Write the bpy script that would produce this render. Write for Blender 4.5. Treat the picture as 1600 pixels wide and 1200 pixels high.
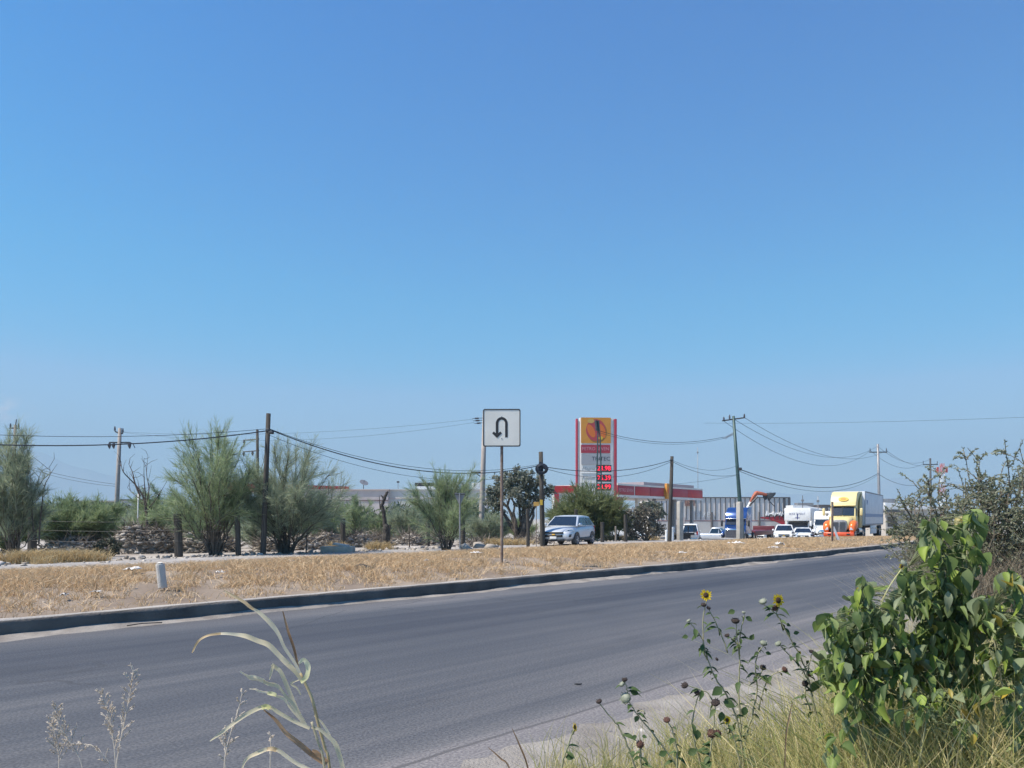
import bpy, math, random
import numpy as np
from mathutils import Vector, Matrix

for o in list(bpy.data.objects):
    bpy.data.objects.remove(o)
sc = bpy.context.scene
COL = sc.collection
R = math.radians
random.seed(7)

# ------------------------------------------------------------------ camera
F = 1230.0        # focal length in photo pixels (1600 wide)
HZ = 810.0        # horizon row
CH = 1.35         # eye height above the carriageway
cam_d = bpy.data.cameras.new('Camera')
cam = bpy.data.objects.new('Camera', cam_d)
COL.objects.link(cam)
cam.location = (0, 0, CH)
cam.rotation_euler = (R(90), 0, 0)
cam_d.sensor_width = 36.0
cam_d.lens = F / 1600 * 36.0
cam_d.shift_y = (HZ - 600) / 1600
cam_d.clip_start = 0.05
cam_d.clip_end = 40000
sc.camera = cam
sc.render.resolution_x, sc.render.resolution_y = 1024, 768

# ------------------------------------------------------------------ world, sun, exposure
SUN_EL, SUN_AZ = 57.0, 255.0          # azimuth clockwise from +Y
W = bpy.data.worlds.new('World')
sc.world = W
W.use_nodes = True
wn, wl = W.node_tree.nodes, W.node_tree.links
wn.clear()
sky = wn.new('ShaderNodeTexSky')
sky.sky_type = 'NISHITA'
sky.sun_disc = False
sky.sun_elevation = R(SUN_EL)
sky.sun_rotation = R(SUN_AZ)
sky.altitude = 300
sky.air_density = 1.0
sky.dust_density = 0.5
sky.ozone_density = 1.2
hsv = wn.new('ShaderNodeHueSaturation')
hsv.inputs['Saturation'].default_value = 1.48
hsv.inputs['Value'].default_value = 1.12
hsv.inputs['Hue'].default_value = 0.499
bg = wn.new('ShaderNodeBackground')
bg.inputs['Strength'].default_value = 0.098
wo = wn.new('ShaderNodeOutputWorld')
wl.new(sky.outputs[0], hsv.inputs['Color'])
# the upper sky of this clear day is a deeper blue than the model gives: damp red and green where they are weak
spc = wn.new('ShaderNodeSeparateColor'); cbc = wn.new('ShaderNodeCombineColor')
wl.new(hsv.outputs[0], spc.inputs[0])
def damp(i, ref, p, lo):
    d = wn.new('ShaderNodeMath'); d.operation = 'DIVIDE'; d.inputs[1].default_value = ref; d.use_clamp = True
    q = wn.new('ShaderNodeMath'); q.operation = 'POWER'; q.inputs[1].default_value = p
    k = wn.new('ShaderNodeMath'); k.operation = 'MULTIPLY'
    mxn = wn.new('ShaderNodeMath'); mxn.operation = 'MAXIMUM'; mxn.inputs[1].default_value = lo
    wl.new(spc.outputs[i], d.inputs[0]); wl.new(d.outputs[0], mxn.inputs[0]); wl.new(mxn.outputs[0], q.inputs[0]); wl.new(q.outputs[0], k.inputs[0]); wl.new(spc.outputs[i], k.inputs[1])
    wl.new(k.outputs[0], cbc.inputs[i])
damp(0, 1.72, 2.5, .22); damp(1, 2.45, .34, .40)
wl.new(spc.outputs[2], cbc.inputs[2])
# one small cloud low in the far left of the sky
def vmath(op, a, b=None):
    x = wn.new('ShaderNodeVectorMath'); x.operation = op
    for q, v in enumerate((a, b)):
        if v is None: continue
        if isinstance(v, tuple): x.inputs[q].default_value = v
        else: wl.new(v, x.inputs[q])
    return x
wtc = wn.new('ShaderNodeTexCoord')
cd = Vector(((4 - 800) / F, 1.0, (HZ - 640) / F)).normalized()
rel = vmath('SUBTRACT', wtc.outputs['Generated'], tuple(cd)).outputs[0]
dst = vmath('LENGTH', vmath('MULTIPLY', rel, (1.0, 1.0, 1.9)).outputs[0]).outputs['Value']
cnz = wn.new('ShaderNodeTexNoise'); cnz.inputs['Scale'].default_value = 55; cnz.inputs['Detail'].default_value = 6
wl.new(vmath('MULTIPLY', wtc.outputs['Generated'], (1, 1, 1.5)).outputs[0], cnz.inputs['Vector'])
cmr = wn.new('ShaderNodeMapRange'); cmr.inputs[1].default_value = .034; cmr.inputs[2].default_value = .004; cmr.inputs[3].default_value = 0; cmr.inputs[4].default_value = .9
wl.new(dst, cmr.inputs[0])
cm2 = wn.new('ShaderNodeMapRange'); cm2.inputs[1].default_value = .40; cm2.inputs[2].default_value = .62
wl.new(cnz.outputs[0], cm2.inputs[0])
cml = wn.new('ShaderNodeMath'); cml.operation = 'MULTIPLY'; wl.new(cmr.outputs[0], cml.inputs[0]); wl.new(cm2.outputs[0], cml.inputs[1])
cmx = wn.new('ShaderNodeMix'); cmx.data_type = 'RGBA'; cmx.inputs[7].default_value = (8.5, 7.6, 7.4, 1)
wl.new(cml.outputs[0], cmx.inputs[0]); wl.new(cbc.outputs[0], cmx.inputs[6]); wl.new(cmx.outputs[2], bg.inputs['Color'])
wl.new(bg.outputs[0], wo.inputs['Surface'])

sd = bpy.data.lights.new('Sun', 'SUN')
sd.energy = 5.0
sd.angle = R(0.5)
sd.color = (1.0, 0.92, 0.80)
sun = bpy.data.objects.new('Sun', sd)
COL.objects.link(sun)
S = Vector((math.sin(R(SUN_AZ)) * math.cos(R(SUN_EL)), math.cos(R(SUN_AZ)) * math.cos(R(SUN_EL)), math.sin(R(SUN_EL))))
sun.rotation_euler = (-S).to_track_quat('-Z', 'Y').to_euler()
sun.location = (-30, 0, 60)

sc.view_settings.view_transform = 'Standard'
sc.view_settings.look = 'None'
sc.view_settings.gamma = 1
sc.view_settings.use_curve_mapping = False
sc.view_settings.exposure = 0.82
sc.render.engine = 'CYCLES'
sc.cycles.max_bounces = 6
sc.cycles.diffuse_bounces = 3
sc.cycles.glossy_bounces = 3
sc.cycles.transmission_bounces = 4
sc.cycles.volume_bounces = 1
sc.cycles.use_denoising = True

# ------------------------------------------------------------------ helpers: placing
def X_(px, Y): return (px - 800.0) / F * Y
def Z_(py, Y): return CH - (py - HZ) / F * Y
def at(px, py, Y): return Vector((X_(px, Y), Y, Z_(py, Y)))

def sstep(t):
    t = np.clip(t, 0, 1)
    return t * t * (3 - 2 * t)

# kerb line: heading (from +Y towards +X) as a function of distance s along it
_ds = 0.5
_s = np.arange(0, 240, _ds)
_th = np.radians(41.7 - 4.2 * sstep((_s - 8) / 26) - 4.5 * sstep((_s - 34) / 50) - 4 * sstep((_s - 90) / 60))
KX = -2.11 + np.concatenate([[0], np.cumsum(np.sin(_th) * _ds)[:-1]])
KY = 12.97 + np.concatenate([[0], np.cumsum(np.cos(_th) * _ds)[:-1]])
_sb = np.arange(-60, 0, _ds)
KX = np.concatenate([-2.11 + _sb * math.sin(R(41.7)), KX])
KY = np.concatenate([12.97 + _sb * math.cos(R(41.7)), KY])
KS = np.concatenate([_sb, _s])
KT = np.concatenate([np.full(len(_sb), R(41.7)), _th])

def P(s, off):
    """point at distance s along the kerb, off metres beyond it (away from the camera)"""
    x = np.interp(s, KS, KX); y = np.interp(s, KS, KY); t = np.interp(s, KS, KT)
    return x - np.cos(t) * off, y + np.sin(t) * off

def so(x, y):
    """(s, off) of a point"""
    x = np.atleast_1d(np.asarray(x, float)); y = np.atleast_1d(np.asarray(y, float))
    d = (x[:, None] - KX[None]) ** 2 + (y[:, None] - KY[None]) ** 2
    i = d.argmin(1)
    t = KT[i]
    off = -(x - KX[i]) * np.cos(t) + (y - KY[i]) * np.sin(t)
    s = KS[i] + (x - KX[i]) * np.sin(t) + (y - KY[i]) * np.cos(t)
    return s, off

def gbase(y):
    return -1.6 * sstep((np.asarray(y, float) - 45) / 55)

def med(off, s=0.0):
    f = 1 - .55 * sstep((np.asarray(s, float) - 10) / 26) * sstep((np.asarray(off, float) - .2) / 1.5)
    return f * np.interp(off, [-.01, 0, 0.2, 2.2, 4.0, 6.5, 10.6, 10.8], [0, .17, .17, .33, .37, .28, .03, 0.0])

def gh(x, y):
    s, off = so(x, y)
    r = gbase(y) + np.where((off > 0) & (off < 10.8), med(off, s), -.03)
    return float(r[0]) if r.size == 1 else r

# ------------------------------------------------------------------ helpers: materials
MATS = {}
def mat(name, col, rough=.8, metal=0.0, col2=None, scale=6.0, bump=0.0, bscale=40.0, spec=.5, detail=4, emit=None, coords='Object', stretch=None, island=None, trans=0.0, contrast=(.35, .65)):
    if name in MATS: return MATS[name]
    m = bpy.data.materials.new(name); m.use_nodes = True
    n, l = m.node_tree.nodes, m.node_tree.links
    b = n['Principled BSDF']
    b.inputs['Roughness'].default_value = rough
    b.inputs['Metallic'].default_value = metal
    b.inputs['Specular IOR Level'].default_value = spec
    b.inputs['Base Color'].default_value = (*col, 1)
    tc = n.new('ShaderNodeTexCoord')
    src = tc.outputs[coords]
    if stretch:
        mp = n.new('ShaderNodeMapping'); mp.inputs['Scale'].default_value = stretch
        l.new(src, mp.inputs[0]); src = mp.outputs[0]
    out = None
    if col2 is not None:
        nz = n.new('ShaderNodeTexNoise'); nz.inputs['Scale'].default_value = scale; nz.inputs['Detail'].default_value = detail
        l.new(src, nz.inputs['Vector'])
        rp = n.new('ShaderNodeMapRange'); rp.inputs['From Min'].default_value = contrast[0]; rp.inputs['From Max'].default_value = contrast[1]
        l.new(nz.outputs[0], rp.inputs[0])
        mx = n.new('ShaderNodeMix'); mx.data_type = 'RGBA'
        mx.inputs[6].default_value = (*col, 1); mx.inputs[7].default_value = (*col2, 1)
        l.new(rp.outputs[0], mx.inputs[0])
        out = mx.outputs[2]
    if island is not None:
        g = n.new('ShaderNodeNewGeometry')
        cr = n.new('ShaderNodeValToRGB')
        els = cr.color_ramp.elements
        k = len(island)
        els[0].position = 0; els[0].color = (*island[0], 1)
        els[1].position = 1; els[1].color = (*island[-1], 1)
        for i in range(1, k - 1):
            e = els.new(i / (k - 1)); e.color = (*island[i], 1)
        l.new(g.outputs['Random Per Island'], cr.inputs[0])
        if out is None: out = cr.outputs[0]
        else:
            mx2 = n.new('ShaderNodeMix'); mx2.data_type = 'RGBA'; mx2.inputs[0].default_value = .5
            l.new(cr.outputs[0], mx2.inputs[6]); l.new(out, mx2.inputs[7]); out = mx2.outputs[2]
    if out is not None:
        l.new(out, b.inputs['Base Color'])
    if bump:
        nb = n.new('ShaderNodeTexNoise'); nb.inputs['Scale'].default_value = bscale; nb.inputs['Detail'].default_value = 5
        l.new(src, nb.inputs['Vector'])
        bp = n.new('ShaderNodeBump'); bp.inputs['Strength'].default_value = bump; bp.inputs['Distance'].default_value = .02
        l.new(nb.outputs[0], bp.inputs['Height']); l.new(bp.outputs[0], b.inputs['Normal'])
    if emit:
        b.inputs['Emission Color'].default_value = (*emit[0], 1); b.inputs['Emission Strength'].default_value = emit[1]
    if trans:
        t = n.new('ShaderNodeBsdfTranslucent')
        if out is not None: l.new(out, t.inputs['Color'])
        else: t.inputs['Color'].default_value = (*col, 1)
        ms = n.new('ShaderNodeMixShader'); ms.inputs[0].default_value = trans
        l.new(b.outputs[0], ms.inputs[1]); l.new(t.outputs[0], ms.inputs[2])
        l.new(ms.outputs[0], n['Material Output'].inputs['Surface'])
    MATS[name] = m
    return m

# ------------------------------------------------------------------ helpers: meshes and things
def fast_mesh(name, V, faces, material, parent=None, world=True, smooth=False, uv=None):
    """faces: list of int arrays (n,3) or (n,4)"""
    V = np.asarray(V, np.float32).reshape(-1, 3)
    if parent is not None and world:
        V = V - np.array(parent.location, np.float32)
    me = bpy.data.meshes.new(name)
    me.vertices.add(len(V)); me.vertices.foreach_set('co', V.ravel())
    idx = np.concatenate([np.asarray(f, np.int32).ravel() for f in faces])
    tot = np.concatenate([np.full(len(f), np.asarray(f).shape[1], np.int32) for f in faces])
    st = np.concatenate([[0], np.cumsum(tot)[:-1]]).astype(np.int32)
    me.loops.add(len(idx)); me.loops.foreach_set('vertex_index', idx)
    me.polygons.add(len(tot)); me.polygons.foreach_set('loop_start', st)
    if smooth: me.polygons.foreach_set('use_smooth', np.ones(len(tot), bool))
    me.update(calc_edges=True)
    if uv is not None:
        u = me.uv_layers.new(name='UVMap')
        u.data.foreach_set('uv', np.asarray(uv, np.float32)[idx].ravel())
    me.materials.append(material)
    o = bpy.data.objects.new(name, me); COL.objects.link(o)
    if parent is not None: o.parent = parent
    return o

class MB:
    def __init__(s): s.v = []; s.f = []
    def add(s, vs, fs):
        k = len(s.v); s.v += [tuple(v) for v in vs]; s.f += [tuple(i + k for i in f) for f in fs]; return s
    def box(s, c, d, M=None):
        x, y, z = d[0] / 2, d[1] / 2, d[2] / 2
        vs = [Vector((sx * x, sy * y, sz * z)) for sz in (-1, 1) for sy in (-1, 1) for sx in (-1, 1)]
        if M is not None: vs = [M @ v for v in vs]
        vs = [v + Vector(c) for v in vs]
        return s.add(vs, [(0, 2, 3, 1), (4, 5, 7, 6), (0, 1, 5, 4), (2, 6, 7, 3), (0, 4, 6, 2), (1, 3, 7, 5)])
    def prism(s, poly, a, b, M=None):
        """poly: list of 3-vectors in a plane; a, b: offset vectors of the two ends"""
        n = len(poly); a = Vector(a); b = Vector(b)
        vs = [Vector(p) + a for p in poly] + [Vector(p) + b for p in poly]
        if M is not None: vs = [M @ v for v in vs]
        return s.add(vs, [tuple(range(n))[::-1], tuple(range(n, 2 * n))] + [(i, (i + 1) % n, n + (i + 1) % n, n + i) for i in range(n)])
    def tube(s, pts, rad, n=6, caps=True):
        pts = [Vector(p) for p in pts]
        if not isinstance(rad, (list, tuple)): rad = [rad] * len(pts)
        vs = []; ref = None
        for i, p in enumerate(pts):
            t = (pts[min(i + 1, len(pts) - 1)] - pts[max(i - 1, 0)])
            if t.length < 1e-9: t = Vector((0, 0, 1))
            t.normalize()
            if ref is None: ref = Vector((1, 0, 0)) if abs(t.x) < .8 else Vector((0, 1, 0))
            a = ref - t * ref.dot(t)
            if a.length < 1e-6: a = t.orthogonal()
            a.normalize(); ref = a; b = t.cross(a)
            for k in range(n):
                w = 2 * math.pi * k / n
                vs.append(p + a * (rad[i] * math.cos(w)) + b * (rad[i] * math.sin(w)))
        fs = []
        for i in range(len(pts) - 1):
            for k in range(n):
                fs.append((i * n + k, i * n + (k + 1) % n, (i + 1) * n + (k + 1) % n, (i + 1) * n + k))
        if caps:
            fs.append(tuple(range(n))[::-1]); fs.append(tuple((len(pts) - 1) * n + k for k in range(n)))
        return s.add(vs, fs)
    def lathe(s, prof, c, ax, n=20):
        """prof: (distance along ax, radius)"""
        ax = Vector(ax).normalized(); a = ax.orthogonal().normalized(); b = ax.cross(a); c = Vector(c)
        vs = [c + ax * h + a * (r * math.cos(2 * math.pi * k / n)) + b * (r * math.sin(2 * math.pi * k / n)) for h, r in prof for k in range(n)]
        fs = [(i * n + k, i * n + (k + 1) % n, (i + 1) * n + (k + 1) % n, (i + 1) * n + k) for i in range(len(prof) - 1) for k in range(n)]
        fs += [tuple(range(n))[::-1], tuple((len(prof) - 1) * n + k for k in range(n))]
        return s.add(vs, fs)
    def loft(s, rings, closed=True):
        n = len(rings[0]); vs = [v for r in rings for v in r]
        fs = [(i * n + k, i * n + (k + 1) % n, (i + 1) * n + (k + 1) % n, (i + 1) * n + k) for i in range(len(rings) - 1) for k in range(n if closed else n - 1)]
        if closed: fs += [tuple(range(n))[::-1], tuple((len(rings) - 1) * n + k for k in range(n))]
        return s.add(vs, fs)
    def build(s, name, m, parent=None, world=False, smooth=False, bevel=0, sub=0, seg=2):
        vs = s.v
        if parent is not None and world:
            L = Vector(parent.location); vs = [Vector(v) - L for v in vs]
        me = bpy.data.meshes.new(name)
        me.from_pydata([tuple(v) for v in vs], [], s.f)
        me.update()
        import bmesh
        bm = bmesh.new(); bm.from_mesh(me); bmesh.ops.recalc_face_normals(bm, faces=bm.faces); bm.to_mesh(me); bm.free()
        me.materials.append(m)
        if smooth or bevel or sub:
            for p in me.polygons: p.use_smooth = True
        o = bpy.data.objects.new(name, me); COL.objects.link(o)
        if parent is not None: o.parent = parent
        if bevel:
            b = o.modifiers.new('Bevel', 'BEVEL'); b.width = bevel; b.segments = seg; b.limit_method = 'ANGLE'; b.angle_limit = R(28)
            b.harden_normals = False
        if sub:
            u = o.modifiers.new('Subdivision', 'SUBSURF'); u.levels = sub; u.render_levels = sub
        return o

def thing(name, label, cat, loc=(0, 0, 0), rotz=0.0, group=None):
    o = bpy.data.objects.new(name, None); COL.objects.link(o)
    o.location = loc; o.rotation_euler = (0, 0, rotz); o.empty_display_size = .2
    o['label'] = label; o['category'] = cat
    if group: o['group'] = group
    return o
def tag(o, label, cat, group=None):
    o['label'] = label; o['category'] = cat
    if group: o['group'] = group
    return o
def structure(o): o['kind'] = 'structure'; return o
def stuff(o, label, cat): o['kind'] = 'stuff'; o['label'] = label; o['category'] = cat; return o

def orient(n, up=(0, 0, 1)):
    n = Vector(n).normalized(); u = Vector(up); u = (u - n * u.dot(n)).normalized(); r = u.cross(n)
    return Matrix(((r.x, u.x, n.x), (r.y, u.y, n.y), (r.z, u.z, n.z)))

def text(name, s, size, m, parent, c, n, width=None, depth=.006, up=(0, 0, 1), shear=0, sx=1):
    """lettering as a mesh, centred at c on a face whose normal is n (parent space)"""
    cu = bpy.data.curves.new(name, 'FONT'); cu.body = s; cu.size = size; cu.extrude = depth / 2
    cu.align_x = 'CENTER'; cu.align_y = 'CENTER'; cu.shear = shear
    to = bpy.data.objects.new(name, cu); COL.objects.link(to)
    dg = bpy.context.evaluated_depsgraph_get()
    me = bpy.data.meshes.new_from_object(to.evaluated_get(dg))
    bpy.data.objects.remove(to); bpy.data.curves.remove(cu)
    me.name = name
    xs = [v.co.x for v in me.vertices]
    k = (width / (max(xs) - min(xs))) if width else sx
    M = orient(n, up)
    for v in me.vertices:
        v.co = M @ Vector((v.co.x * k, v.co.y, v.co.z)) + Vector(c)
    me.materials.clear(); me.materials.append(m)
    o = bpy.data.objects.new(name, me); COL.objects.link(o); o.parent = parent
    return o

def plate(name, poly, c, n, th, m, parent, bevel=0, up=(0, 0, 1)):
    """flat plate: poly in (right, up) metres about c, on a face with normal n, th thick outward"""
    M = orient(n, up); c = Vector(c)
    pts = [c + M @ Vector((a, b, 0)) for a, b in poly]
    return MB().prism(pts, (0, 0, 0), Vector(n).normalized() * th).build(name, m, parent, bevel=bevel)

def rect(w, h, cx=0, cy=0): return [(cx - w / 2, cy - h / 2), (cx + w / 2, cy - h / 2), (cx + w / 2, cy + h / 2), (cx - w / 2, cy + h / 2)]
def rrect(w, h, r, cx=0, cy=0, k=5):
    out = []
    for qx, qy, a0 in ((1, 1, 0), (-1, 1, 90), (-1, -1, 180), (1, -1, 270)):
        for i in range(k):
            a = R(a0 + 90 * i / (k - 1)); out.append((cx + qx * (w / 2 - r) + r * math.cos(a), cy + qy * (h / 2 - r) + r * math.sin(a)))
    return out
def disc(rx, ry=None, cx=0, cy=0, k=24, rot=0):
    ry = ry or rx; c, s_ = math.cos(rot), math.sin(rot)
    return [(cx + rx * math.cos(2 * math.pi * i / k) * c - ry * math.sin(2 * math.pi * i / k) * s_, cy + rx * math.cos(2 * math.pi * i / k) * s_ + ry * math.sin(2 * math.pi * i / k) * c) for i in range(k)]

def crom(pts, k=6):
    """smooth curve through points (any dimension)"""
    p = np.asarray(pts, float); n = len(p); out = []
    for i in range(n - 1):
        a, b, c, d = p[max(i - 1, 0)], p[i], p[i + 1], p[min(i + 2, n - 1)]
        for j in range(k):
            t = j / k
            out.append(.5 * ((2 * b) + (-a + c) * t + (2 * a - 5 * b + 4 * c - d) * t * t + (-a + 3 * b - 3 * c + d) * t ** 3))
    out.append(p[-1]); return np.array(out)

# ================================================================== SETTING
def strip(name, s0, s1, ds, offs, zf, m, jag=None, smooth=True):
    ss = np.arange(s0, s1 + ds / 2, ds); offs = np.asarray(offs, float)
    SS, OO = np.meshgrid(ss, offs, indexing='ij')
    if jag is not None: OO = jag(SS, OO)
    x, y = P(SS.ravel(), OO.ravel())
    z = gbase(y) + zf(SS.ravel(), OO.ravel())
    V = np.stack([x, y, z], 1)
    n, k = len(ss), len(offs)
    i, j = np.meshgrid(np.arange(n - 1), np.arange(k - 1), indexing='ij'); i = i.ravel(); j = j.ravel()
    Q = np.stack([i * k + j, i * k + j + 1, (i + 1) * k + j + 1, (i + 1) * k + j], 1)[:, ::-1]
    return fast_mesh(name, V, [Q], m, smooth=smooth, uv=np.stack([SS.ravel(), OO.ravel()], 1))

def noise1(x, seed, f):
    rr = np.random.RandomState(seed); ph = rr.rand(6) * 6.28; fr = f * (1.7 ** np.arange(6)) * (0.8 + .4 * rr.rand(6))
    return sum(np.sin(np.asarray(x) * fr[k] + ph[k]) / 1.5 ** k for k in range(6)) / 2.5

# asphalt ------------------------------------------------------------
def asphalt():
    m = bpy.data.materials.new('asphalt'); m.use_nodes = True
    n, l = m.node_tree.nodes, m.node_tree.links; b = n['Principled BSDF']
    tc = n.new('ShaderNodeTexCoord')
    def noise(scale, stretch, detail=5):
        mp = n.new('ShaderNodeMapping'); mp.inputs['Scale'].default_value = (*stretch, 1); l.new(tc.outputs['UV'], mp.inputs[0])
        z = n.new('ShaderNodeTexNoise'); z.inputs['Scale'].default_value = scale; z.inputs['Detail'].default_value = detail
        l.new(mp.outputs[0], z.inputs['Vector']); return z.outputs[0]
    def rng(src, a, b_, c=0.0, d=1.0):
        r = n.new('ShaderNodeMapRange'); r.inputs[1].default_value = a; r.inputs[2].default_value = b_; r.inputs[3].default_value = c; r.inputs[4].default_value = d
        l.new(src, r.inputs[0]); return r.outputs[0]
    def mix(f, a, b_, mode='MIX'):
        x = n.new('ShaderNodeMix'); x.data_type = 'RGBA'; x.blend_type = mode
        for s_, v in ((0, f), (6, a), (7, b_)):
            if isinstance(v, (int, float)): x.inputs[s_].default_value = v
            elif isinstance(v, tuple): x.inputs[s_].default_value = (*v, 1)
            else: l.new(v, x.inputs[s_])
        return x.outputs[2]
    def math_(op, a, b_):
        x = n.new('ShaderNodeMath'); x.operation = op
        for s_, v in ((0, a), (1, b_)):
            if isinstance(v, (int, float)): x.inputs[s_].default_value = v
            else: l.new(v, x.inputs[s_])
        return x.outputs[0]
    sep = n.new('ShaderNodeSeparateXYZ'); l.new(tc.outputs['UV'], sep.inputs[0]); v = sep.outputs[1]
    streak = noise(1.0, (.05, 2.2)); streak2 = noise(1.0, (.02, 6.0)); patch = noise(.35, (.35, 1)); grain = noise(55, (1, 1), 5)
    wob = math_('ADD', v, rng(noise(.25, (.5, .3), 3), 0, 1, -.35, .35))
    # wear across the carriageway: tarry dark bands where the far lane runs, paler towards the near edge
    cr = n.new('ShaderNodeValToRGB'); el = cr.color_ramp.elements
    stops = [(0.0, .40), (.035, .62), (.09, .72), (.16, .36), (.23, .10), (.29, .24), (.345, .08), (.40, .30), (.47, .46), (.56, .52), (.66, .50), (.78, .62), (.88, .76), (.945, .97), (1.0, .92)]
    el[0].position = 0; el[0].color = (stops[0][1],) * 3 + (1,); el[1].position = 1; el[1].color = (stops[-1][1],) * 3 + (1,)
    for p_, c_ in stops[1:-1]: e = el.new(p_); e.color = (c_, c_, c_, 1)
    l.new(rng(wob, 0, -7.36), cr.inputs[0])
    w = cr.outputs[0]
    w = math_('ADD', w, rng(streak, .3, .7, -.16, .16)); w = math_('ADD', w, rng(streak2, .3, .7, -.10, .10)); w = math_('ADD', w, rng(patch, .3, .7, -.16, .16))
    col = n.new('ShaderNodeValToRGB'); e = col.color_ramp.elements
    e[0].position = 0.0; e[0].color = (.048, .052, .066, 1); e[1].position = 1.0; e[1].color = (.24, .22, .215, 1)
    x = e.new(.45); x.color = (.088, .091, .101, 1); x = e.new(.75); x.color = (.150, .146, .148, 1)
    l.new(w, col.inputs[0])
    c = mix(rng(grain, .38, .62, .0, 1.0), col.outputs[0], mix(1.0, col.outputs[0], (.55, .55, .58), 'MULTIPLY'))
    # hairline cracks, only here and there, and darker tar patches
    mpv = n.new('ShaderNodeMapping'); mpv.inputs['Scale'].default_value = (.45, .8, 1); l.new(tc.outputs['UV'], mpv.inputs[0])
    dis = n.new('ShaderNodeMix'); dis.data_type = 'VECTOR'; dis.inputs[0].default_value = .12
    nzc = n.new('ShaderNodeTexNoise'); nzc.inputs['Scale'].default_value = 3; l.new(mpv.outputs[0], nzc.inputs['Vector'])
    l.new(mpv.outputs[0], dis.inputs[4]); l.new(nzc.outputs['Color'], dis.inputs[5])
    vor = n.new('ShaderNodeTexVoronoi'); vor.feature = 'DISTANCE_TO_EDGE'; vor.inputs['Scale'].default_value = 1.0; l.new(dis.outputs[1], vor.inputs['Vector'])
    crk = math_('LESS_THAN', vor.outputs['Distance'], .006)
    crk = math_('MULTIPLY', crk, rng(noise(.3, (.4, 1), 2), .52, .60, 0, .65))
    c = mix(crk, c, (.035, .035, .038))
    stain = rng(noise(.9, (.5, 1.2), 4), .60, .72, 0, .45)
    c = mix(stain, c, mix(1.0, c, (.62, .62, .64), 'MULTIPLY'))
    # the long joint near the edge
    jn = math_('ADD', v, rng(noise(1.2, (1, .2), 4), 0, 1, -.05, .05))
    line = math_('LESS_THAN', math_('ABSOLUTE', math_('ADD', jn, 6.90), 0), .016)
    c = mix(math_('MULTIPLY', line, .75), c, (.075, .07, .07))
    l.new(c, b.inputs['Base Color'])
    b.inputs['Roughness'].default_value = .72; b.inputs['Specular IOR Level'].default_value = .35
    bp = n.new('ShaderNodeBump'); bp.inputs['Strength'].default_value = .35; bp.inputs['Distance'].default_value = .006
    l.new(noise(120, (1, 1), 2), bp.inputs['Height']); l.new(bp.outputs[0], b.inputs['Normal'])
    return m

M_soil = mat('dry_soil', (.19, .15, .12), .95, col2=(.29, .235, .185), scale=.9, bump=.6, bscale=9, spec=.1, detail=8)
M_field = mat('dusty_ground', (.30, .265, .235), .95, col2=(.42, .385, .35), scale=.25, bump=.5, bscale=5, spec=.1, detail=8)
M_lane = mat('dirt_track', (.27, .255, .245), .95, col2=(.37, .35, .335), scale=.8, bump=.5, bscale=6, spec=.1, detail=8, stretch=(1, 1, 1))
M_dust = mat('drifted_dust', (.19, .17, .155), .95, col2=(.30, .275, .25), scale=2.5, bump=.7, bscale=12, spec=.1, detail=8)
M_gravel = mat('gravel_shoulder', (.21, .19, .175), .95, col2=(.32, .295, .27), scale=3.0, bump=1.0, bscale=60, spec=.15, detail=9)
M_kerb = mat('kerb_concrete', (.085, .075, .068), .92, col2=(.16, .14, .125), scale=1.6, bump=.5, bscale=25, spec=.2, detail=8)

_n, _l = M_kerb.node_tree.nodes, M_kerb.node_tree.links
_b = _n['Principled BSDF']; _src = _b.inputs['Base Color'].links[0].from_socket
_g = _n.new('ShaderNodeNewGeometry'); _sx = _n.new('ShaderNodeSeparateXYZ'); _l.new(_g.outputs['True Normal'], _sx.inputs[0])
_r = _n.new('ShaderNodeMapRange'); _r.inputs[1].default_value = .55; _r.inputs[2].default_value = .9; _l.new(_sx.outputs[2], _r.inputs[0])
_m = _n.new('ShaderNodeMix'); _m.data_type = 'RGBA'; _m.inputs[7].default_value = (.36, .33, .30, 1); _l.new(_r.outputs[0], _m.inputs[0]); _l.new(_src, _m.inputs[6]); _l.new(_m.outputs[2], _b.inputs['Base Color'])  # upward faces coloured paler, painting in the sunlight on the kerb top

# ground sheet out to the horizon
def axis(lo, hi, step, far):
    a = list(np.arange(lo, hi + .1, step)); f = [hi + 12, hi + 30, hi + 70, hi + 160, 600, 1400, 3200, far]; b = [lo - 12, lo - 30, lo - 70, lo - 160, -600, -1400, -3200, -far]
    return np.array(sorted(set([x for x in b if x < lo] + a + [x for x in f if x > hi])))
gx = axis(-40, 90, 1.5, 9400); gy = axis(-6, 130, 1.5, 9400)
gy = gy[gy > -300]
GX, GY = np.meshgrid(gx, gy, indexing='ij')
gxr, gyr = GX.ravel(), GY.ravel()
gz = gbase(gyr) - .07
near = (np.abs(gxr) < 95) & (gyr < 130)
s_, o_ = so(gxr[near], gyr[near])
bumpz = .10 * (noise1(gxr[near], 3, .7) * noise1(gyr[near], 5, .6)) * sstep((o_ - 17) / 4)
gz[near] += bumpz
n_, k_ = len(gx), len(gy)
i_, j_ = np.meshgrid(np.arange(n_ - 1), np.arange(k_ - 1), indexing='ij'); i_ = i_.ravel(); j_ = j_.ravel()
structure(fast_mesh('ground', np.stack([gxr, gyr, gz], 1), [np.stack([i_ * k_ + j_, (i_ + 1) * k_ + j_, (i_ + 1) * k_ + j_ + 1, i_ * k_ + j_ + 1], 1)], M_field, smooth=True))

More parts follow.
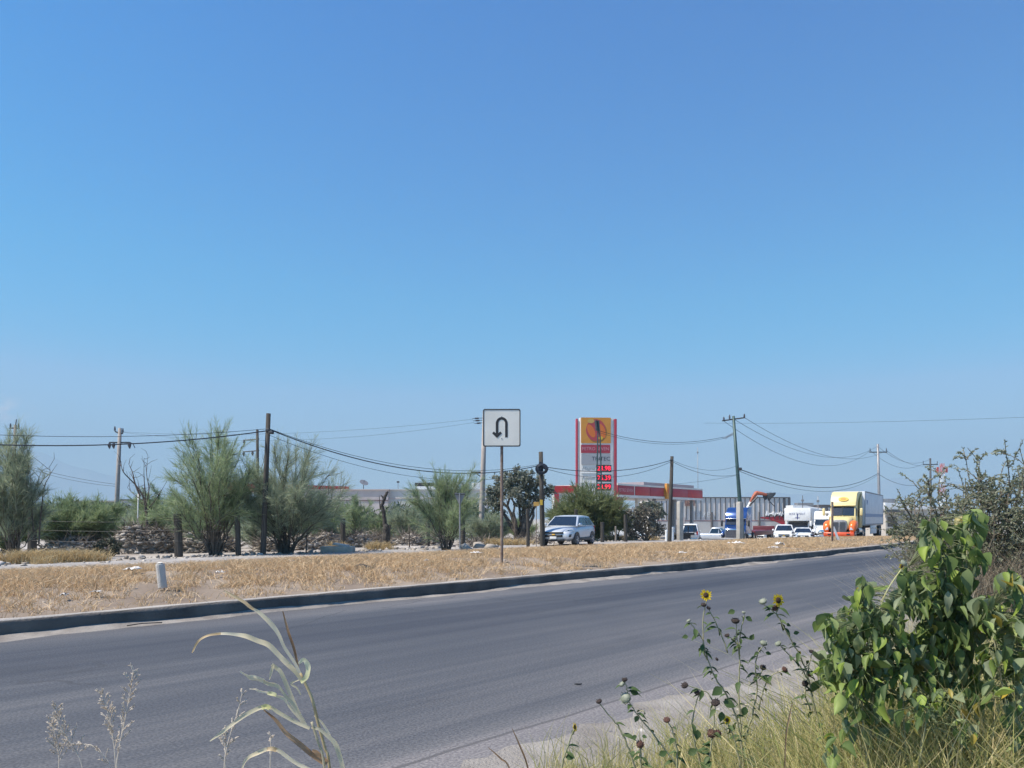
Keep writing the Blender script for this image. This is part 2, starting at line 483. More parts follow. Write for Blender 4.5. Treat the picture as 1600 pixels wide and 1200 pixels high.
structure(strip('road', -40, 150, .5, np.linspace(0, -7.36, 16), lambda s, o: np.zeros_like(s), asphalt()))
structure(strip('shoulder', -40, 60, .12, np.concatenate([np.linspace(-7.2, -8.2, 6), np.linspace(-8.6, -16, 14)]),
    lambda s, o: np.where(o > -7.45, .006 + .012 * noise1(s, 4, 1.9), np.interp(-o, [7.4, 8.2, 9.5, 16], [.0, -.012, -.02, -.02]) + .012 * noise1(s * 1.3 + o * 2, 9, 2.5)),
    M_gravel, jag=lambda s, o: o + np.where(o > -7.45, .16 * noise1(s, 21, 1.1) + .09 * noise1(s, 22, 4.3) + .05 * noise1(s, 23, 11), 0)))
# kerb: a real step with worn edges
kpr = [(0.0, -.05), (0.006, .16), (.03, .196), (.07, .205), (.15, .203), (.185, .19), (.19, .05)]
ks = np.arange(-40, 150, .3)
kv = []; kuv = []
for q, (a, z) in enumerate(kpr):
    chip = .012 * noise1(ks, 31 + q, 2.2) + .006 * noise1(ks, 51 + q, 9)
    # segment joints: a shallow notch each 3 m
    nt = np.where(np.abs((ks % 3.0) - 1.5) > 1.42, -.012, 0) if 0 < q < 5 else 0
    x, y = P(ks, a + chip * (1 if q in (1, 2) else .3))
    kv.append(np.stack([x, y, gbase(y) + z + (chip * .7 + nt if q < 6 and q > 0 else 0)], 1)); kuv.append(np.stack([ks, np.full_like(ks, a + z)], 1))
kv = np.stack(kv, 1).reshape(-1, 3); kuv = np.stack(kuv, 1).reshape(-1, 2)
i_, j_ = np.meshgrid(np.arange(len(ks) - 1), np.arange(6), indexing='ij'); i_ = i_.ravel(); j_ = j_.ravel()
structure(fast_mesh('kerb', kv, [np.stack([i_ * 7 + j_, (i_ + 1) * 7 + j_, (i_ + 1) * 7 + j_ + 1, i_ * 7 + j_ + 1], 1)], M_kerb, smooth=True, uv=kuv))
# dust drifted against the kerb, a low irregular bank on the road
def dw(s): return np.clip(.20 + .20 * np.clip(noise1(s, 61, .55), -1, 1) + .07 * noise1(s, 62, 3), .07, .6)
def dh(s): return np.clip(.034 + .045 * noise1(s, 63, .8), .006, .09)
structure(strip('dust_bank', -30, 90, .15, [.0, -.12, -.25, -.4, -.6, -.8, -.92, -1.0],
    lambda s, o: np.interp(np.clip(-o / dw(s), 0, 1), [0, .12, .25, .4, .6, .8, .92, 1], [1, .93, .75, .5, .3, .16, .07, -.12]) * dh(s) + .004 * noise1(s * 3 + o * 40, 65, 3) * (np.abs(-o / dw(s) - .5) < .45), M_dust, jag=lambda s, o: o * dw(s)))
structure(strip('median', -40, 95, .5, np.concatenate([[.17], np.linspace(.35, 10.8, 30)]),
    lambda s, o: med(np.clip(o, .2, 10.8), s) + .035 * noise1(s * .9 + o * 1.7, 12, 1.1) * np.clip((10.6 - o) / 2, 0, 1) * np.clip((o - .2) / 1.5, 0, 1), M_soil))
structure(strip('dirt_track', -40, 75, .6, np.linspace(10.7, 16.2, 10), lambda s, o: -.012 + .02 * noise1(s + o * 3, 14, .8), M_lane,
    jag=lambda s, o: o + np.where(o > 15.9, .5 * noise1(s, 71, .8), np.where(o < 10.8, .25 * noise1(s, 72, .9), 0))))

# mountains far off, blue in the haze
def mountain(name, pxs, pys, D, depth):
    xs = np.linspace(pxs[0], pxs[-1], 90); ys = np.interp(xs, pxs, pys)
    rows = []
    for q, (t, h) in enumerate(((-.5, 0), (-.3, .4), (-.12, .8), (0, 1.0), (.2, .7), (.5, 0))):
        Y = D + t * depth
        hgt = (HZ - ys) / F * D * h * (1 + .12 * noise1(xs, 80 + q, .06) * (1 if 0 < h < 1 else 0)) + (6 * noise1(xs, 90, .2) if h == 1 else 0)
        rows.append(np.stack([X_(xs, D) * Y / D, np.full_like(xs, Y) + 60 * noise1(xs, 85 + q, .05), np.maximum(hgt, -5) - 2], 1))
    V = np.stack(rows, 1).reshape(-1, 3); k = 6
    i, j = np.meshgrid(np.arange(89), np.arange(5), indexing='ij'); i = i.ravel(); j = j.ravel()
    return structure(fast_mesh(name, V, [np.stack([i * k + j, (i + 1) * k + j, (i + 1) * k + j + 1, i * k + j + 1], 1)], M_mount, smooth=True))
M_mount = mat('mountain_rock', (.24, .25, .235), .95, col2=(.33, .325, .30), scale=.004, spec=.05)
mountain('mountain', [-420, -260, -120, 0, 60, 110, 170, 230, 320, 420], [812, 760, 715, 692, 705, 726, 742, 757, 770, 815], 8300, 1600)
mountain('mountain', [1000, 1120, 1180, 1240, 1290, 1330, 1370, 1400, 1440, 1500, 1560, 1640, 1800], [815, 790, 764, 772, 768, 762, 752, 745, 750, 752, 765, 782, 815], 8500, 1600)

# the hazy air
hz = MB().box((0, 4600, 428), (19400, 9900, 864)).build('haze', mat('air', (1, 1, 1)))
hz['kind'] = 'stuff'; hz['label'] = 'pale blue haze over the plain towards the mountains'; hz['category'] = 'haze'
hm = bpy.data.materials.new('haze_air'); hm.use_nodes = True; hm.node_tree.nodes.clear()
pv = hm.node_tree.nodes.new('ShaderNodeVolumePrincipled'); ho = hm.node_tree.nodes.new('ShaderNodeOutputMaterial')
pv.inputs['Color'].default_value = (.33, .48, .62, 1); pv.inputs['Density'].default_value = 2.9e-4; pv.inputs['Anisotropy'].default_value = 0.0
hm.node_tree.links.new(pv.outputs[0], ho.inputs['Volume'])
hz.data.materials.clear(); hz.data.materials.append(hm)
# ================================================================== MATERIALS OF THE BUILT THINGS
M_conc = mat('weathered_concrete', (.33, .31, .285), .9, col2=(.42, .40, .37), scale=3, bump=.4, bscale=30, spec=.2, detail=8)
M_wood = mat('weathered_wood', (.046, .042, .038), .9, col2=(.092, .083, .074), scale=3, bump=.6, bscale=12, spec=.15, stretch=(6, 6, .6), detail=7)
M_woodl = mat('grey_wood', (.20, .17, .145), .9, col2=(.28, .25, .22), scale=3, bump=.5, bscale=12, spec=.15, stretch=(6, 6, .6), detail=7)
M_galv = mat('galvanised_steel', (.30, .30, .31), .55, .5, col2=(.22, .215, .22), scale=8)
M_dark = mat('dark_steel', (.045, .05, .055), .6, .2, col2=(.07, .07, .075), scale=9)
M_blackp = mat('black_paint', (.022, .022, .026), .6)
M_cable = mat('cable_sheath', (.020, .026, .040), .6)
M_insul = mat('grey_porcelain', (.06, .06, .075), .35)
M_rust = mat('rusty_steel', (.16, .10, .075), .85, col2=(.25, .20, .17), scale=6)
M_signw = mat('dirty_sign_white', (.80, .765, .70), .55, col2=(.70, .665, .60), scale=2.2, contrast=(.4, .75))
M_glass = mat('dark_glass', (.015, .022, .035), .08, spec=.9)
M_rubber = mat('tyre_rubber', (.022, .022, .023), .85, col2=(.045, .042, .04), scale=12)
M_alloy = mat('alloy_wheel', (.45, .45, .47), .35, .7)
M_silver = mat('silver_paint', (.56, .59, .64), .28, .25, col2=(.50, .53, .57), scale=2, spec=.6)
M_white = mat('white_paint', (.76, .77, .78), .35, col2=(.68, .68, .68), scale=3, spec=.5)
M_trailer = mat('trailer_panel', (.70, .73, .76), .45, col2=(.62, .65, .69), scale=1.1, spec=.5)
M_yellow = mat('pale_yellow_paint', (.74, .62, .29), .4, col2=(.66, .55, .27), scale=2, spec=.6)
M_amber = mat('amber_paint', (.70, .40, .03), .4)
M_orange = mat('orange_paint', (.80, .17, .025), .3, spec=.6, col2=(.72, .14, .02), scale=4)
M_redor = mat('orange_red_paint', (.66, .09, .025), .35, spec=.6)
M_blue = mat('metallic_blue_paint', (.022, .07, .24), .16, .4, spec=.9)
M_cranep = mat('dusty_crane_orange', (.42, .105, .05), .6, col2=(.34, .09, .05), scale=2)
M_maroon = mat('maroon_paint', (.10, .012, .018), .5, col2=(.14, .02, .025), scale=4)
M_red = mat('station_red', (.47, .022, .03), .45, col2=(.39, .02, .03), scale=1.5)
M_redd = mat('faded_dark_red', (.33, .022, .045), .5, col2=(.38, .035, .055), scale=1.2)
M_pink = mat('faded_pink_print', (.52, .25, .30), .5)
M_cream = mat('station_white', (.68, .66, .64), .5, col2=(.58, .57, .55), scale=.8)
M_chrome = mat('chrome', (.55, .56, .58), .18, .9)
M_lens = mat('headlamp_lens', (.55, .58, .62), .1, .1, spec=.9)
M_lamp_r = mat('red_lens', (.35, .01, .01), .2)
M_plast = mat('black_plastic', (.025, .025, .028), .5)
M_led = mat('red_led_digits', (.5, .01, .03), .4, emit=((1.0, .02, .06), 1.1))
M_panel = mat('display_black', (.03, .018, .022), .4)
M_steelg = mat('green_painted_steel', (.030, .070, .068), .5, .2, col2=(.05, .09, .09), scale=7)

# ================================================================== ROAD SIGN
def u_turn_sign():
    Y = 18.1; b = Vector((X_(784, Y), Y, gh(X_(784, Y), Y) - .02)); k = Y / F
    t = thing('u_turn_sign', 'square white road sign with a black U-turn arrow on a slim steel post', 'road sign', b, R(-1))
    zc = Z_(668.5, Y) - b.z; w = 58.5 * k
    MB().tube([(0, .035, -.3), (0, .035, zc + w * .42)], .034, 10).build('post', M_rust, t)
    p = plate('sign_panel', rrect(w, w, .04), (0, -.012, zc), (0, -1, 0), .012, M_signw, t)
    # folded rim
    o_, i_ = rrect(w + .004, w + .004, .045), rrect(w - .046, w - .046, .03)
    M = orient((0, -1, 0)); mb = MB(); n = len(o_)
    vs = [M @ Vector((a, c, h)) + Vector((0, 0, zc)) for h in (-.02, .029) for ring in (o_, i_) for a, c in ring]
    mb.add(vs, [(q, (q + 1) % n, n + (q + 1) % n, n + q) for q in range(n)] + [(2 * n + q, 2 * n + (q + 1) % n, 3 * n + (q + 1) % n, 3 * n + q) for q in range(n)] +
           [(q, (q + 1) % n, 2 * n + (q + 1) % n, 2 * n + q) for q in range(n)] + [(n + q, n + (q + 1) % n, 3 * n + (q + 1) % n, 3 * n + q) for q in range(n)])
    mb.build('border', M_dark, t)
    # arrow
    a = [(7.3, -15), (7.3, 6.5)] + [(7.3 * math.cos(R(x)), 6.5 + 8.2 * math.sin(R(x))) for x in range(15, 180, 15)] + [(-7.3, 6.5), (-7.3, -10)]
    st = 2.0; L, Rr = [], []
    for q, pt in enumerate(a):
        p0, p1 = a[max(q - 1, 0)], a[min(q + 1, len(a) - 1)]; dx, dy = p1[0] - p0[0], p1[1] - p0[1]; d = math.hypot(dx, dy)
        L.append((pt[0] - dy / d * st, pt[1] + dx / d * st)); Rr.append((pt[0] + dy / d * st, pt[1] - dx / d * st))
    mb = MB()
    T = lambda q, h: Vector((q[0] * k, -.024 - h, zc + q[1] * k))
    for q in range(len(a) - 1):
        quad = [L[q], L[q + 1], Rr[q + 1], Rr[q]]
        mb.add([T(c, h) for h in (0, .004) for c in quad], [(0, 1, 2, 3), (4, 5, 6, 7), (0, 1, 5, 4), (2, 3, 7, 6), (1, 2, 6, 5), (3, 0, 4, 7)])
    hd = [(-7.3, -16), (-15, -8.6), (-12.2, -5.8), (-7.3, -10.4), (-2.4, -5.8), (.4, -8.6)]
    mb.add([T(c, h) for h in (0, .005) for c in hd], [(0, 1, 2, 3), (0, 3, 4, 5), (6, 7, 8, 9), (6, 9, 10, 11)] + [(q, (q + 1) % 6, 6 + (q + 1) % 6, 6 + q) for q in range(6)])
    mb.build('arrow', M_blackp, t)
    for dz in (-.25, .25): MB().lathe([(0, .012), (.006, .012)], (0, -.024, zc + dz), (0, -1, 0), 8).build('bolt', M_galv, t)
u_turn_sign()

# back of the yield sign beyond the track
def yield_sign():
    Y = 31.5; x = X_(718.5, Y); b = Vector((x, Y, gh(x, Y))); k = Y / F
    t = thing('yield_sign', 'grey back of a triangular yield sign on a thin pale post among the shrubs', 'road sign', b)
    MB().tube([(0, -.03, -.2), (0, -.03, Z_(771, Y) - b.z)], .03, 8).build('post', M_galv, t)
    zt = Z_(771.5, Y) - b.z; hw = 8.6 * k
    plate('sign_panel', [(-hw, 0), (-hw * .93, .03), (hw * .93, .03), (hw, 0), (.03, -17 * k), (-.03, -17 * k)], (0, .0, zt), (0, 1, 0), .006, M_galv, t)
    MB().box((0, -.012, zt - .02), (hw * 1.9, .03, .05)).build('bracket', M_dark, t)
yield_sign()

def small_sign(px, py, w, h, Y, name, label, m, ybase=None):
    x = X_(px, Y); b = Vector((x, Y, gh(x, Y))); k = Y / F
    t = thing(name, label, 'sign', b)
    z = Z_(py, Y) - b.z
    MB().tube([(0, .02, -.2), (0, .02, z)], .02, 6).build('post', M_rust, t)
    plate('sign_panel', rrect(w * k, h * k, .03), (0, 0, z), (0, -1, 0), .006, m, t)
M_sorange = mat('faded_orange_sign', (.62, .36, .08), .6, col2=(.55, .30, .08), scale=5)
small_sign(838, 787.5, 9, 6.5, 38, 'warning_sign', 'small faded orange sign on a thin rod just left of the silver SUV', M_sorange)

# ================================================================== POLES
def ground_z(x, y): return gh(x, y)

def pole(name, label, cat, pt, pb, Y, r0, r1, m, group=None, n=10):
    """round tapered pole through photo points pt (top) and pb (lower), base on the ground"""
    xt, zt = X_(pt[0], Y), Z_(pt[1], Y); xb, zb = X_(pb[0], Y), Z_(pb[1], Y)
    zg = gh(xb, Y); u = (zg - zb) / (zt - zb); xg = xb + (xt - xb) * u
    t = thing(name, label, cat, (xg, Y, zg), 0, group)
    MB().tube([(0, 0, -.4), (0, 0, 0), ((xt - xg) * .5, 0, (zt - zg) * .5), (xt - xg, 0, zt - zg)], [r0, r0, (r0 + r1) / 2, r1], n).build('shaft', m, t, smooth=True)
    t['top'] = (xt - xg, 0.0, zt - zg)
    return t

def on(t, px, py, dy=0.0):
    L = t.location; Y = L.y
    return Vector((X_(px, Y) - L.x, dy, Z_(py, Y) - L.z))

def insulator(t, p, up=1, h=.34):
    prof = [(0, .02), (.04, .02), (.05, .075), (.10, .05), (.12, .08), (.17, .05), (.19, .075), (.24, .045), (.28, .05), (.34, .02)]
    prof = [(a * h / .34, b) for a, b in prof]
    MB().lathe(prof, p, (0, 0, up), 8).build('insulator', M_insul, t)

G_TEL = 'wooden telephone poles along the dirt track'
tp1 = pole('telephone_pole', 'tall dark wooden pole standing left of the dark fence post, between the feathery trees', 'pole', (419.5, 646), (411, 866), 29.6, .115, .085, M_wood, G_TEL)
tp2 = pole('telephone_pole', 'wooden pole with a black cable coil near its top, behind the silver SUV', 'pole', (845, 706), (848, 850), 38.6, .13, .10, M_wood, G_TEL)
tp3 = pole('telephone_pole', 'slim wooden pole in front of the red petrol station canopy', 'pole', (1050, 713), (1046, 845), 46, .13, .095, M_wood, G_TEL)
for t, pts in ((tp1, [(419, 672), (424, 676)]), (tp3, [(1049, 719)])):
    for a, b in pts:
        MB().box(on(t, a, b), (.14, .2, .10)).build('bracket', M_dark, t, bevel=.01)
# coil of spare cable and splice box on the second pole
c0 = on(tp2, 850, 733, -.2); mb = MB()
for q in range(3):
    rr = .26 - .04 * q
    mb.tube([c0 + Vector((rr * math.cos(R(a)) * 1.1 - .12, -.03 * q, rr * math.sin(R(a)) * .95)) for a in range(0, 361, 20)], .035, 6, caps=False)
mb.build('cable_coil', M_cable, tp2)
MB().tube([on(tp2, 849, 729, -.2), on(tp2, 855.5, 734, -.2)], [.10, .09], 10).build('splice_box', M_cable, tp2)
MB().tube([on(tp2, 844, 722, -.16), on(tp2, 843, 742, -.16)], [.07, .07], 8).build('splice_box', M_cable, tp2)
plate('marker_plate', rect(.14, .26), on(tp2, 845.5, 785, -.13), (0, -1, 0), .008, mat('yellow_marker', (.65, .42, .05), .6), tp2)

G_PWR = 'power poles with crossarms'
pl1 = pole('power_pole', 'thin power pole with a pin at its tip above the far left tree', 'pole', (24, 664), (22, 720), 60, .14, .10, M_woodl, G_PWR)
MB().box(on(pl1, 22.5, 669), (.75, .1, .1)).build('crossarm', M_dark, pl1)
for a in (16.5, 29): insulator(pl1, on(pl1, a, 668), 1, .32)
MB().tube([on(pl1, 24, 666), on(pl1, 26, 655)], [.05, .035], 6).build('insulator', M_insul, pl1)
pl2 = pole('power_pole', 'power pole with fuse cutouts hanging from its lower crossarm', 'pole', (187.5, 669), (182.5, 790), 58, .19, .12, mat('pole_concrete', (.26, .235, .215), .9, col2=(.33, .30, .28), scale=4), G_PWR)
MB().tube([on(pl2, 180, 674), on(pl2, 187, 678), on(pl2, 192, 677)], .05, 6).build('crossarm', M_dark, pl2)
for a, b in ((179.5, 674), (192, 677)): insulator(pl2, on(pl2, a, b), 1, .38)
MB().box(on(pl2, 187, 691.5), (1.5, .1, .1)).build('crossarm', M_dark, pl2)
for a in (171.5, 178, 203):
    MB().tube([on(pl2, a, 691), on(pl2, a - .8, 696), on(pl2, a - .2, 701)], [.05, .13, .04], 8).build('fuse_cutout', M_insul, pl2)
MB().tube([on(pl2, 203, 691), on(pl2, 208, 694), on(pl2, 211, 700)], .03, 5).build('bracket', M_dark, pl2)
pl3 = pole('power_pole', 'thin dark power pole with two short crossarms half hidden left of the tall wooden pole', 'pole', (402, 671), (403, 770), 58, .13, .10, M_wood, G_PWR)
for y_ in (687, 705):
    MB().tube([on(pl3, 380, y_ + 1), on(pl3, 405, y_ - 1)], .045, 6).build('crossarm', M_dark, pl3)
for a, b in ((381, 705), (395, 704), (382, 687)):
    MB().tube([on(pl3, a, b), on(pl3, a - .5, b + 4), on(pl3, a, b + 8)], [.03, .1, .03], 7).build('insulator', M_insul, pl3)
pl4 = pole('power_pole', 'thick grey concrete power pole rising behind the left edge of the U-turn sign', 'pole', (757.5, 642), (752, 830), 50, .19, .13, mat('pole_concrete_pale', (.32, .27, .245), .9, col2=(.38, .34, .31), scale=2), G_PWR)
for q, (a, b, y_) in enumerate(((738, 757, 653.5), (739, 757, 657), (741, 757, 661))):
    MB().tube([on(pl4, a, y_ + .6), on(pl4, b, y_ - .6)], .018, 5).build('pin', M_dark, pl4)
    MB().tube([on(pl4, a + 4, y_ + .3), on(pl4, a + 10, y_)], .05, 7).build('insulator', M_insul, pl4)
MB().box(on(pl4, 746.5, 738), (.86, .12, .10)).build('crossarm', M_wood, pl4)
MB().tube([on(pl4, 743, 739), on(pl4, 753, 746)], .03, 5).build('brace', M_wood, pl4)
pr0 = pole('power_pole', 'dark green steel pole leaning left with a slanted crossarm', 'pole', (1146, 650), (1160, 838), 58, .17, .10, M_steelg, G_PWR)
MB().tube([on(pr0, 1128.5, 657.5), on(pr0, 1146, 655), on(pr0, 1164, 652.5)], .055, 6).build('crossarm', M_dark, pr0)
for a, b in ((1140, 655.5), (1131, 657), (1163, 652.5)): insulator(pr0, on(pr0, a, b), 1, .28 if a != 1140 else .36)
for q in range(3):
    MB().tube([on(pr0, 1146 + q, 676 + q), on(pr0, 1137, 681 + q * 1.2), on(pr0, 1129 + 2 * q, 684.5 + q)], .02, 5).build('insulator', M_galv, pr0)
MB().box(on(pr0, 1155.5, 733), (.3, .25, .22)).build('junction_box', M_dark, pr0, bevel=.02)
pr1 = pole('power_pole', 'straight thin power pole with a level crossarm rising behind the white trailer', 'pole', (1371.5, 694), (1374, 790), 112, .22, .16, M_galv, G_PWR)
MB().box(on(pr1, 1372.3, 706.5), (2.5, .14, .14)).build('crossarm', M_dark, pr1)
for a in (1359.5, 1385): insulator(pr1, on(pr1, a, 706), 1, .55)
pr2 = pole('power_pole', 'distant thin power pole with a level crossarm above the twiggy bush on the right', 'pole', (1453.5, 716), (1454.5, 790), 145, .22, .16, M_dark, G_PWR)
MB().box(on(pr2, 1453.6, 725.8), (2.7, .16, .16)).build('crossarm', M_dark, pr2)
for a in (1442.5, 1464.5): insulator(pr2, on(pr2, a, 725), 1, .6)
# lattice radio mast, red and white
Y = 230; x = X_(1472, Y); b = Vector((x, Y, gh(x, Y)))
t = thing('radio_mast', 'faint red and white lattice mast far off behind the twiggy bush', 'mast', b)
zt = Z_(724, Y) - b.z
M_mr = mat('mast_red', (.45, .07, .05), .6); M_mw = mat('mast_white', (.7, .7, .7), .6)
for q in range(6):
    z0, z1 = zt * q / 6, zt * (q + 1) / 6; w0, w1 = .8 - .07 * q, .73 - .07 * q; mb = MB()
    for sx in (-1, 1):
        for sy in (-1, 1): mb.tube([(sx * w0, sy * w0, z0), (sx * w1, sy * w1, z1)], .07, 4)
        mb.tube([(sx * w0, -w0, z0), (-sx * w1, -w1, z1)], .05, 4); mb.tube([(-w0, sx * w0, z0), (-w1, -sx * w1, z1)], .05, 4)
    mb.build('mast_section', M_mr if q % 2 else M_mw, t)
for a in (-1, 1): MB().box((a * 1.3, 0, zt * .90), (.5, .4, 1.6)).build('antenna', M_mr, t)
# slotted concrete pole in front of the price totem
Y = 54; tl = thing('concrete_pole', 'twin-legged concrete pole with a dark cap standing in front of the price sign', 'pole', (X_(936, Y), Y, gh(X_(936, Y), Y)))
zt = Z_(657, Y) - tl.location.z
MB().tube([(-.155, 0, -.3), (-.15, 0, zt * .55), (-.085, 0, zt * .86), (-.05, 0, zt)], [.05, .045, .045, .05], 6).build('leg', M_steelg, tl)
MB().tube([(.155, 0, -.3), (.15, 0, zt * .55), (.075, 0, zt * .86), (-.04, 0, zt)], [.05, .045, .045, .05], 6).build('leg', M_steelg, tl)
mb = MB()
for q in range(14):
    z_ = zt * (.04 + q * .058); MB().box((0, 0, z_), (.30 if z_ < zt * .55 else .2, .06, .05)).build('rung', M_steelg, tl)

MB().tube([on(tl, 931.2, 657), on(tl, 932.6, 673)], [.10, .09], 8).build('cap', M_dark, tl)
# thin masts
for i, (a, b, c, Y, lab) in enumerate(((1090, 699, 744, 170, 'hair-thin aerial mast above the red canopy, right of the slim wooden pole'), (1254, 774, 800, 120, 'thin dark mast rising behind the white box truck, left of the pair'), (1278, 775, 800, 122, 'thin pale mast behind the white box truck, right of the pair'))):
    t = pole('aerial_mast', lab, 'mast', (a, b), (a + .4, c), Y, .07, .05, M_galv if i != 1 else M_dark, 'thin aerial masts')
    MB().box(on(t, a, b + 8, 0), (.35, .2, .3)).build('antenna', M_galv, t)

# ================================================================== CABLES
def cable(label, p0, p1, sag, r, group='overhead cables', name='overhead_cable', n=24):
    p0, p1 = Vector(p0), Vector(p1)
    pts = [p0.lerp(p1, q / n) + Vector((0, 0, -sag * 4 * (q / n) * (1 - q / n))) for q in range(n + 1)]
    tag(MB().tube(pts, r, 5).build(name, M_cable, smooth=True), label, 'cable', group)
W1 = lambda t, a, b: t.location + on(t, a, b)
a0, a1 = at(-330, 655, 23.5), at(-330, 668, 23.5)
cable('upper of the two cables sagging across the left edge to the tall wooden pole', a0, W1(tp1, 418, 670), .40, .009)
cable('thicker lower cable sagging across the left edge to the tall wooden pole', a1, W1(tp1, 418, 673), .55, .021)
cable('thick cable drooping from the tall wooden pole towards the U-turn sign', W1(tp1, 421, 671), W1(tp2, 845, 727), .92, .021)
cable('second strand just above the thick cable drooping towards the U-turn sign', W1(tp1, 421, 670), W1(tp2, 845, 725), .84, .010)
cable('faint lowest wire drooping from the tall wooden pole past the shrubs', W1(tp1, 421, 680), W1(tp2, 845, 737), .95, .008)
cable('cable dipping behind the price sign between the two wooden poles', W1(tp2, 848, 729), W1(tp3, 1049, 719), .42, .018)
cable('lower cable dipping behind the price sign between the two wooden poles', W1(tp2, 848, 731), W1(tp3, 1049, 721), .68, .012)
cable('higher wire slung from the slim wooden pole to the leaning green pole', W1(tp3, 1050, 719), W1(pr0, 1151, 728), .45, .010)
cable('lower wire slung from the slim wooden pole to the leaning green pole', W1(tp3, 1050, 721), W1(pr0, 1154, 741), .42, .014)
cable('low wire rising from the canopy roof to the leaning green pole', at(1020, 757, 80), W1(pr0, 1155, 742), .2, .011)
cable('top wire running from the price sign pole to the leaning green pole', W1(tl, 933, 672), W1(pr0, 1130, 683), .60, .016)
cable('twin top wire running from the price sign pole to the leaning green pole', W1(tl, 933, 675), W1(pr0, 1131, 685), .62, .011)
for q, (a, b, c, d, sg, lab) in enumerate(((1164, 653, 1385, 704, 2.0, 'outermost high-voltage wire swooping right from the leaning green pole'), (1147, 655, 1371, 697, 2.2, 'middle high-voltage wire swooping right from the leaning green pole'), (1131, 658, 1360, 704, 2.7, 'lowest high-voltage wire swooping right from the leaning green pole'))):
    cable(lab, W1(pr0, a, b), W1(pr1, c, d), sg, .016)
cable('communications cable dipping behind the yellow truck towards the far pole', W1(pr0, 1155, 733), W1(pr1, 1373, 739), 1.7, .032)
cable('thin companion of the cable dipping behind the yellow truck', W1(pr0, 1155, 736), W1(pr1, 1373, 741), 1.95, .018)
cable('upper wire between the two distant crossarm poles on the right', W1(pr1, 1385, 704), W1(pr2, 1464, 724), 1.2, .022)
cable('middle wire between the two distant crossarm poles on the right', W1(pr1, 1371, 697), W1(pr2, 1454, 717), 1.5, .022)
cable('lower wire between the two distant crossarm poles on the right', W1(pr1, 1360, 704), W1(pr2, 1443, 724), 1.6, .022)
cable('cable below the crossarms between the two distant poles on the right', W1(pr1, 1373, 741), W1(pr2, 1454, 750), 1.3, .03)
cable('long faint wire crossing the sky above the truck to the right edge', at(1100, 661, 75), at(1780, 644, 52), .25, .010)
cable('faint wire along the sky left of the U-turn sign', W1(pl2, 192, 675), W1(pl4, 739, 655), .5, .007)
cable('second faint wire along the sky left of the U-turn sign', W1(pl2, 180, 674), W1(pl4, 741, 660), .9, .007)
cable('thin wire between the two power poles on the far left', W1(pl1, 22, 722), W1(pl2, 184, 757), .2, .014)
cable('lower thin wire between the two power poles on the far left', W1(pl1, 22, 724), W1(pl2, 184, 760), .3, .012)

# ================================================================== FENCE
G_POST = 'rough wooden fence posts along the dirt track'
fp = [(50, 793, 30.2, 13, 'dark fence post with a pale cap at the far left, in the shrubs', 0), (279.5, 803, 29, 12.5, 'stout reddish-brown fence post beside the rubble heap', -1), (372.5, 800, 29.4, 8.5, 'narrow dark fence post between the two large feathery trees', -1),
      (535, 810, 36.5, 8, 'brown fence post behind the grey concrete slab', .5), (668.5, 808, 40.5, 6.5, 'brown fence post left of the triangular sign', 0), (723.5, 796, 36, 7, 'black fence post right behind the triangular sign post', -.5),
      (825, 795, 37.5, 5.5, 'dark fence post left of the small orange sign', -.3), (900, 796, 47, 5.5, 'fence post peeping over the roof of the silver SUV', 0), (941, 816, 45, 6, 'grey fence post just right of the silver SUV', 0),
      (977.5, 804, 46, 5.5, 'dark upright fence post in front of the scraggly bush', -.3), (962, 822, 46, 3, 'thin fence stake between the two posts right of the SUV', 0)]
for px, py, Y, w, lab, ln in fp:
    k = Y / F; x = X_(px, Y); b = Vector((x, Y, gh(x, Y) - .03))
    t = thing('fence_post', lab, 'fence post', b, 0, G_POST); h = Z_(py, Y) - b.z; r = w * k / 2
    MB().tube([(-ln * .01, 0, -.3), (0, 0, 0), (ln * .03 + .01, .01, h * .5), (ln * .05, 0, h - .02), (ln * .05, 0, h)], [r * 1.08, r * 1.05, r * .97, r * .98, r * .85], 9).build('shaft', M_wood if w > 3.5 else M_woodl, t, smooth=False)
    if px == 50: MB().box((ln * .05, 0, h + .015), (r * 2.6, r * 2.6, .04)).build('cap', M_conc, t)
for q, hgt in enumerate((.55, .95, 1.3)):
    pts = []
    for px, py, Y, w, lab, ln in fp[:7]:
        pts.append(Vector((X_(px, Y), Y - w * Y / F / 2, gh(X_(px, Y), Y) + hgt)))
    fine = []
    for a, b in zip(pts[:-1], pts[1:]):
        for j in range(4): fine.append(a.lerp(b, j / 4) - Vector((0, 0, .06 * math.sin(math.pi * j / 4))))
    fine.append(pts[-1])
    tag(MB().tube(fine, .005, 4).build('fence_wire', M_dark), ('lowest', 'middle', 'topmost')[q] + ' of the three wires strung along the wooden fence posts', 'wire', 'fence wires')

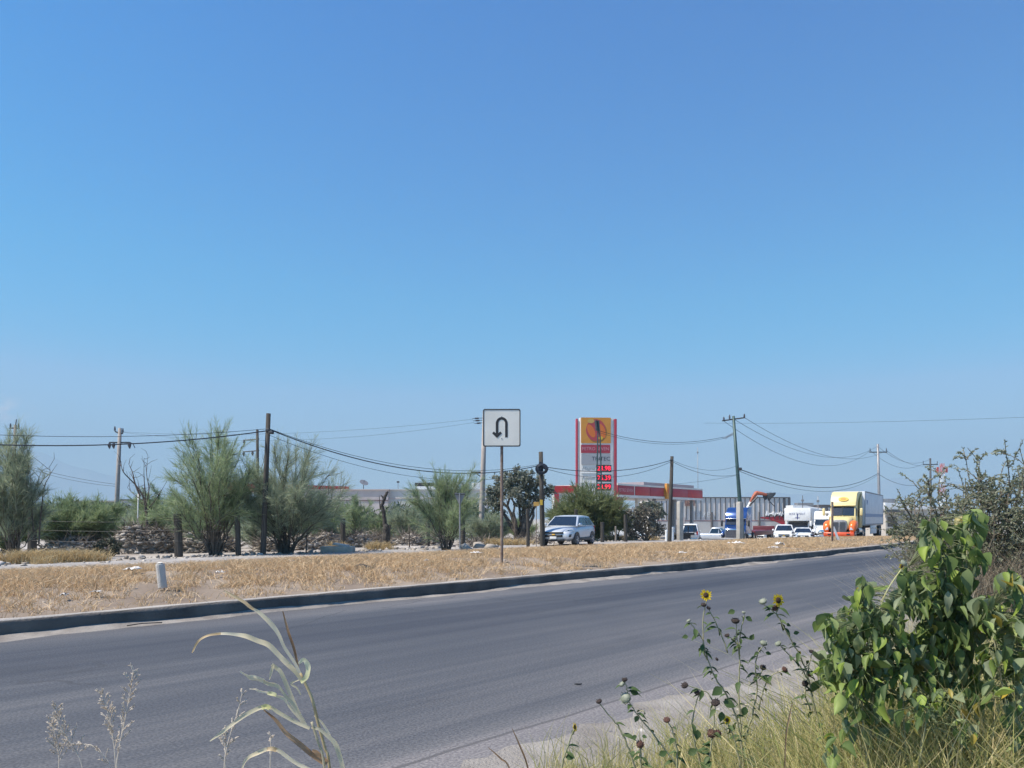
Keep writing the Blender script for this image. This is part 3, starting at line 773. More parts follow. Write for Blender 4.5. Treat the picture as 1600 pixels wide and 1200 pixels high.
# concrete pillars and pipe bollards by the yard entrance
for px, py, w, Y, lab in ((1062.5, 784, 10, 50, 'square grey concrete pillar right of the slim wooden pole'), (1156, 785, 10.5, 50, 'square grey concrete pillar in front of the blue truck')):
    k = Y / F; x = X_(px, Y); b = Vector((x, Y, gh(x, Y) - .05)); h = Z_(py, Y) - b.z
    t = thing('concrete_pillar', lab, 'pillar', b, R(28), 'concrete pillars at the yard entrance')
    w_ = w * k / 1.32
    MB().box((0, 0, h / 2 - .1), (w_, w_, h + .2)).build('shaft', M_conc, t, bevel=.015)
    MB().box((0, 0, h + .015), (w_ * .82, w_ * .82, .06)).build('cap', M_conc, t, bevel=.01)
for px, py, w, Y, lab in ((1041.5, 828, 4.5, 48, 'shorter white pipe bollard at the foot of the slim wooden pole'), (1050, 824, 6, 49, 'taller white pipe bollard with a rounded top by the concrete pillar')):
    k = Y / F; x = X_(px, Y); b = Vector((x, Y, gh(x, Y) - .05)); h = Z_(py, Y) - b.z; r = w * k / 2
    t = thing('bollard', lab, 'bollard', b, 0, 'white pipe bollards')
    MB().lathe([(-.1, r), (h - r * .5, r)], (0, 0, 0), (0, 0, 1), 14).build('shaft', M_white, t, smooth=False)
    MB().lathe([(h - r * .5, r), (h - r * .1, r * .85), (h, r * .45)], (0, 0, 0), (0, 0, 1), 14).build('cap', M_white, t)
Y = 39; x = X_(1300.5, Y); b = Vector((x, Y, gh(x, Y)))
t = thing('steel_post', 'thin dark steel post in front of the yellow truck', 'post', b)
MB().box((0, 0, (Z_(787, Y) - b.z) / 2), (.10, .06, Z_(787, Y) - b.z + .2)).build('shaft', M_rust, t, bevel=.008)
MB().box((0, -.032, Z_(790, Y) - b.z), (.06, .012, .10)).build('reflector', M_galv, t)
Y = 41; x = X_(1307, Y); b = Vector((x, Y, gh(x, Y)))
t = thing('board', 'short pale board leaning in front of the yellow truck grille', 'board', b)
mb = MB(); M = Matrix.Rotation(R(-22), 3, 'Y'); mb.box((0, 0, .33), (.11, .03, .9), M); mb.build('plank', M_white, t)
MB().box((.02, .05, .22), (.05, .05, .5)).build('stake', M_woodl, t)

# ================================================================== VEHICLES
def wheel(parent, x, y, r, w, rim=M_alloy, side=1, rimr=.62):
    wmb = MB().lathe([(-w / 2, r * .7), (-w / 2 * .96, r * .93), (-w * .3, r), (w * .3, r), (w / 2 * .96, r * .93), (w / 2, r * .7)], (x, y, r), (0, 1, 0), 24)
    wo_ = wmb.build('wheel', M_rubber, parent)
    mb = MB().lathe([(0, r * rimr), (.02, r * rimr * .95), (-.015, r * rimr * .8), (.0, r * .2), (.02, r * .12)], (x, y + side * (w / 2 - .01), r), (0, side, 0), 20)
    for q in range(5):
        a = q * 2 * math.pi / 5
        mb.box((x + r * rimr * .5 * math.cos(a), y + side * (w / 2 + .004), r + r * rimr * .5 * math.sin(a)), (r * rimr * .8, .02, r * .14), Matrix.Rotation(-a, 3, 'Y'))
    mb.build('rim', rim, wo_)
    return wo_

def ring(x, zb, zs, zt, w, wt, cr=.03):
    h = [(0, zb), (w * .8, zb), (w * .97, zb + .10), (w, (zb + zs) / 2), (w * .985, zs), (wt, zt), (wt * .5, zt + cr * .75)]
    top = [(0, zt + cr)]
    pts = h + top + [(-a, b) for a, b in h[1:][::-1]]
    return [(x, a, b) for a, b in pts]

def quadpanel(name, c4, m, parent, inset=.08, push=.012, th=.012):
    c = [Vector(q) for q in c4]; ctr = sum(c, Vector()) / len(c)
    n = (c[1] - c[0]).cross(c[-1] - c[0]).normalized()
    pts = [q + (ctr - q).normalized() * inset * 1.2 for q in c]
    return MB().prism([p + n * push for p in pts], (0, 0, 0), n * th).build(name, m, parent)

def car(name, label, cat, loc, heading, paint, group=None, style='suv', L=4.25, Wd=1.77, H=1.63, plates=True, wheel_r=.34, sc_=1.0):
    """x forward; heading = direction of travel in the ground plane"""
    t = thing(name, label, cat, loc, math.atan2(heading[1], heading[0]), group)
    w = Wd / 2; f = L / 2; zb = .24; hood = H * .62; belt = H * .62
    if style == 'pickup':
        rear = -f
        st = [ring(-f, .45, .95, 1.02, w * .90, w * .85), ring(-f + .08, .40, .98, 1.06, w * .97, w * .88), ring(-f * .6, .36, 1.0, 1.08, w, w * .9), ring(-.1, .34, 1.0, 1.08, w, w * .9), ring(f - 1.5, .34, 1.0, 1.10, w, w * .88),
              ring(f - .55, .34, .95, 1.06, w * .98, w * .82), ring(f - .12, .36, .88, 1.0, w * .93, w * .76), ring(f, .42, .80, .88, w * .84, w * .7)]
    else:
        st = [ring(-f, .45, H * .55, H * .60, w * .80, w * .72), ring(-f + .06, .38, H * .58, H * .63, w * .9, w * .80), ring(-f + .5, zb + .06, H * .60, H * .655, w * .985, w * .88), ring(-.6, zb, H * .59, H * .65, w, w * .9), ring(.5, zb, H * .575, H * .635, w, w * .9),
              ring(f - 1.15, zb, H * .555, H * .625, w * .995, w * .86), ring(f - .55, zb + .02, H * .52, H * .585, w * .97, w * .80), ring(f - .22, zb + .04, H * .47, H * .525, w * .90, w * .72, .02), ring(f - .05, zb + .08, H * .40, H * .455, w * .80, w * .66, .02), ring(f, zb + .14, H * .33, H * .38, w * .72, w * .62, .01)]
    MB().loft(st).build('body', paint, t, sub=1)
    # cabin
    if style == 'pickup': xf, xrf, xrr, xr = f - 1.45, f - 2.15, -.35, -.62
    else: xf, xrf, xrr, xr = f - 1.08, f - 1.86, -f + .62, -f + .12
    zbelt = (1.06 if style == 'pickup' else H * .63); wb, wr = w * .90, w * .70; zr = H
    A = [(xf, -wb, zbelt), (xf, wb, zbelt), (xrf, wr, zr - .05), (xrf, -wr, zr - .05)]
    B = [(xr, wb, zbelt), (xr, -wb, zbelt), (xrr, -wr, zr - .06), (xrr, wr, zr - .06)]
    def cab(x, zz, hw, cr): return [(x, hw, zz), (x, hw * .6, zz + cr), (x, 0, zz + cr * 1.3), (x, -hw * .6, zz + cr), (x, -hw, zz)]
    sts = [cab(xf, zbelt, wb, .01), cab(xrf, zr - .05, wr, .02), cab((xrf + xrr) / 2, zr - .01, wr * 1.02, .02), cab(xrr, zr - .06, wr, .02), cab(xr, zbelt, wb, .01)]
    mb = MB().loft(sts, closed=False)
    k = len(mb.v)
    n5 = 5
    # close the sides down to the belt
    lower = [(xf, wb, zbelt), (xr, wb, zbelt), (xf, -wb, zbelt), (xr, -wb, zbelt)]
    mb.f.append((0, n5, 2 * n5, 3 * n5, 4 * n5)); mb.f.append((4, 4 + 4 * n5, 4 + 3 * n5, 4 + 2 * n5, 4 + n5))
    mb.f.append((0, 4 * n5, 4 * n5 + 1, 4 * n5 + 2, 4 * n5 + 3, 4 * n5 + 4, 4, 3, 2, 1))
    mb.build('roof', paint, t, bevel=.035)
    quadpanel('windscreen', A, M_glass, t, .085, .016)
    quadpanel('rear_window', B, M_glass, t, .10, .016)
    for sg in (1, -1):
        def sp(x, u):  # point on the cabin side: u=0 belt, 1 roof
            return (x, sg * (wb + (wr - wb) * u), zbelt + (zr - .055 - zbelt) * u)
        xm = (xf + xr) / 2 - (.15 if style != 'pickup' else -.2)
        fr = [sp(xm + .04, .10), sp(xf - .26, .10), sp(xrf - .02, .86), sp(xm + .04, .88)]
        if style == 'pickup': rrq = [sp(xr + .12, .10), sp(xm - .06, .10), sp(xm - .06, .88), sp(xrr + .04, .86)]
        else: rrq = [sp(xr + .34, .14), sp(xm - .05, .10), sp(xm - .05, .88), sp(xrr + .02, .82)]
        for q in (fr, rrq):
            pts = [Vector(p) for p in q]; n = Vector((0, sg, .0)) + Vector((0, 0, .35))
            MB().prism([p + n.normalized() * .012 for p in pts], (0, 0, 0), n.normalized() * .012).build('side_window', M_glass, t)
        # mirror
        MB().lathe([(0, .05), (.05, .085), (.13, .08), (.17, .04)], (xf - .32, sg * (wb + .10), zbelt + .10), (1, 0, 0), 10).build('mirror', paint, t, smooth=True)
        MB().tube([(xf - .28, sg * (wb - .04), zbelt + .03), (xf - .28, sg * (wb + .10), zbelt + .09)], .03, 6).build('mirror_arm', M_plast, t)
        # lamps
        zz = .86 if style == 'pickup' else H * .47
        xl = f - (.10 if style == 'pickup' else .27)
        hl = [(xl + .12, sg * w * .52, zz - .05), (xl + .02, sg * w * .80, zz - .05), (xl - .26, sg * w * .965, zz + .03), (xl - .20, sg * w * .93, zz + .12), (xl + .02, sg * w * .74, zz + .10), (xl + .10, sg * w * .56, zz + .04)]
        mbh = MB().prism(hl, (-.08, 0, 0), (.075, sg * .012, .012)); mbh.build('headlight', M_lens, t, bevel=.015)
        MB().lathe([(0, .045), (.02, .045)], (xl + .06, sg * w * .72, zz + .02), (1, sg * .3, 0), 10).build('headlight_bulb', M_blackp, t)
        MB().box((-f + (.02 if style == 'pickup' else .10), sg * w * .80, H * .54), (.10, .16, .34)).build('tail_light', M_lamp_r, t, bevel=.02)
        # dark arches and wheels
        for x in (f - .86, -f + .84):
            ar = wheel_r + .075
            arch = [(x + ar * math.cos(R(a)), 0, wheel_r + ar * math.sin(R(a))) for a in range(-25, 206, 15)]
            MB().prism(arch, (0, sg * (w - .16), 0), (0, sg * (w + .004), 0)).build('wheel_arch', M_plast, t)
            wheel(t, x, sg * (w - .11), wheel_r, .23, side=sg)
        if style == 'suv':
            fl = [(f - .07, sg * w * .66, .44), (f - .16, sg * w * .88, .46), (f - .20, sg * w * .90, .60), (f - .10, sg * w * .68, .56)]
            MB().prism(fl, (-.05, 0, 0), (.05, sg * .015, 0)).build('fog_light', M_plast, t, bevel=.01)
        MB().box((0, sg * (w + .002), .34), (L * .5, .04, .14)).build('sill', M_plast, t, bevel=.015)
        for hx in (xm + .06, xm - .85):
            MB().box((hx, sg * (w + .005), zbelt - .16), (.18, .03, .03)).build('door_handle', paint, t, bevel=.01)
    zg = .74 if style == 'pickup' else H * .40
    if style == 'suv':
        MB().box((f - .035, 0, H * .435), (.10, w * 1.02, .085)).build('grille', M_plast, t, bevel=.02)
        MB().box((f + .005, 0, H * .335), (.08, w * .96, .125)).build('grille', M_plast, t, bevel=.03)
        MB().box((f + .045, 0, H * .378), (.03, .17, .055)).build('badge', M_amber, t, bevel=.01)
        MB().box((f - .03, 0, .30), (.12, w * 1.15, .10)).build('bumper', M_plast, t, bevel=.03)
        MB().box((f + .05, -.02, .42), (.02, .34, .13)).build('number_plate', M_white, t, bevel=.004)
    else:
        MB().box((f - .01, 0, zg), (.08, w * 1.0, .20)).build('grille', M_plast, t, bevel=.02)
        MB().box((f - .02, 0, .46), (.16, w * 1.72, .20)).build('bumper', M_chrome if style == 'pickup' else M_plast, t, bevel=.04)
    MB().box((-f + .02, 0, .48), (.16, w * 1.7, .18)).build('bumper', M_chrome if style == 'pickup' else M_plast, t, bevel=.04)
    if style == 'pickup':
        MB().box((-f * .55 - .15, 0, 1.082), (f * .72, w * 1.5, .02)).build('cargo_bed', M_plast, t)
        MB().box((-f - .012, 0, .80), (.03, w * 1.5, .40)).build('tailgate', paint, t, bevel=.01)
    return t

def hd(deg): return (-math.sin(R(deg)), -math.cos(R(deg)))   # travelling towards the camera, deg off the view axis
Y = 39.6
car('suv', 'silver compact SUV with dark windscreen coming along the dirt track', 'car', (X_(889, Y), Y + .8, -.02), hd(23), M_silver, None, 'suv', 4.2, 1.86, 1.53, wheel_r=.32)

def semi_cab(t, w, prof, hoodr, paint, glass_pts, hw_hood):
    pass

def yellow_truck():
    Y = 64.0; x = X_(1311, Y); g = gh(x, Y); h = hd(31)
    t = thing('semi_truck', 'pale yellow semi truck with orange fenders hauling a long white box trailer', 'truck', (x, Y, g), math.atan2(h[1], h[0]))
    # cab with raised roof fairing; x = 0 at the front bumper
    side = [(-1.75, .95), (-1.72, 1.92), (-2.22, 2.78), (-2.15, 2.86), (-2.40, 3.45), (-2.85, 3.88), (-3.5, 4.02), (-4.9, 4.05), (-4.9, .95)]
    hw = [1.02, 1.02, .98, 1.0, 1.02, 1.0, 1.04, 1.14, 1.14]
    mb = MB(); n = len(side)
    mb.add([(a, w_, z) for (a, z), w_ in zip(side, hw)] + [(a, -w_, z) for (a, z), w_ in zip(side, hw)], [tuple(range(n)), tuple(range(2 * n - 1, n - 1, -1))] + [(i, (i + 1) % n, n + (i + 1) % n, n + i) for i in range(n)])
    mb.build('cab', M_yellow, t, bevel=.14, seg=3)
    MB().prism([(-3.0, 0, 1.0), (-4.85, 0, 1.0), (-4.85, 0, 3.9), (-4.2, 0, 3.85), (-3.1, 0, 3.2)], (0, 1.125, 0), (0, 1.15, 0)).build('sleeper_panel', mat('ochre_paint', (.42, .34, .12), .4), t, bevel=.02)
    # bonnet
    def hr(x, hw_, zl, zh): return [(x, -hw_, zl), (x, -hw_, zh - .18), (x, -hw_ * .8, zh - .03), (x, 0, zh), (x, hw_ * .8, zh - .03), (x, hw_, zh - .18), (x, hw_, zl)]
    MB().loft([hr(-1.85, 1.0, .9, 1.98), hr(-1.2, .93, .8, 1.88), hr(-.5, .84, .7, 1.74), hr(-.15, .78, .62, 1.62), hr(-.05, .74, .62, 1.5)]).build('bonnet', M_yellow, t, sub=1)
    for sg in (1, -1):
        MB().loft([[(x_, sg * (.72 + 0 * q), z0), (x_, sg * .72, z1 - .1), (x_, sg * .95, z1), (x_, sg * w_, z1 - .12), (x_, sg * w_, z0)] for q, (x_, z0, z1, w_) in enumerate(((-1.65, 1.0, 1.50, 1.26), (-1.3, .95, 1.62, 1.34), (-.9, .85, 1.64, 1.36), (-.4, .62, 1.56, 1.34), (-.1, .55, 1.38, 1.28), (.03, .55, 1.10, 1.16)))]).build('fender', M_orange, t, sub=1)
        hl = MB().prism([(.03, sg * .80, .80), (-.02, sg * 1.10, .80), (-.16, sg * 1.19, .92), (-.10, sg * 1.12, 1.06), (.0, sg * .84, 1.0)], (-.1, 0, 0), (.035, sg * .015, .01)).build('headlight', M_lens, t, bevel=.02)
        MB().tube([(-2.0, sg * 1.0, 2.45), (-1.75, sg * 1.45, 2.5)], .03, 6).build('mirror_arm', M_plast, t)
        MB().box((-1.75, sg * 1.46, 2.28), (.14, .22, .62)).build('mirror', M_yellow, t, bevel=.05)
        qd = [(-2.5, sg * 1.028, 1.95), (-1.98, sg * 1.03, 1.95), (-2.30, sg * 1.02, 2.62), (-2.5, sg * 1.028, 2.65), ]
        MB().prism(qd, (0, 0, 0), (0, sg * .014, 0)).build('side_window', M_glass, t)
        MB().box((-2.2, sg * 1.03, 1.45), (1.0, .03, .9)).build('door', M_yellow, t, bevel=.01)
        MB().lathe([(-.9, .30), (.9, .30)], (-3.2, sg * .95, .72), (1, 0, 0), 18).build('fuel_tank', M_chrome, t)
        MB().box((-2.0, sg * 1.0, .52), (.7, .35, .08)).build('step', M_galv, t)
        wheel(t, -.95, sg * .98, .52, .30, M_chrome, sg)
        for xx in (-4.9, -6.2): wheel(t, xx, sg * .92, .52, .56, M_chrome, sg)
        MB().tube([(-5.05, sg * .85, .9), (-5.05, sg * .85, 3.3)], .07, 8).build('exhaust_stack', M_chrome, t)
    # windscreen in two panes
    for sg in (1, -1):
        p = [(-1.71, sg * .015, 1.99), (-1.74, sg * .90, 1.97), (-2.18, sg * .86, 2.70), (-2.17, sg * .015, 2.74)]
        nrm = Vector((.86, 0, .5)).normalized()
        MB().prism([Vector(q) + nrm * .015 for q in p], (0, 0, 0), nrm * .015).build('windscreen', M_glass, t)
    MB().prism([(-2.0, -.98, 2.80), (-2.0, .98, 2.80), (-2.2, .98, 2.9), (-2.2, -.98, 2.9)], (0, 0, 0), (.02, 0, .03)).build('sun_visor', M_yellow, t, bevel=.02)
    # grille: chrome surround and bars, dark core
    MB().prism([(0, -.52, .58), (0, .52, .58), (0, .60, 1.0), (-.04, .56, 1.55), (-.06, .3, 1.64), (-.06, -.3, 1.64), (-.04, -.56, 1.55), (0, -.60, 1.0)], (-.1, 0, 0), (.045, 0, 0)).build('grille', M_galv, t, bevel=.03)
    mb = MB()
    for q in range(-5, 6):
        if q == 0: continue
        mb.box((.05, q * .088, 1.06), (.02, .058, .82))
    mb.build('grille_slot', mat('grille_dark', (.07, .075, .085), .5), t)
    MB().box((.06, 0, .44), (.26, 2.34, .36)).build('bumper', M_redor, t, bevel=.08)
    for sg in (1, -1): MB().box((.195, sg * .72, .46), (.02, .26, .12)).build('fog_light', M_plast, t, bevel=.01)
    # oval badge on the fairing
    n_ = Vector((.90, 0, .43)); c_ = Vector((-2.335, 0, 3.36))
    plate('badge', disc(.40, .19), c_, n_, .03, M_amber, t)
    plate('badge', disc(.22, .11, 0, .01), c_ + n_.normalized() * .03, n_, .012, mat('badge_ochre', (.5, .25, .02), .5), t)
    for q in range(5): MB().box((-2.42 - .0 * q, (q - 2) * .38, 2.93), (.08, .14, .05)).build('marker_light', M_amber, t)
    MB().box((-4.6, 0, .75), (4.2, .9, .25)).build('chassis', M_blackp, t)
    # trailer
    x0, x1 = -5.5, -19.5
    tr = MB().box(((x0 + x1) / 2, 0, 2.62), (x0 - x1, 2.56, 2.96)).build('trailer', M_trailer, t, bevel=.025)
    for sg in (1, -1):
        MB().box(((x0 + x1) / 2, sg * 1.285, 4.06), (x0 - x1, .03, .09)).build('top_rail', mat('rail_steel', (.16, .18, .21), .5, .4), tr)
        MB().box(((x0 + x1) / 2, sg * 1.285, 1.20), (x0 - x1, .03, .14)).build('bottom_rail', M_galv, tr)
        for xx in (x0 - .04, x1 + .04): MB().box((xx, sg * 1.285, 2.63), (.10, .034, 2.7)).build('corner_post', mat('rail_steel', (.16, .18, .21)), tr)
        MB().box(((x0 + x1) / 2, sg * 1.283, 2.02), (x0 - x1 - .3, .012, .30)).build('stripe', mat('faded_blue_stripe', (.20, .28, .42), .5), tr)
        mb = MB()
        for q in range(16): mb.box((x0 - .9 - q * .82, sg * 1.281, 2.63), (.025, .012, 2.7))
        mb.build('side_rib', M_trailer, tr)
        MB().box((-12.2, sg * 1.20, .72), (4.6, .05, .78)).build('side_skirt', M_trailer, t, bevel=.01)
        for xx in (-16.6, -17.9): wheel(t, xx, sg * .98, .52, .56, M_chrome, sg)
        MB().box((-8.6, sg * .8, .65), (.14, .14, 1.0)).build('landing_leg', M_galv, t)
        MB().box((-16.9, sg * 1.20, 1.06), (3.4, .05, .1)).build('mudguard', M_blackp, t)
    # tall blue lettering panel near the front of the box (unreadable at this distance: one narrow upright word)
    text('lettering', 'NW', .62, mat('faded_blue_print', (.16, .22, .36), .5), tr, (x0 - 1.5, 1.284, 3.15), (0, 1, 0), width=.85, depth=.008)
    MB().box((x0 + .25, .1, 3.2), (.5, 1.9, 1.3)).build('reefer_unit', M_white, tr, bevel=.06)
    MB().box((-12, 0, .95), (14, .9, .22)).build('chassis', M_blackp, t)
    return t
yellow_truck()

def blue_truck():
    Y = 79; x = X_(1143, Y); g = gh(x, Y); h = hd(28)
    t = thing('crane_truck', 'metallic blue semi truck with an orange folding crane and a low maroon trailer', 'truck', (x, Y, g), math.atan2(h[1], h[0]))
    side = [(-1.7, .9), (-1.7, 1.75), (-2.0, 2.36), (-1.92, 2.42), (-2.2, 3.0), (-2.6, 3.42), (-3.1, 3.6), (-4.3, 3.62), (-4.3, .9)]
    hw = [1.08, 1.08, 1.02, 1.08, 1.08, 1.02, 1.04, 1.15, 1.15]; n = len(side)
    MB().add([(a, w_, z) for (a, z), w_ in zip(side, hw)] + [(a, -w_, z) for (a, z), w_ in zip(side, hw)], [tuple(range(n)), tuple(range(2 * n - 1, n - 1, -1))] + [(i, (i + 1) % n, n + (i + 1) % n, n + i) for i in range(n)]).build('cab', M_blue, t, bevel=.2, seg=4)
    def hr(x, hw_, zl, zh): return [(x, -hw_, zl), (x, -hw_, zh - .15), (x, -hw_ * .8, zh - .02), (x, 0, zh), (x, hw_ * .8, zh - .02), (x, hw_, zh - .15), (x, hw_, zl)]
    MB().loft([hr(-1.8, 1.02, .8, 1.78), hr(-.9, .95, .7, 1.66), hr(-.25, .88, .6, 1.52), hr(-.08, .84, .6, 1.42)]).build('bonnet', M_blue, t, sub=1)
    MB().box((0, 0, .92), (.10, 1.36, .98)).build('grille', M_chrome, t, bevel=.04)
    MB().box((.045, 0, .90), (.04, 1.20, .80)).build('grille_core', mat('grille_core', (.04, .04, .06), .5), t)
    mb = MB()
    for q in range(-5, 6): mb.box((.07, q * .108, .90), (.012, .014, .80))
    for q in range(5): mb.box((.07, 0, .58 + q * .16), (.012, 1.18, .014))
    mb.build('grille_bar', M_galv, t)
    MB().box((.06, 0, .36), (.22, 2.3, .28)).build('bumper', M_galv, t, bevel=.05)
    MB().box((-1.82, 0, 2.43), (.34, 2.06, .08)).build('sun_visor', M_chrome, t, bevel=.03)
    for sg in (1, -1):
        nrm = Vector((.9, 0, .44)).normalized()
        MB().prism([Vector(q) + nrm * .012 for q in ((-1.68, sg * .02, 1.80), (-1.68, sg * .95, 1.80), (-1.97, sg * .92, 2.32), (-1.97, sg * .02, 2.34))], (0, 0, 0), nrm * .015).build('windscreen', M_glass, t)
        MB().box((-1.7, sg * 1.36, 1.95), (.12, .22, .62)).build('mirror', M_plast, t, bevel=.04)
        MB().tube([(-1.85, sg * 1.05, 2.1), (-1.7, sg * 1.36, 2.15)], .025, 5).build('mirror_arm', M_plast, t)
        MB().loft([[(x_, sg * .74, z0), (x_, sg * .74, z1), (x_, sg * 1.0, z1 + .02), (x_, sg * 1.16, z1 - .1), (x_, sg * 1.16, z0)] for x_, z0, z1 in ((-1.4, .9, 1.25), (-.9, .8, 1.3), (-.35, .6, 1.22), (-.1, .55, 1.0))]).build('fender', M_blue, t, sub=1)
        MB().box((-.08, sg * .98, .88), (.06, .22, .16)).build('headlight', M_lens, t, bevel=.03)
        MB().prism([(-2.45, sg * 1.085, 1.75), (-1.95, sg * 1.085, 1.75), (-2.15, sg * 1.075, 2.3), (-2.45, sg * 1.085, 2.3)], (0, 0, 0), (0, sg * .012, 0)).build('side_window', M_glass, t)
        MB().lathe([(-.7, .28), (.7, .28)], (-3.0, sg * .95, .66), (1, 0, 0), 16).build('fuel_tank', M_chrome, t)
        wheel(t, -.9, sg * .98, .5, .3, M_chrome, sg)
        for xx in (-5.2, -6.5): wheel(t, xx, sg * .92, .5, .56, M_chrome, sg)
        for xx in (-15.5, -16.8): wheel(t, xx, sg * .95, .42, .5, M_galv, sg)
        MB().tube([(-4.4, sg * 1.0, .9), (-4.4, sg * 1.0, 3.3)], .07, 8).build('exhaust_stack', M_chrome, t)
    MB().box((-5, 0, .78), (4.4, .9, .22)).build('chassis', M_blackp, t)
    MB().box((-11.6, 0, .86), (12, 2.5, .5)).build('trailer_deck', M_maroon, t, bevel=.03)
    MB().box((-17.3, 0, 1.1), (.2, 2.5, .95)).build('trailer_tail', M_maroon, t, bevel=.03)
    # orange crane behind the cab, boom thrown over to the truck's left
    Yc = Y + 4.6; inv = t.matrix_world.inverted() if False else (Matrix.Translation(t.location) @ Matrix.Rotation(t.rotation_euler.z, 4, 'Z')).inverted()
    Q = lambda a, b, dy=0: inv @ at(a, b, Yc + dy)
    MB().tube([Q(1164, 826), Q(1165, 806), Q(1168.5, 793)], [.30, .24, .2], 8).build('crane_mast', M_white, t)
    MB().tube([Q(1168, 795), Q(1173, 785)], .19, 6).build('boom_foot', M_white, t)
    MB().tube([Q(1172, 787), Q(1177.5, 776), Q(1181.5, 770.8), Q(1184, 770)], [.17, .2, .25, .23], 6).build('boom', M_cranep, t, bevel=.02)
    MB().tube([Q(1183, 770.3), Q(1190, 771.3), Q(1198, 773)], [.24, .2, .14], 6).build('stick', M_cranep, t, bevel=.02)
    MB().tube([Q(1171, 790, -.3), Q(1177, 783, -.3), Q(1184, 776, -.3)], [.10, .12, .08], 6).build('boom_ram', M_dark, t)
    mb = MB()
    c = Q(1200, 774)
    for sg in (-1, 1):
        mb.prism([Q(1196, 772), Q(1200, 770.5), Q(1207.5, 769.5), Q(1207, 773), Q(1203, 777), Q(1199, 781), Q(1197, 778)], (0, sg * .32, 0), (0, sg * .10, 0))
    mb.build('bucket', M_dark, t, bevel=.02)
    MB().tube([Q(1199.5, 780), Q(1205, 786), Q(1211, 792)], .045, 5).build('hose', M_dark, t)
blue_truck()

def box_truck():
    Y = 74; x = X_(1244, Y); g = gh(x, Y); h = hd(27)
    t = thing('box_truck', 'white box truck with dark blue lettering over its cab, left of the yellow truck', 'truck', (x, Y, g), math.atan2(h[1], h[0]))
    MB().box((-5.2, 0, 2.14), (6.0, 2.36, 2.2)).build('cargo_box', M_white, t, bevel=.03)
    MB().box((-1.55, 0, 2.62), (1.3, 2.36, 1.22)).build('box_overhang', M_white, t, bevel=.03)
    MB().prism([(-1.1, 0, .6), (-1.05, 0, 1.25), (-1.45, 0, 1.92), (-2.2, 0, 1.94), (-2.2, 0, .6)], (0, -1.0, 0), (0, 1.0, 0)).build('cab', M_white, t, bevel=.06)
    MB().loft([[(x_, -w_, .55), (x_, -w_, z_ - .1), (x_, 0, z_), (x_, w_, z_ - .1), (x_, w_, .55)] for x_, w_, z_ in ((-1.2, .96, 1.30), (-.5, .9, 1.18), (-.05, .82, 1.02), (.03, .78, .85))]).build('bonnet', M_white, t, sub=1)
    nrm = Vector((.86, 0, .5)).normalized()
    MB().prism([Vector(q) + nrm * .012 for q in ((-1.06, -.92, 1.30), (-1.06, .92, 1.30), (-1.42, .88, 1.88), (-1.42, -.88, 1.88))], (0, 0, 0), nrm * .015).build('windscreen', M_glass, t)
    MB().box((.02, 0, .74), (.08, 1.1, .24)).build('grille', M_plast, t, bevel=.02)
    MB().box((.06, 0, .44), (.2, 1.9, .22)).build('bumper', M_plast, t, bevel=.04)
    for sg in (1, -1):
        MB().box((0.02, sg * .70, .78), (.1, .24, .2)).build('headlight', M_lens, t, bevel=.03)
        MB().box((-1.2, sg * 1.28, 1.45), (.1, .18, .4)).build('mirror', M_plast, t, bevel=.03)
        MB().tube([(-1.3, sg * .98, 1.45), (-1.2, sg * 1.28, 1.5)], .025, 5).build('mirror_arm', M_plast, t)
        MB().prism([(-1.95, sg * 1.005, 1.25), (-1.25, sg * 1.005, 1.25), (-1.48, sg * 1.0, 1.82), (-1.95, sg * 1.005, 1.82)], (0, 0, 0), (0, sg * .012, 0)).build('side_window', M_glass, t)
        wheel(t, -.75, sg * .86, .40, .26, M_alloy, sg); wheel(t, -6.2, sg * .85, .40, .45, M_alloy, sg)
    MB().box((-5.0, 0, .85), (6, .9, .36)).build('chassis', M_blackp, t)
    M_nv = mat('navy_print', (.03, .04, .16), .5)
    text('lettering', 'BODE TUNKAT', .3, M_nv, t, (-.898, -.02, 2.66), (1, 0, 0), width=1.42, depth=.008)
    MB().box((-.895, .0, 2.42), (.01, .09, .52)).build('logo_bar', M_nv, t)
    MB().box((-.895, 0, 2.30), (.014, .42, .06)).build('logo_crossbar', M_nv, t)
box_truck()

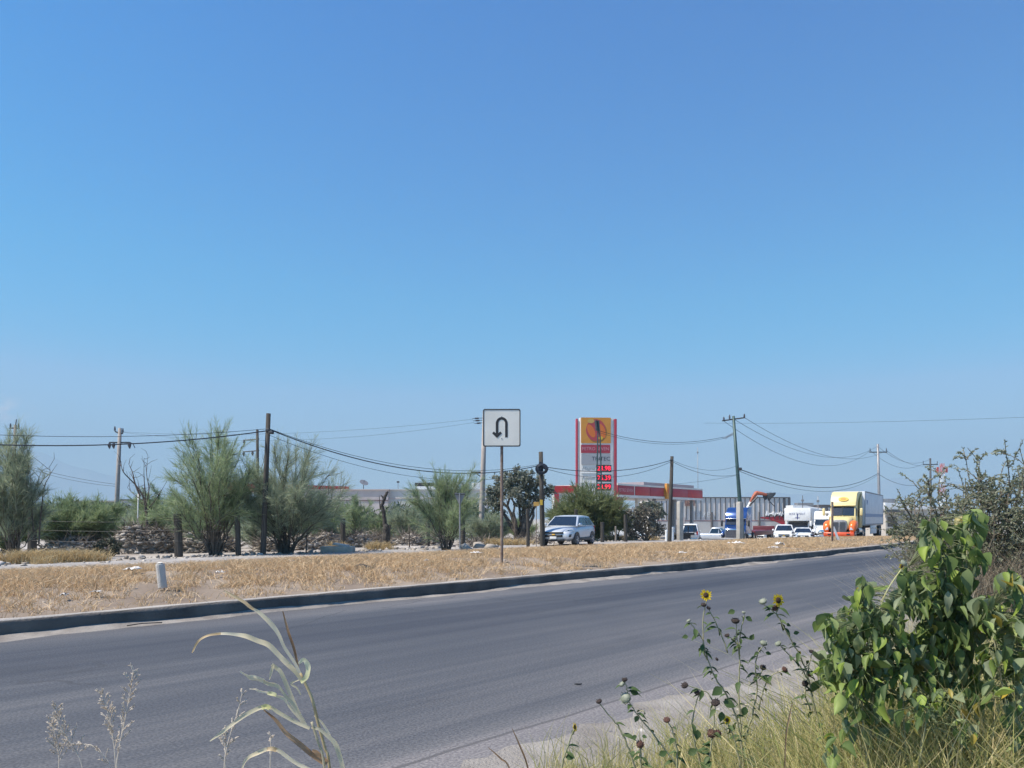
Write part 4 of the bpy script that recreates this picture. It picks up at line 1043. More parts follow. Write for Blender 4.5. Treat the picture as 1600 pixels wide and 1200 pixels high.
def white_semi():
    Y = 70; x = X_(1287, Y); g = gh(x, Y); h = hd(27)
    t = thing('semi_tractor', 'white semi tractor half hidden behind the left fender of the yellow truck', 'truck', (x, Y, g), math.atan2(h[1], h[0]))
    side = [(-1.5, .8), (-1.5, 1.45), (-1.8, 1.95), (-1.75, 2.0), (-2.0, 2.5), (-2.4, 2.72), (-3.8, 2.75), (-3.8, .8)]; n = len(side)
    MB().add([(a, 1.0, z) for a, z in side] + [(a, -1.0, z) for a, z in side], [tuple(range(n)), tuple(range(2 * n - 1, n - 1, -1))] + [(i, (i + 1) % n, n + (i + 1) % n, n + i) for i in range(n)]).build('cab', M_white, t, bevel=.15, seg=3)
    MB().loft([[(x_, -w_, .55), (x_, -w_, z_ - .12), (x_, 0, z_), (x_, w_, z_ - .12), (x_, w_, .55)] for x_, w_, z_ in ((-1.6, .95, 1.46), (-.8, .88, 1.36), (-.1, .78, 1.2), (0, .74, 1.0))]).build('bonnet', M_white, t, sub=1)
    nrm = Vector((.86, 0, .5)).normalized()
    MB().prism([Vector(q) + nrm * .012 for q in ((-1.48, -.9, 1.5), (-1.48, .9, 1.5), (-1.78, .88, 1.94), (-1.78, -.88, 1.94))], (0, 0, 0), nrm * .015).build('windscreen', M_glass, t)
    MB().box((.02, 0, .82), (.08, .9, .5)).build('grille', M_chrome, t, bevel=.03)
    MB().box((.05, 0, .42), (.2, 2.2, .28)).build('bumper', M_chrome, t, bevel=.05)
    MB().tube([(-2.0, .1, 2.55), (-2.0, .1, 2.05)], .13, 8).build('air_horn', M_woodl, t)
    for sg in (1, -1):
        MB().loft([[(x_, sg * .7, z0), (x_, sg * .7, z1), (x_, sg * 1.0, z1), (x_, sg * 1.12, z1 - .1), (x_, sg * 1.12, z0)] for x_, z0, z1 in ((-1.4, .8, 1.1), (-.8, .7, 1.15), (-.3, .55, 1.05), (-.05, .5, .8))]).build('fender', M_white, t, sub=1)
        MB().box((-.02, sg * .92, .74), (.08, .24, .18)).build('headlight', M_lens, t, bevel=.03)
        MB().box((-1.5, sg * 1.25, 1.6), (.1, .18, .5)).build('mirror', M_white, t, bevel=.03)
        wheel(t, -.85, sg * .92, .5, .3, M_chrome, sg); wheel(t, -3.6, sg * .9, .5, .5, M_chrome, sg)
white_semi()

G_YARD = 'cars and pickups parked in the station yard'
def yard(name, label, px, Y, deg, paint, style, L, Wd, H, cat='car'):
    x = X_(px, Y); car(name, label, cat, (x, Y, gh(x, Y)), hd(deg), paint, G_YARD, style, L, Wd, H, wheel_r=.36)
yard('parked_car', 'white van-like car with a wide dark windscreen in front of the white box truck', 1225.5, 69, 20, M_white, 'suv', 4.4, 1.8, 1.48)
yard('parked_car', 'low white car with only its bonnet showing at the foot of the white box truck', 1254.5, 66, 20, M_white, 'suv', 4.2, 1.7, 1.12)
yard('parked_pickup', 'white pickup behind the low maroon trailer', 1200, 99, 40, M_white, 'pickup', 5.3, 1.9, 2.05, 'pickup')
yard('parked_pickup', 'silver pickup facing left between the pillar and the blue truck', 1119, 86, -62, M_silver, 'pickup', 5.2, 1.85, 1.75, 'pickup')
yard('parked_pickup', 'white pickup seen from behind with its tailgate beside the concrete pillar', 1079, 80, 195, M_white, 'pickup', 5.2, 1.85, 1.95, 'pickup')
yard('parked_pickup', 'white pickup half hidden behind the posts and bush right of the silver SUV', 957, 64, -68, M_white, 'pickup', 5.0, 1.8, 1.6, 'pickup')
# black flatbed
Y = 79; x = X_(1059, Y); t = thing('flatbed_trailer', 'black flatbed trailer behind the concrete pillar near the white pickup', 'trailer', (x, Y, gh(x, Y)), R(10))
MB().box((0, 0, .95), (1.9, 4, .22)).build('deck', M_blackp, t, bevel=.02)
for sx in (-.9, -.3, .3, .9): MB().box((sx, -1.95, 1.4), (.07, .07, .8)).build('stake', M_blackp, t)
MB().box((0, -1.95, 1.75), (1.9, .06, .08)).build('rail', M_blackp, t)
for sx in (-1, 1):
    for sy in (-.9, .5): w_ = MB().lathe([(-.12, .34), (-.1, .40), (.1, .40), (.12, .34)], (sx * .85, sy, .4), (1, 0, 0), 18).build('wheel', M_rubber, t)
MB().box((0, 0, .62), (1.2, 3.6, .4)).build('chassis', M_blackp, t)

# ================================================================== BUILDINGS OF THE FAR SIDE
def building(name, label, cat, px0, px1, ytop, Y, depth, m, m_roof=None, rot=0, par=.25, group=None):
    x0, x1 = X_(px0, Y), X_(px1, Y); g = gh((x0 + x1) / 2, Y) - .1
    t = thing(name, label, cat, ((x0 + x1) / 2, Y, g), rot, group); w = x1 - x0; h = Z_(ytop, Y) - g
    MB().box((0, depth / 2, h / 2), (w, depth, h)).build('wall', m, t)
    MB().box((0, depth / 2, h + par * .3), (w + .3, depth + .3, par * .6)).build('roof', m_roof or m, t)
    t['w'] = w; t['h'] = h
    return t
M_wallp = mat('pinkish_plaster', (.47, .40, .385), .9, col2=(.54, .475, .455), scale=.6)
M_wallg = mat('pale_grey_plaster', (.54, .53, .52), .9, col2=(.47, .46, .45), scale=.5)
M_panelc = mat('corrugated_panel', (.64, .61, .59), .8, col2=(.58, .56, .54), scale=.3)
bl = building('warehouse', 'long pinkish low wall building behind the broken tree trunk', 'building', 470, 606, 766, 105, 14, M_wallp)
MB().box((0, -.02, bl['h'] * .80), (bl['w'], .06, .16)).build('cornice', mat('dark_cornice', (.18, .13, .13), .8), bl)
MB().box((2, -.02, bl['h'] * .32), (9, .06, 2.0)).build('door', M_galv, bl)
bl2 = building('warehouse', 'long pale grey low wall building behind the shrubs left of the U-turn sign', 'building', 607, 760, 766, 106, 14, M_wallg)
MB().box((0, -.02, bl2['h'] * .84), (bl2['w'], .06, .14)).build('cornice', M_wallp, bl2)
for xx in (-4, 0.5, 4.2): MB().box((xx, -.02, bl2['h'] * .42), (1.2, .06, 1.0)).build('window', M_dark, bl2)
# things on those roofs
Y = 108
t = thing('satellite_dish', 'small dish aerial on a stem on top of the pinkish building', 'aerial', (X_(568, Y), Y, Z_(765, Y)))
MB().tube([(0, 0, 0), (0, 0, .8)], .05, 6).build('stem', M_dark, t)
MB().lathe([(0, .05), (.08, .4), (.22, .62)], (0, 0, .8), (.4, -.5, .75), 14).build('dish', M_galv, t)
MB().tube([(0, 0, .85), (.15, -.2, 1.25)], .03, 5).build('feed_arm', M_dark, t)
t = thing('floodlight', 'small dark floodlight on a stem on top of the pale grey building', 'lamp', (X_(622, Y), Y, Z_(765, Y)))
MB().tube([(0, 0, 0), (0, 0, .95)], .04, 6).build('stem', M_galv, t)
MB().box((0, 0, 1.05), (.35, .3, .22)).build('lamp_head', M_dark, t, bevel=.03)
t = thing('rooftop_sign', 'long dark box on a white base on the roof of the pale grey building', 'sign', (X_(665, Y), Y, Z_(767, Y)))
MB().box((0, 0, .3), (2.6, 1.2, .6)).build('base', M_white, t); MB().box((-.1, 0, .85), (2.6, 1.2, .5)).build('box', M_blackp, t, bevel=.03)
t = thing('rooftop_tank', 'pale cabinet row on the roof beyond the feathery tree left of the U-turn sign', 'tank', (X_(718, Y), Y, Z_(766, Y)))
for q in range(4): MB().box((-2.2 + q * 1.5, 0, .45 + .1 * (q % 2)), (1.1, 1, .9)).build('cabinet', M_white if q % 2 else M_galv, t, bevel=.04)

# second station roof, far left behind the trees
def canopy(name, label, A, B, ytopA, ybotA, ytopB, ybotB, w, m_face):
    """flat roof from A=(px,Y) to B"""
    a = Vector((X_(A[0], A[1]), A[1], 0)); b = Vector((X_(B[0], B[1]), B[1], 0))
    d = b - a; L = d.length; rz = math.atan2(d.y, d.x)
    zt = (Z_(ytopA, A[1]) + Z_(ytopB, B[1])) / 2; zb = (Z_(ybotA, A[1]) + Z_(ybotB, B[1])) / 2
    g = gh(a.x, a.y)
    t = thing(name, label, 'canopy', (a.x, a.y, g), rz)
    return t, L, zt - g, zb - g
M_emblem_y = mat('emblem_orange', (.62, .27, .035), .5, col2=(.55, .23, .03), scale=1.2)
cf, L, zt, zb = canopy('fuel_canopy', 'red edged fuel station roof glimpsed behind the feathery trees on the left', (345, 100), (545, 112), 757, 770, 757, 770, 8, M_red)
MB().box((L / 2, 4, (zt + zb) / 2), (L, 8, (zt - zb) * .9)).build('roof', M_cream, cf)
for q in range(3):
    MB().box((L * (q + .5) / 3, -.05, zb + (zt - zb) * .5), (L / 3 - .05, .12, (zt - zb) * .95)).build('fascia', M_red if q != 1 else M_redd, cf)
MB().box((L * .56, -.16, (zt + zb) / 2), (1.3, .1, (zt - zb) * 1.15)).build('emblem', M_emblem_y, cf)
for q in range(4): MB().box((L * (.08 + q * .28), 2, zb / 2), (.35, .35, zb)).build('column', M_cream, cf)

# main canopy
ca, L, zt, zb = canopy('fuel_canopy', 'wide fuel station canopy with red and white fascia right of the price sign', (964, 101), (1097, 120), 757, 778, 762, 781, 12, M_red)
H_ = zt - zb
MB().box((L / 2, 5, zb + H_ * .5), (L - .2, 10, H_ * .94)).build('roof', M_cream, ca)
segs = [(0.0, .17, M_redd), (.185, .34, M_red), (.345, .50, M_redd), (.505, .575, M_emblem_y), (.58, .80, M_redd), (.80, 1.0, M_red)]
for a, b, m in segs:
    MB().box((L * (a + b) / 2, -.03, zb + H_ * .52), (L * (b - a), .14, H_ * .66)).build('fascia', m, ca, bevel=.02)
MB().box((L / 2, -.02, zb + H_ * .93), (L, .18, H_ * .12)).build('trim', M_cream, ca)
MB().box((L / 2, -.02, zb + H_ * .09), (L, .18, H_ * .17)).build('trim', M_cream, ca)
MB().box((L * .66, 5, zt + .25), (L * .62, 8, .5)).build('parapet', mat('mauve_grey', (.30, .25, .27), .7), ca)
M_ltr = mat('fascia_letters', (.55, .30, .33), .5)
text('lettering', 'PETRO SEVEN', .6, M_ltr, ca, (L * .085, -.105, zb + H_ * .52), (0, -1, 0), width=L * .145, depth=.02)
# emblem: gold square tilted out at the middle of the fascia
MB().box((L * .54, -.30, zb + H_ * .62), (1.5, .4, H_ * 1.2)).build('emblem', M_emblem_y, ca, bevel=.04)
plate('emblem_disc', disc(.55), (L * .54, -.51, zb + H_ * .62), (0, -1, 0), .03, M_redor, ca)
for fx, fw, m in ((.02, .7, M_redd), (.27, .5, M_cream), (.46, .45, M_galv), (.70, .45, M_galv), (.93, .45, M_galv)):
    MB().box((L * fx + fw / 2, 1.0 if fx > .1 else .2, zb / 2), (fw, fw, zb)).build('column', m, ca, bevel=.03)
for fx in (.27, .46, .7): MB().box((L * fx + .2, 1.3, .9), (.6, 1.0, 1.8)).build('fuel_pump', M_red if fx < .4 else M_white, ca, bevel=.05)
# small red roofed shop left of the totem
sh = building('station_shop', 'low red and white station shop left of the price sign', 'building', 866, 905, 761, 104, 6, M_cream, M_red)
MB().box((0, -.08, sh['h'] - .35), (sh['w'] + .2, .16, .8)).build('fascia', M_red, sh)
MB().box((-.2, -.02, 1.4), (1.8, .06, 2.2)).build('window', M_glass, sh)
MB().box((-sh['w'] / 2 + .3, -.1, sh['h'] / 2 - .4), (.6, .2, sh['h'] - .9)).build('column', M_redd, sh)
# kiosk seen under the canopy
ki = building('kiosk', 'small white flat-roofed kiosk seen under the fuel canopy', 'building', 972, 1003, 795, 135, 5, M_white, M_white)
MB().box((0, -.02, 1.5), (2.2, .06, 1.0)).build('window', M_glass, ki)

# price totem
def totem():
    Y = 94; x0, x1 = X_(900, Y), X_(964.5, Y); k = Y / F; xc = X_(932, Y); g = gh(xc, Y)
    t = thing('price_sign', 'tall fuel price tower with a gold emblem panel and red number displays', 'price sign', (xc, Y, g), R(4))
    px = lambda a: (a - 932) * k
    pz = lambda b: Z_(b, Y) - g
    zt = pz(653)
    MB().box((0, .3, zt / 2), (px(958.5) - px(905.5), .6, zt)).build('slab', M_cream, t, bevel=.03)
    for a, w_ in ((901.4, 2.6), (962.2, 4)):
        MB().box((px(a), .3, (zt - .1) / 2), (w_ * k, .66, zt - .1)).build('side_fin', M_redd, t, bevel=.02)
    for a, w_ in ((904, 2), (959.3, 2)):
        MB().box((px(a), .34, (zt - .3) / 2), (w_ * k, .4, zt - .3)).build('side_strip', M_white, t)
    f = (0, -1, 0)
    # emblem panel
    plate('emblem_panel', rrect(47 * k, 40 * k, .08), (px(931), -.002, pz(672.5)), f, .06, M_emblem_y, t)
    e = lambda n, poly, m, d: plate(n, [(a * k, b * k) for a, b in poly], (px(931), -.062, pz(672.5)), f, d, m, t)
    e('emblem_shadow', disc(15.5, 17, 2, -2.5, 28), mat('emblem_brown', (.30, .13, .02), .5), .006)
    e('emblem_disc', disc(15.5, 17, -.2, .5, 28), mat('emblem_crimson', (.42, .05, .06), .5), .012)
    e('emblem_lobe', disc(5.2, 11, -7.5, -1, 20, R(25)), M_orangep, .018)
    e('emblem_lobe', disc(5.2, 11.5, 9.5, -1, 20, R(18)), M_orangep, .018)
    e('emblem_gap', disc(5.5, 3.4, -8, 14.5, 16), mat('emblem_sand', (.52, .34, .08), .5), .024)
    e('emblem_spot', disc(3.6, 2.6, 7.5, -12, 14), mat('emblem_yellow', (.65, .45, .03), .5), .024)
    plate('name_panel', rrect(46 * k, 13 * k, .05), (px(930.5), -.002, pz(701.5)), f, .05, M_redd, t)
    text('lettering', 'PETRO SEVEN', 7 * k, M_pink, t, (px(930.5), -.055, pz(701.5)), f, width=42 * k, depth=.01)
    plate('name_panel', rrect(46 * k, 17 * k, .05), (px(931), -.002, pz(717.5)), f, .05, mat('grey_panel', (.34, .34, .36), .5), t)
    text('lettering', 'TRITEC', 8.5 * k, M_blackp, t, (px(939), -.055, pz(717)), f, width=29 * k, depth=.01)
    M_lab = mat('grey_print', (.30, .31, .31), .5)
    for yy, s, lab in ((732, '23.98', 'Magna'), (747, '25.39', 'Premium'), (761, '23.99', 'Diesel')):
        pn = plate('price_display', rect(24 * k, 11 * k), (px(943.5), -.002, pz(yy)), f, .06, M_panel, t)
        text('digits', s, 10.2 * k, M_led, pn, (px(943.7), -.068, pz(yy)), f, width=21 * k, depth=.02)
        text('lettering', lab, 6.5 * k, M_lab, t, (px(919), -.01, pz(yy)), f, width=20 * k, depth=.01, shear=.3)
        MB().box((px(931), -.02, pz(yy + 7)), (46 * k, .05, .08)).build('divider', M_white, t)
    MB().box((0, .3, .25), (5.4, 1.4, .5)).build('plinth', M_conc, t, bevel=.03)
M_orangep = mat('emblem_orange_red', (.62, .15, .02), .5)
totem()

# striped wall building with the mural, behind the trucks
sb = building('striped_building', 'long grey building with dark upright ribs and a painted red mural behind the trucks', 'building', 1026, 1233, 778, 135, 20, M_panelc, mat('dark_coping', (.10, .095, .10), .7))
w, h = sb['w'], sb['h']
M_rib = mat('dark_rib', (.09, .085, .09), .8)
M_cranep = mat('dusty_crane_orange', (.42, .105, .05), .6, col2=(.34, .09, .05), scale=2)
n = 27
for q in range(n + 1):
    MB().box((-w / 2 + w * q / n, -.05, h * .715), (.12 if q < n - 1 else .42, .12, h * .56)).build('rib', M_rib, sb)
MB().box((0, -.03, h * .405), (w, .10, .10)).build('string_course', mat('rust_red_band', (.27, .085, .06), .8), sb)
MB().box((0, -.02, h * .20), (w, .06, h * .40)).build('lower_wall', M_wallg, sb)
MB().box((-w * .33, -.05, h * .25), (1.9, .1, h * .5)).build('lower_wall', M_wallp, sb)
kx = 135 / F
lx = lambda p: X_(p, 135) - sb.location.x
lz = lambda p: Z_(p, 135) - sb.location.z
text('lettering', 'aLKES', 1.35, M_white, sb, (lx(1101.5), -.07, lz(804.5)), (0, -1, 0), width=23 * kx, depth=.02)
plate('mural', [(lx(1184), lz(809)), (lx(1200), lz(811.5)), (lx(1213), lz(815.5)), (lx(1223), lz(820)), (lx(1226), lz(824)), (lx(1226), lz(805)), (lx(1205), lz(807.5)), (lx(1190), lz(807.8))], (0, -.055, 0), (0, -1, 0), .01, mat('mural_red', (.50, .035, .05), .6), sb)
mb = MB(); rng = random.Random(4)
pts = []
for q in range(46): pts.append((lx(1196 + q * .62), -.09, lz(803 + 4.2 * math.sin(q * 1.15) * (.5 + .5 * math.sin(q * .37)))))
mb.tube(pts, .13, 5); mb.build('script_lettering', M_white, sb)
mb = MB(); mb.tube([(a + .15, -.075, b - .16) for a, y_, b in pts], .09, 5); mb.build('script_shadow', M_blackp, sb)
plate('shop_sign', rect(15 * kx, 11 * kx), (lx(1077), -.35, lz(785)), (0, -1, 0), .15, mat('brown_sign', (.22, .11, .09), .6), sb)
text('lettering', 'ENVI', 5 * kx, mat('sign_ochre', (.5, .3, .2), .6), sb, (lx(1077), -.51, lz(785)), (0, -1, 0), width=12 * kx, depth=.02)
for px_ in (1112, 1186): MB().tube([(lx(px_), -.2, 0), (lx(px_), -.2, lz(800))], [.25, .12], 6).build('downpipe', M_rib, sb)
# sheds behind the box truck and truck
s1 = building('shed', 'low white roofed shed showing above the white box truck', 'building', 1240, 1290, 797, 128, 4, M_wallg, M_white)
MB().prism([(-s1['w'] / 2, 0, s1['h']), (s1['w'] / 2, 0, s1['h']), (s1['w'] / 2 - .4, 0, s1['h'] + .2), (-s1['w'] * .1, 0, s1['h'] + .75), (-s1['w'] / 2, 0, s1['h'] + .8)], (0, .2, 0), (0, 3.6, 0)).build('gable', M_white, s1)
MB().box((-.2, 2, s1['h'] + .95), (2.6, 1.6, .5)).build('roof_vent', M_galv, s1)
s2 = building('shed', 'small brown shed with dark openings behind the cab of the yellow truck', 'building', 1281, 1300, 790, 130, 6, mat('brown_board', (.16, .13, .12), .8, col2=(.22, .18, .17), scale=.8), M_rib)
for q in range(2): MB().box((-.4 + q * .9, -.03, s2['h'] - 1.0), (.35, .08, 1.4)).build('opening', M_wallg, s2)
ho = building('house', 'pale house with a white sloping roof right behind the end of the trailer', 'building', 1384, 1470, 797, 105, 9, mat('cream_plaster', (.50, .46, .41), .9, col2=(.44, .40, .36), scale=.5), M_white)
w, h = ho['w'], ho['h']
MB().prism([(-w / 2 - .3, 0, h + .1), (w / 2 + .3, 0, h - .3 + .5), (w / 2 + .3, 0, h + .45), (-w / 2 - .3, 0, h + 1.0)], (0, -.5, 0), (0, 9.5, 0)).build('roof_slope', M_white, ho)
MB().box((-w * .36, 2, h + 1.2), (1.8, 1.6, .7)).build('roof_tank', M_galv, ho, bevel=.04)
wn_ = MB().box((-w * .38, -.02, h * .62), (1.3, .08, 1.3)).build('window', M_glass, ho)
MB().box((-w * .38, -.07, h * .62 - .72), (1.5, .16, .1)).build('sill', M_wallg, wn_)
MB().box((-w * .40, -.6, h - .2), (2.4, 1.3, .15)).build('porch_roof', M_rib, ho)
MB().box((-w * .12, -.02, 1.2), (1.0, .08, 2.2)).build('door', M_woodl, ho)
# far left: small building behind the shrubs and its neighbours
fl = building('house', 'small pale flat-roofed house behind the shrubs on the left', 'building', 186, 226, 782, 95, 6, mat('lilac_plaster', (.44, .44, .47), .9), M_rib)
MB().box((.5, -.02, 1.9), (1.0, .08, 1.2)).build('window', M_dark, fl)
wl_ = building('low_wall', 'long low grey-green wall behind the shrubs on the far left', 'wall', 95, 186, 784, 96, 1, mat('mossy_block', (.20, .22, .17), .9, col2=(.26, .27, .22), scale=.8), M_conc)
# ================================================================== VEGETATION BEYOND THE TRACK
M_bark = mat('bark', (.085, .070, .058), .9, col2=(.14, .12, .10), scale=5, bump=.4, bscale=20, spec=.1)
M_barkd = mat('dead_bark', (.075, .06, .052), .9, col2=(.13, .105, .09), scale=5, bump=.4, bscale=20, spec=.1)
def foliage(name, cols, trans=.25, rough=.6, spec=.25):
    return mat(name, cols[0], rough, island=cols, trans=trans, spec=spec)
M_feather = foliage('feathery_foliage', [(0.197, 0.27, 0.137), (0.263, 0.345, 0.178), (0.341, 0.409, 0.233), (0.236, 0.3, 0.191), (0.42, 0.448, 0.314)], 0.5)
M_feather2 = foliage('dusty_feathery_foliage', [(0.228, 0.283, 0.185), (0.3, 0.351, 0.234), (0.371, 0.406, 0.303), (0.252, 0.308, 0.234)], 0.5)
M_feather3 = foliage('deep_green_feathery_foliage', [(0.181, 0.248, 0.132), (0.242, 0.318, 0.155), (0.318, 0.376, 0.202), (0.212, 0.27, 0.171)], 0.5)
M_grey = foliage('grey_broad_foliage', [(0.138, 0.161, 0.121), (0.207, 0.218, 0.167), (0.31, 0.31, 0.253), (0.115, 0.138, 0.098)], 0.35)
M_olive = foliage('olive_foliage', [(.085, .105, .04), (.125, .145, .055), (.17, .185, .085), (.07, .085, .04)], .25)
M_scrub = foliage('dry_scrub', [(.12, .105, .085), (.17, .15, .12), (.22, .20, .165), (.10, .105, .08)], .1)

def unit(v): return v / np.maximum(np.linalg.norm(v, axis=-1, keepdims=True), 1e-9)

def blades(name, base, tip, width, m, parent=None, bend=None, rng=None):
    """thin tapering leaves: base (N,3), tip (N,3), width (N,)"""
    rng = rng or np.random.RandomState(0)
    n = len(base); d = tip - base
    side = unit(np.cross(d, rng.randn(n, 3))) * (width[:, None] / 2)
    if bend is None:
        V = np.stack([base - side * .6, base + side * .6, base + d * .5 + side, tip, base + d * .5 - side], 1)
        k = np.arange(n)[:, None] * 5
        return fast_mesh(name, V.reshape(-1, 3), [k + np.array([[0, 1, 2, 4]]), k + np.array([[4, 2, 3]])], m, parent)
    mid = base + d * .55 + bend
    V = np.stack([base - side, base + side, mid + side * .75, mid - side * .75, tip], 1)
    k = np.arange(n)[:, None] * 5
    return fast_mesh(name, V.reshape(-1, 3), [k + np.array([[0, 1, 2, 3]]), k + np.array([[3, 2, 4]])], m, parent)

def feathery(name, label, cat, base_px, Y, top, halfw_px, plumes, nst, seed, group, m=None, lean=0.0, stem_r=.035, low=.3, flat=.35, splay=.5, spots=None, slen=.40, width=.0105, depth=1.0):
    """retama-like plant: many upswept plumes of hair-thin leaves on slender stems"""
    rng = np.random.RandomState(seed); k = Y / F
    x0 = X_(base_px, Y); z0 = gh(x0, Y) - .04
    t = thing(name, label, cat, (x0, Y, z0), 0, group)
    H = Z_(top, Y) - z0; hw = halfw_px * k
    tr = MB(); B = []; T = []; Wd = []
    for q in range(plumes):
        if spots is not None and q < len(spots):
            sx, sz = spots[q]; end = np.array([X_(sx, Y) - x0, rng.uniform(-.5, .5) * hw * depth, Z_(sz, Y) - z0])
        else:
            a = rng.uniform(0, 2 * math.pi); r = hw * math.sqrt(rng.rand())
            h = H * (1 - flat * (r / hw) ** 2) * rng.uniform(.55, 1.0)
            end = np.array([r * math.cos(a) + lean * h, r * math.sin(a) * depth, h])
        st = np.array([rng.uniform(-.12, .12) * hw, rng.uniform(-.12, .12) * hw * depth, 0])
        ctl = st + (end - st) * np.array([splay * .5, splay * .5, .55]) + rng.randn(3) * .06 * H
        tt = np.linspace(0, 1, 8)[:, None]
        c = (1 - tt) ** 2 * st + 2 * tt * (1 - tt) * ctl + tt ** 2 * end
        c[1:-1] += rng.randn(6, 3) * .012 * H
        rr = stem_r * rng.uniform(.35, .75)
        tr.tube([Vector(p) for p in c], [rr * (1 - .85 * v) + .004 for v in np.linspace(0, 1, 8)], 5, caps=False)
        n = int(nst * 1.05 * rng.uniform(.7, 1.3))
        u = low + (1 - low) * rng.rand(n) ** .75
        pos = (1 - u)[:, None] ** 2 * st + 2 * (u * (1 - u))[:, None] * ctl + (u ** 2)[:, None] * end
        tan = unit(2 * (1 - u)[:, None] * (ctl - st) + 2 * u[:, None] * (end - ctl))
        # twigs leaving the stem, the leaves hang from these
        nb = max(6, int(n / 26)); bid = rng.randint(0, nb, n); bu = low + (1 - low) * rng.rand(nb) ** .7
        bdir = unit(rng.randn(nb, 3) * .75 + np.array([0, 0, .45])); blen = rng.uniform(.25, .9, nb) * hw * .75 * (1.15 - .5 * bu)
        bpos = (1 - bu)[:, None] ** 2 * st + 2 * (bu * (1 - bu))[:, None] * ctl + (bu ** 2)[:, None] * end
        btan = unit(2 * (1 - bu)[:, None] * (ctl - st) + 2 * bu[:, None] * (end - ctl))
        dirb = unit(btan * .9 + bdir * .65)
        f = rng.rand(n) ** .8
        useb = rng.rand(n) < .8
        p = np.where(useb[:, None], bpos[bid] + dirb[bid] * (blen[bid] * f)[:, None], pos)
        dd = np.where(useb[:, None], dirb[bid], tan)
        L = slen * rng.uniform(.5, 1.25, n)
        d = unit(dd + rng.randn(n, 3) * .38) * L[:, None]; d[:, 2] -= L * .10
        B.append(p); T.append(p + d); Wd.append(width * rng.uniform(.6, 1.3, n))
        for j in range(0, nb, 3):
            e = bpos[j] + dirb[j] * blen[j]
            tr.tube([Vector(bpos[j]), Vector((bpos[j] + e) / 2 + rng.randn(3) * .02), Vector(e)], [.010, .007, .003], 4, caps=False)
    tr.build('stems', M_bark, t)
    off = np.array([x0, Y, z0])
    blades('foliage', np.concatenate(B) + off, np.concatenate(T) + off, np.concatenate(Wd), m or M_feather, t, rng=rng)
    return t

G_FT = 'feathery trees along the dirt track'
feathery('feathery_tree', 'tall narrow feathery tree at the far left edge with plumes reaching the cables', 'tree', 22, 27.5, 690, 50, 30, 620, 11, G_FT, spots=[(38, 678), (30, 690), (46, 684), (8, 700), (0, 712), (52, 702), (58, 720), (-10, 720), (20, 715), (-18, 760), (-25, 790), (60, 745)], splay=.35, m=M_feather2)
feathery('feathery_tree', 'broad feathery tree forking low beside the narrow fence post, left of the tall wooden pole', 'tree', 337, 29.8, 683, 74, 40, 620, 12, G_FT, spots=[(300, 690), (276, 702), (320, 684), (338, 682), (355, 684), (366, 694), (372, 712), (268, 722), (290, 690), (310, 700), (345, 695), (262, 745), (380, 740), (375, 760), (270, 765), (252, 785), (395, 778), (388, 805), (262, 808), (300, 780), (350, 775), (330, 760)], stem_r=.05)
feathery('feathery_tree', 'wide feathery tree with bare twig tips right behind the tall wooden pole', 'tree', 446, 31, 700, 84, 44, 600, 13, G_FT, spots=[(455, 700), (440, 706), (475, 702), (425, 715), (408, 730), (492, 715), (505, 740), (520, 765), (395, 760), (530, 785), (460, 715), (470, 725), (540, 805), (388, 785), (400, 810), (480, 790), (440, 780), (510, 800), (535, 770)], m=M_feather2, stem_r=.045)
feathery('feathery_tree', 'fan-shaped feathery tree with many slender trunks just left of the triangular sign', 'tree', 697, 34, 742, 56, 30, 560, 14, G_FT, spots=[(680, 742), (700, 748), (665, 756), (720, 752), (650, 772), (735, 745), (742, 760), (690, 750), (712, 760)], stem_r=.04)
feathery('feathery_tree', 'rounded olive-green feathery tree behind the roof of the silver SUV', 'tree', 916, 50, 772, 62, 52, 680, 15, G_FT, spots=[(882, 790), (892, 780), (905, 773), (916, 772), (928, 776), (946, 786), (958, 794), (968, 806), (872, 806), (922, 780), (910, 783), (940, 792), (975, 818), (868, 818)], m=foliage('olive_feathery_foliage', [(0.138, 0.172, 0.075), (0.184, 0.218, 0.092), (0.236, 0.265, 0.132), (0.149, 0.178, 0.092)], 0.45), flat=.45, low=.15, slen=.5, width=.026, stem_r=.05)
G_SH = 'feathery shrubs behind the fence'
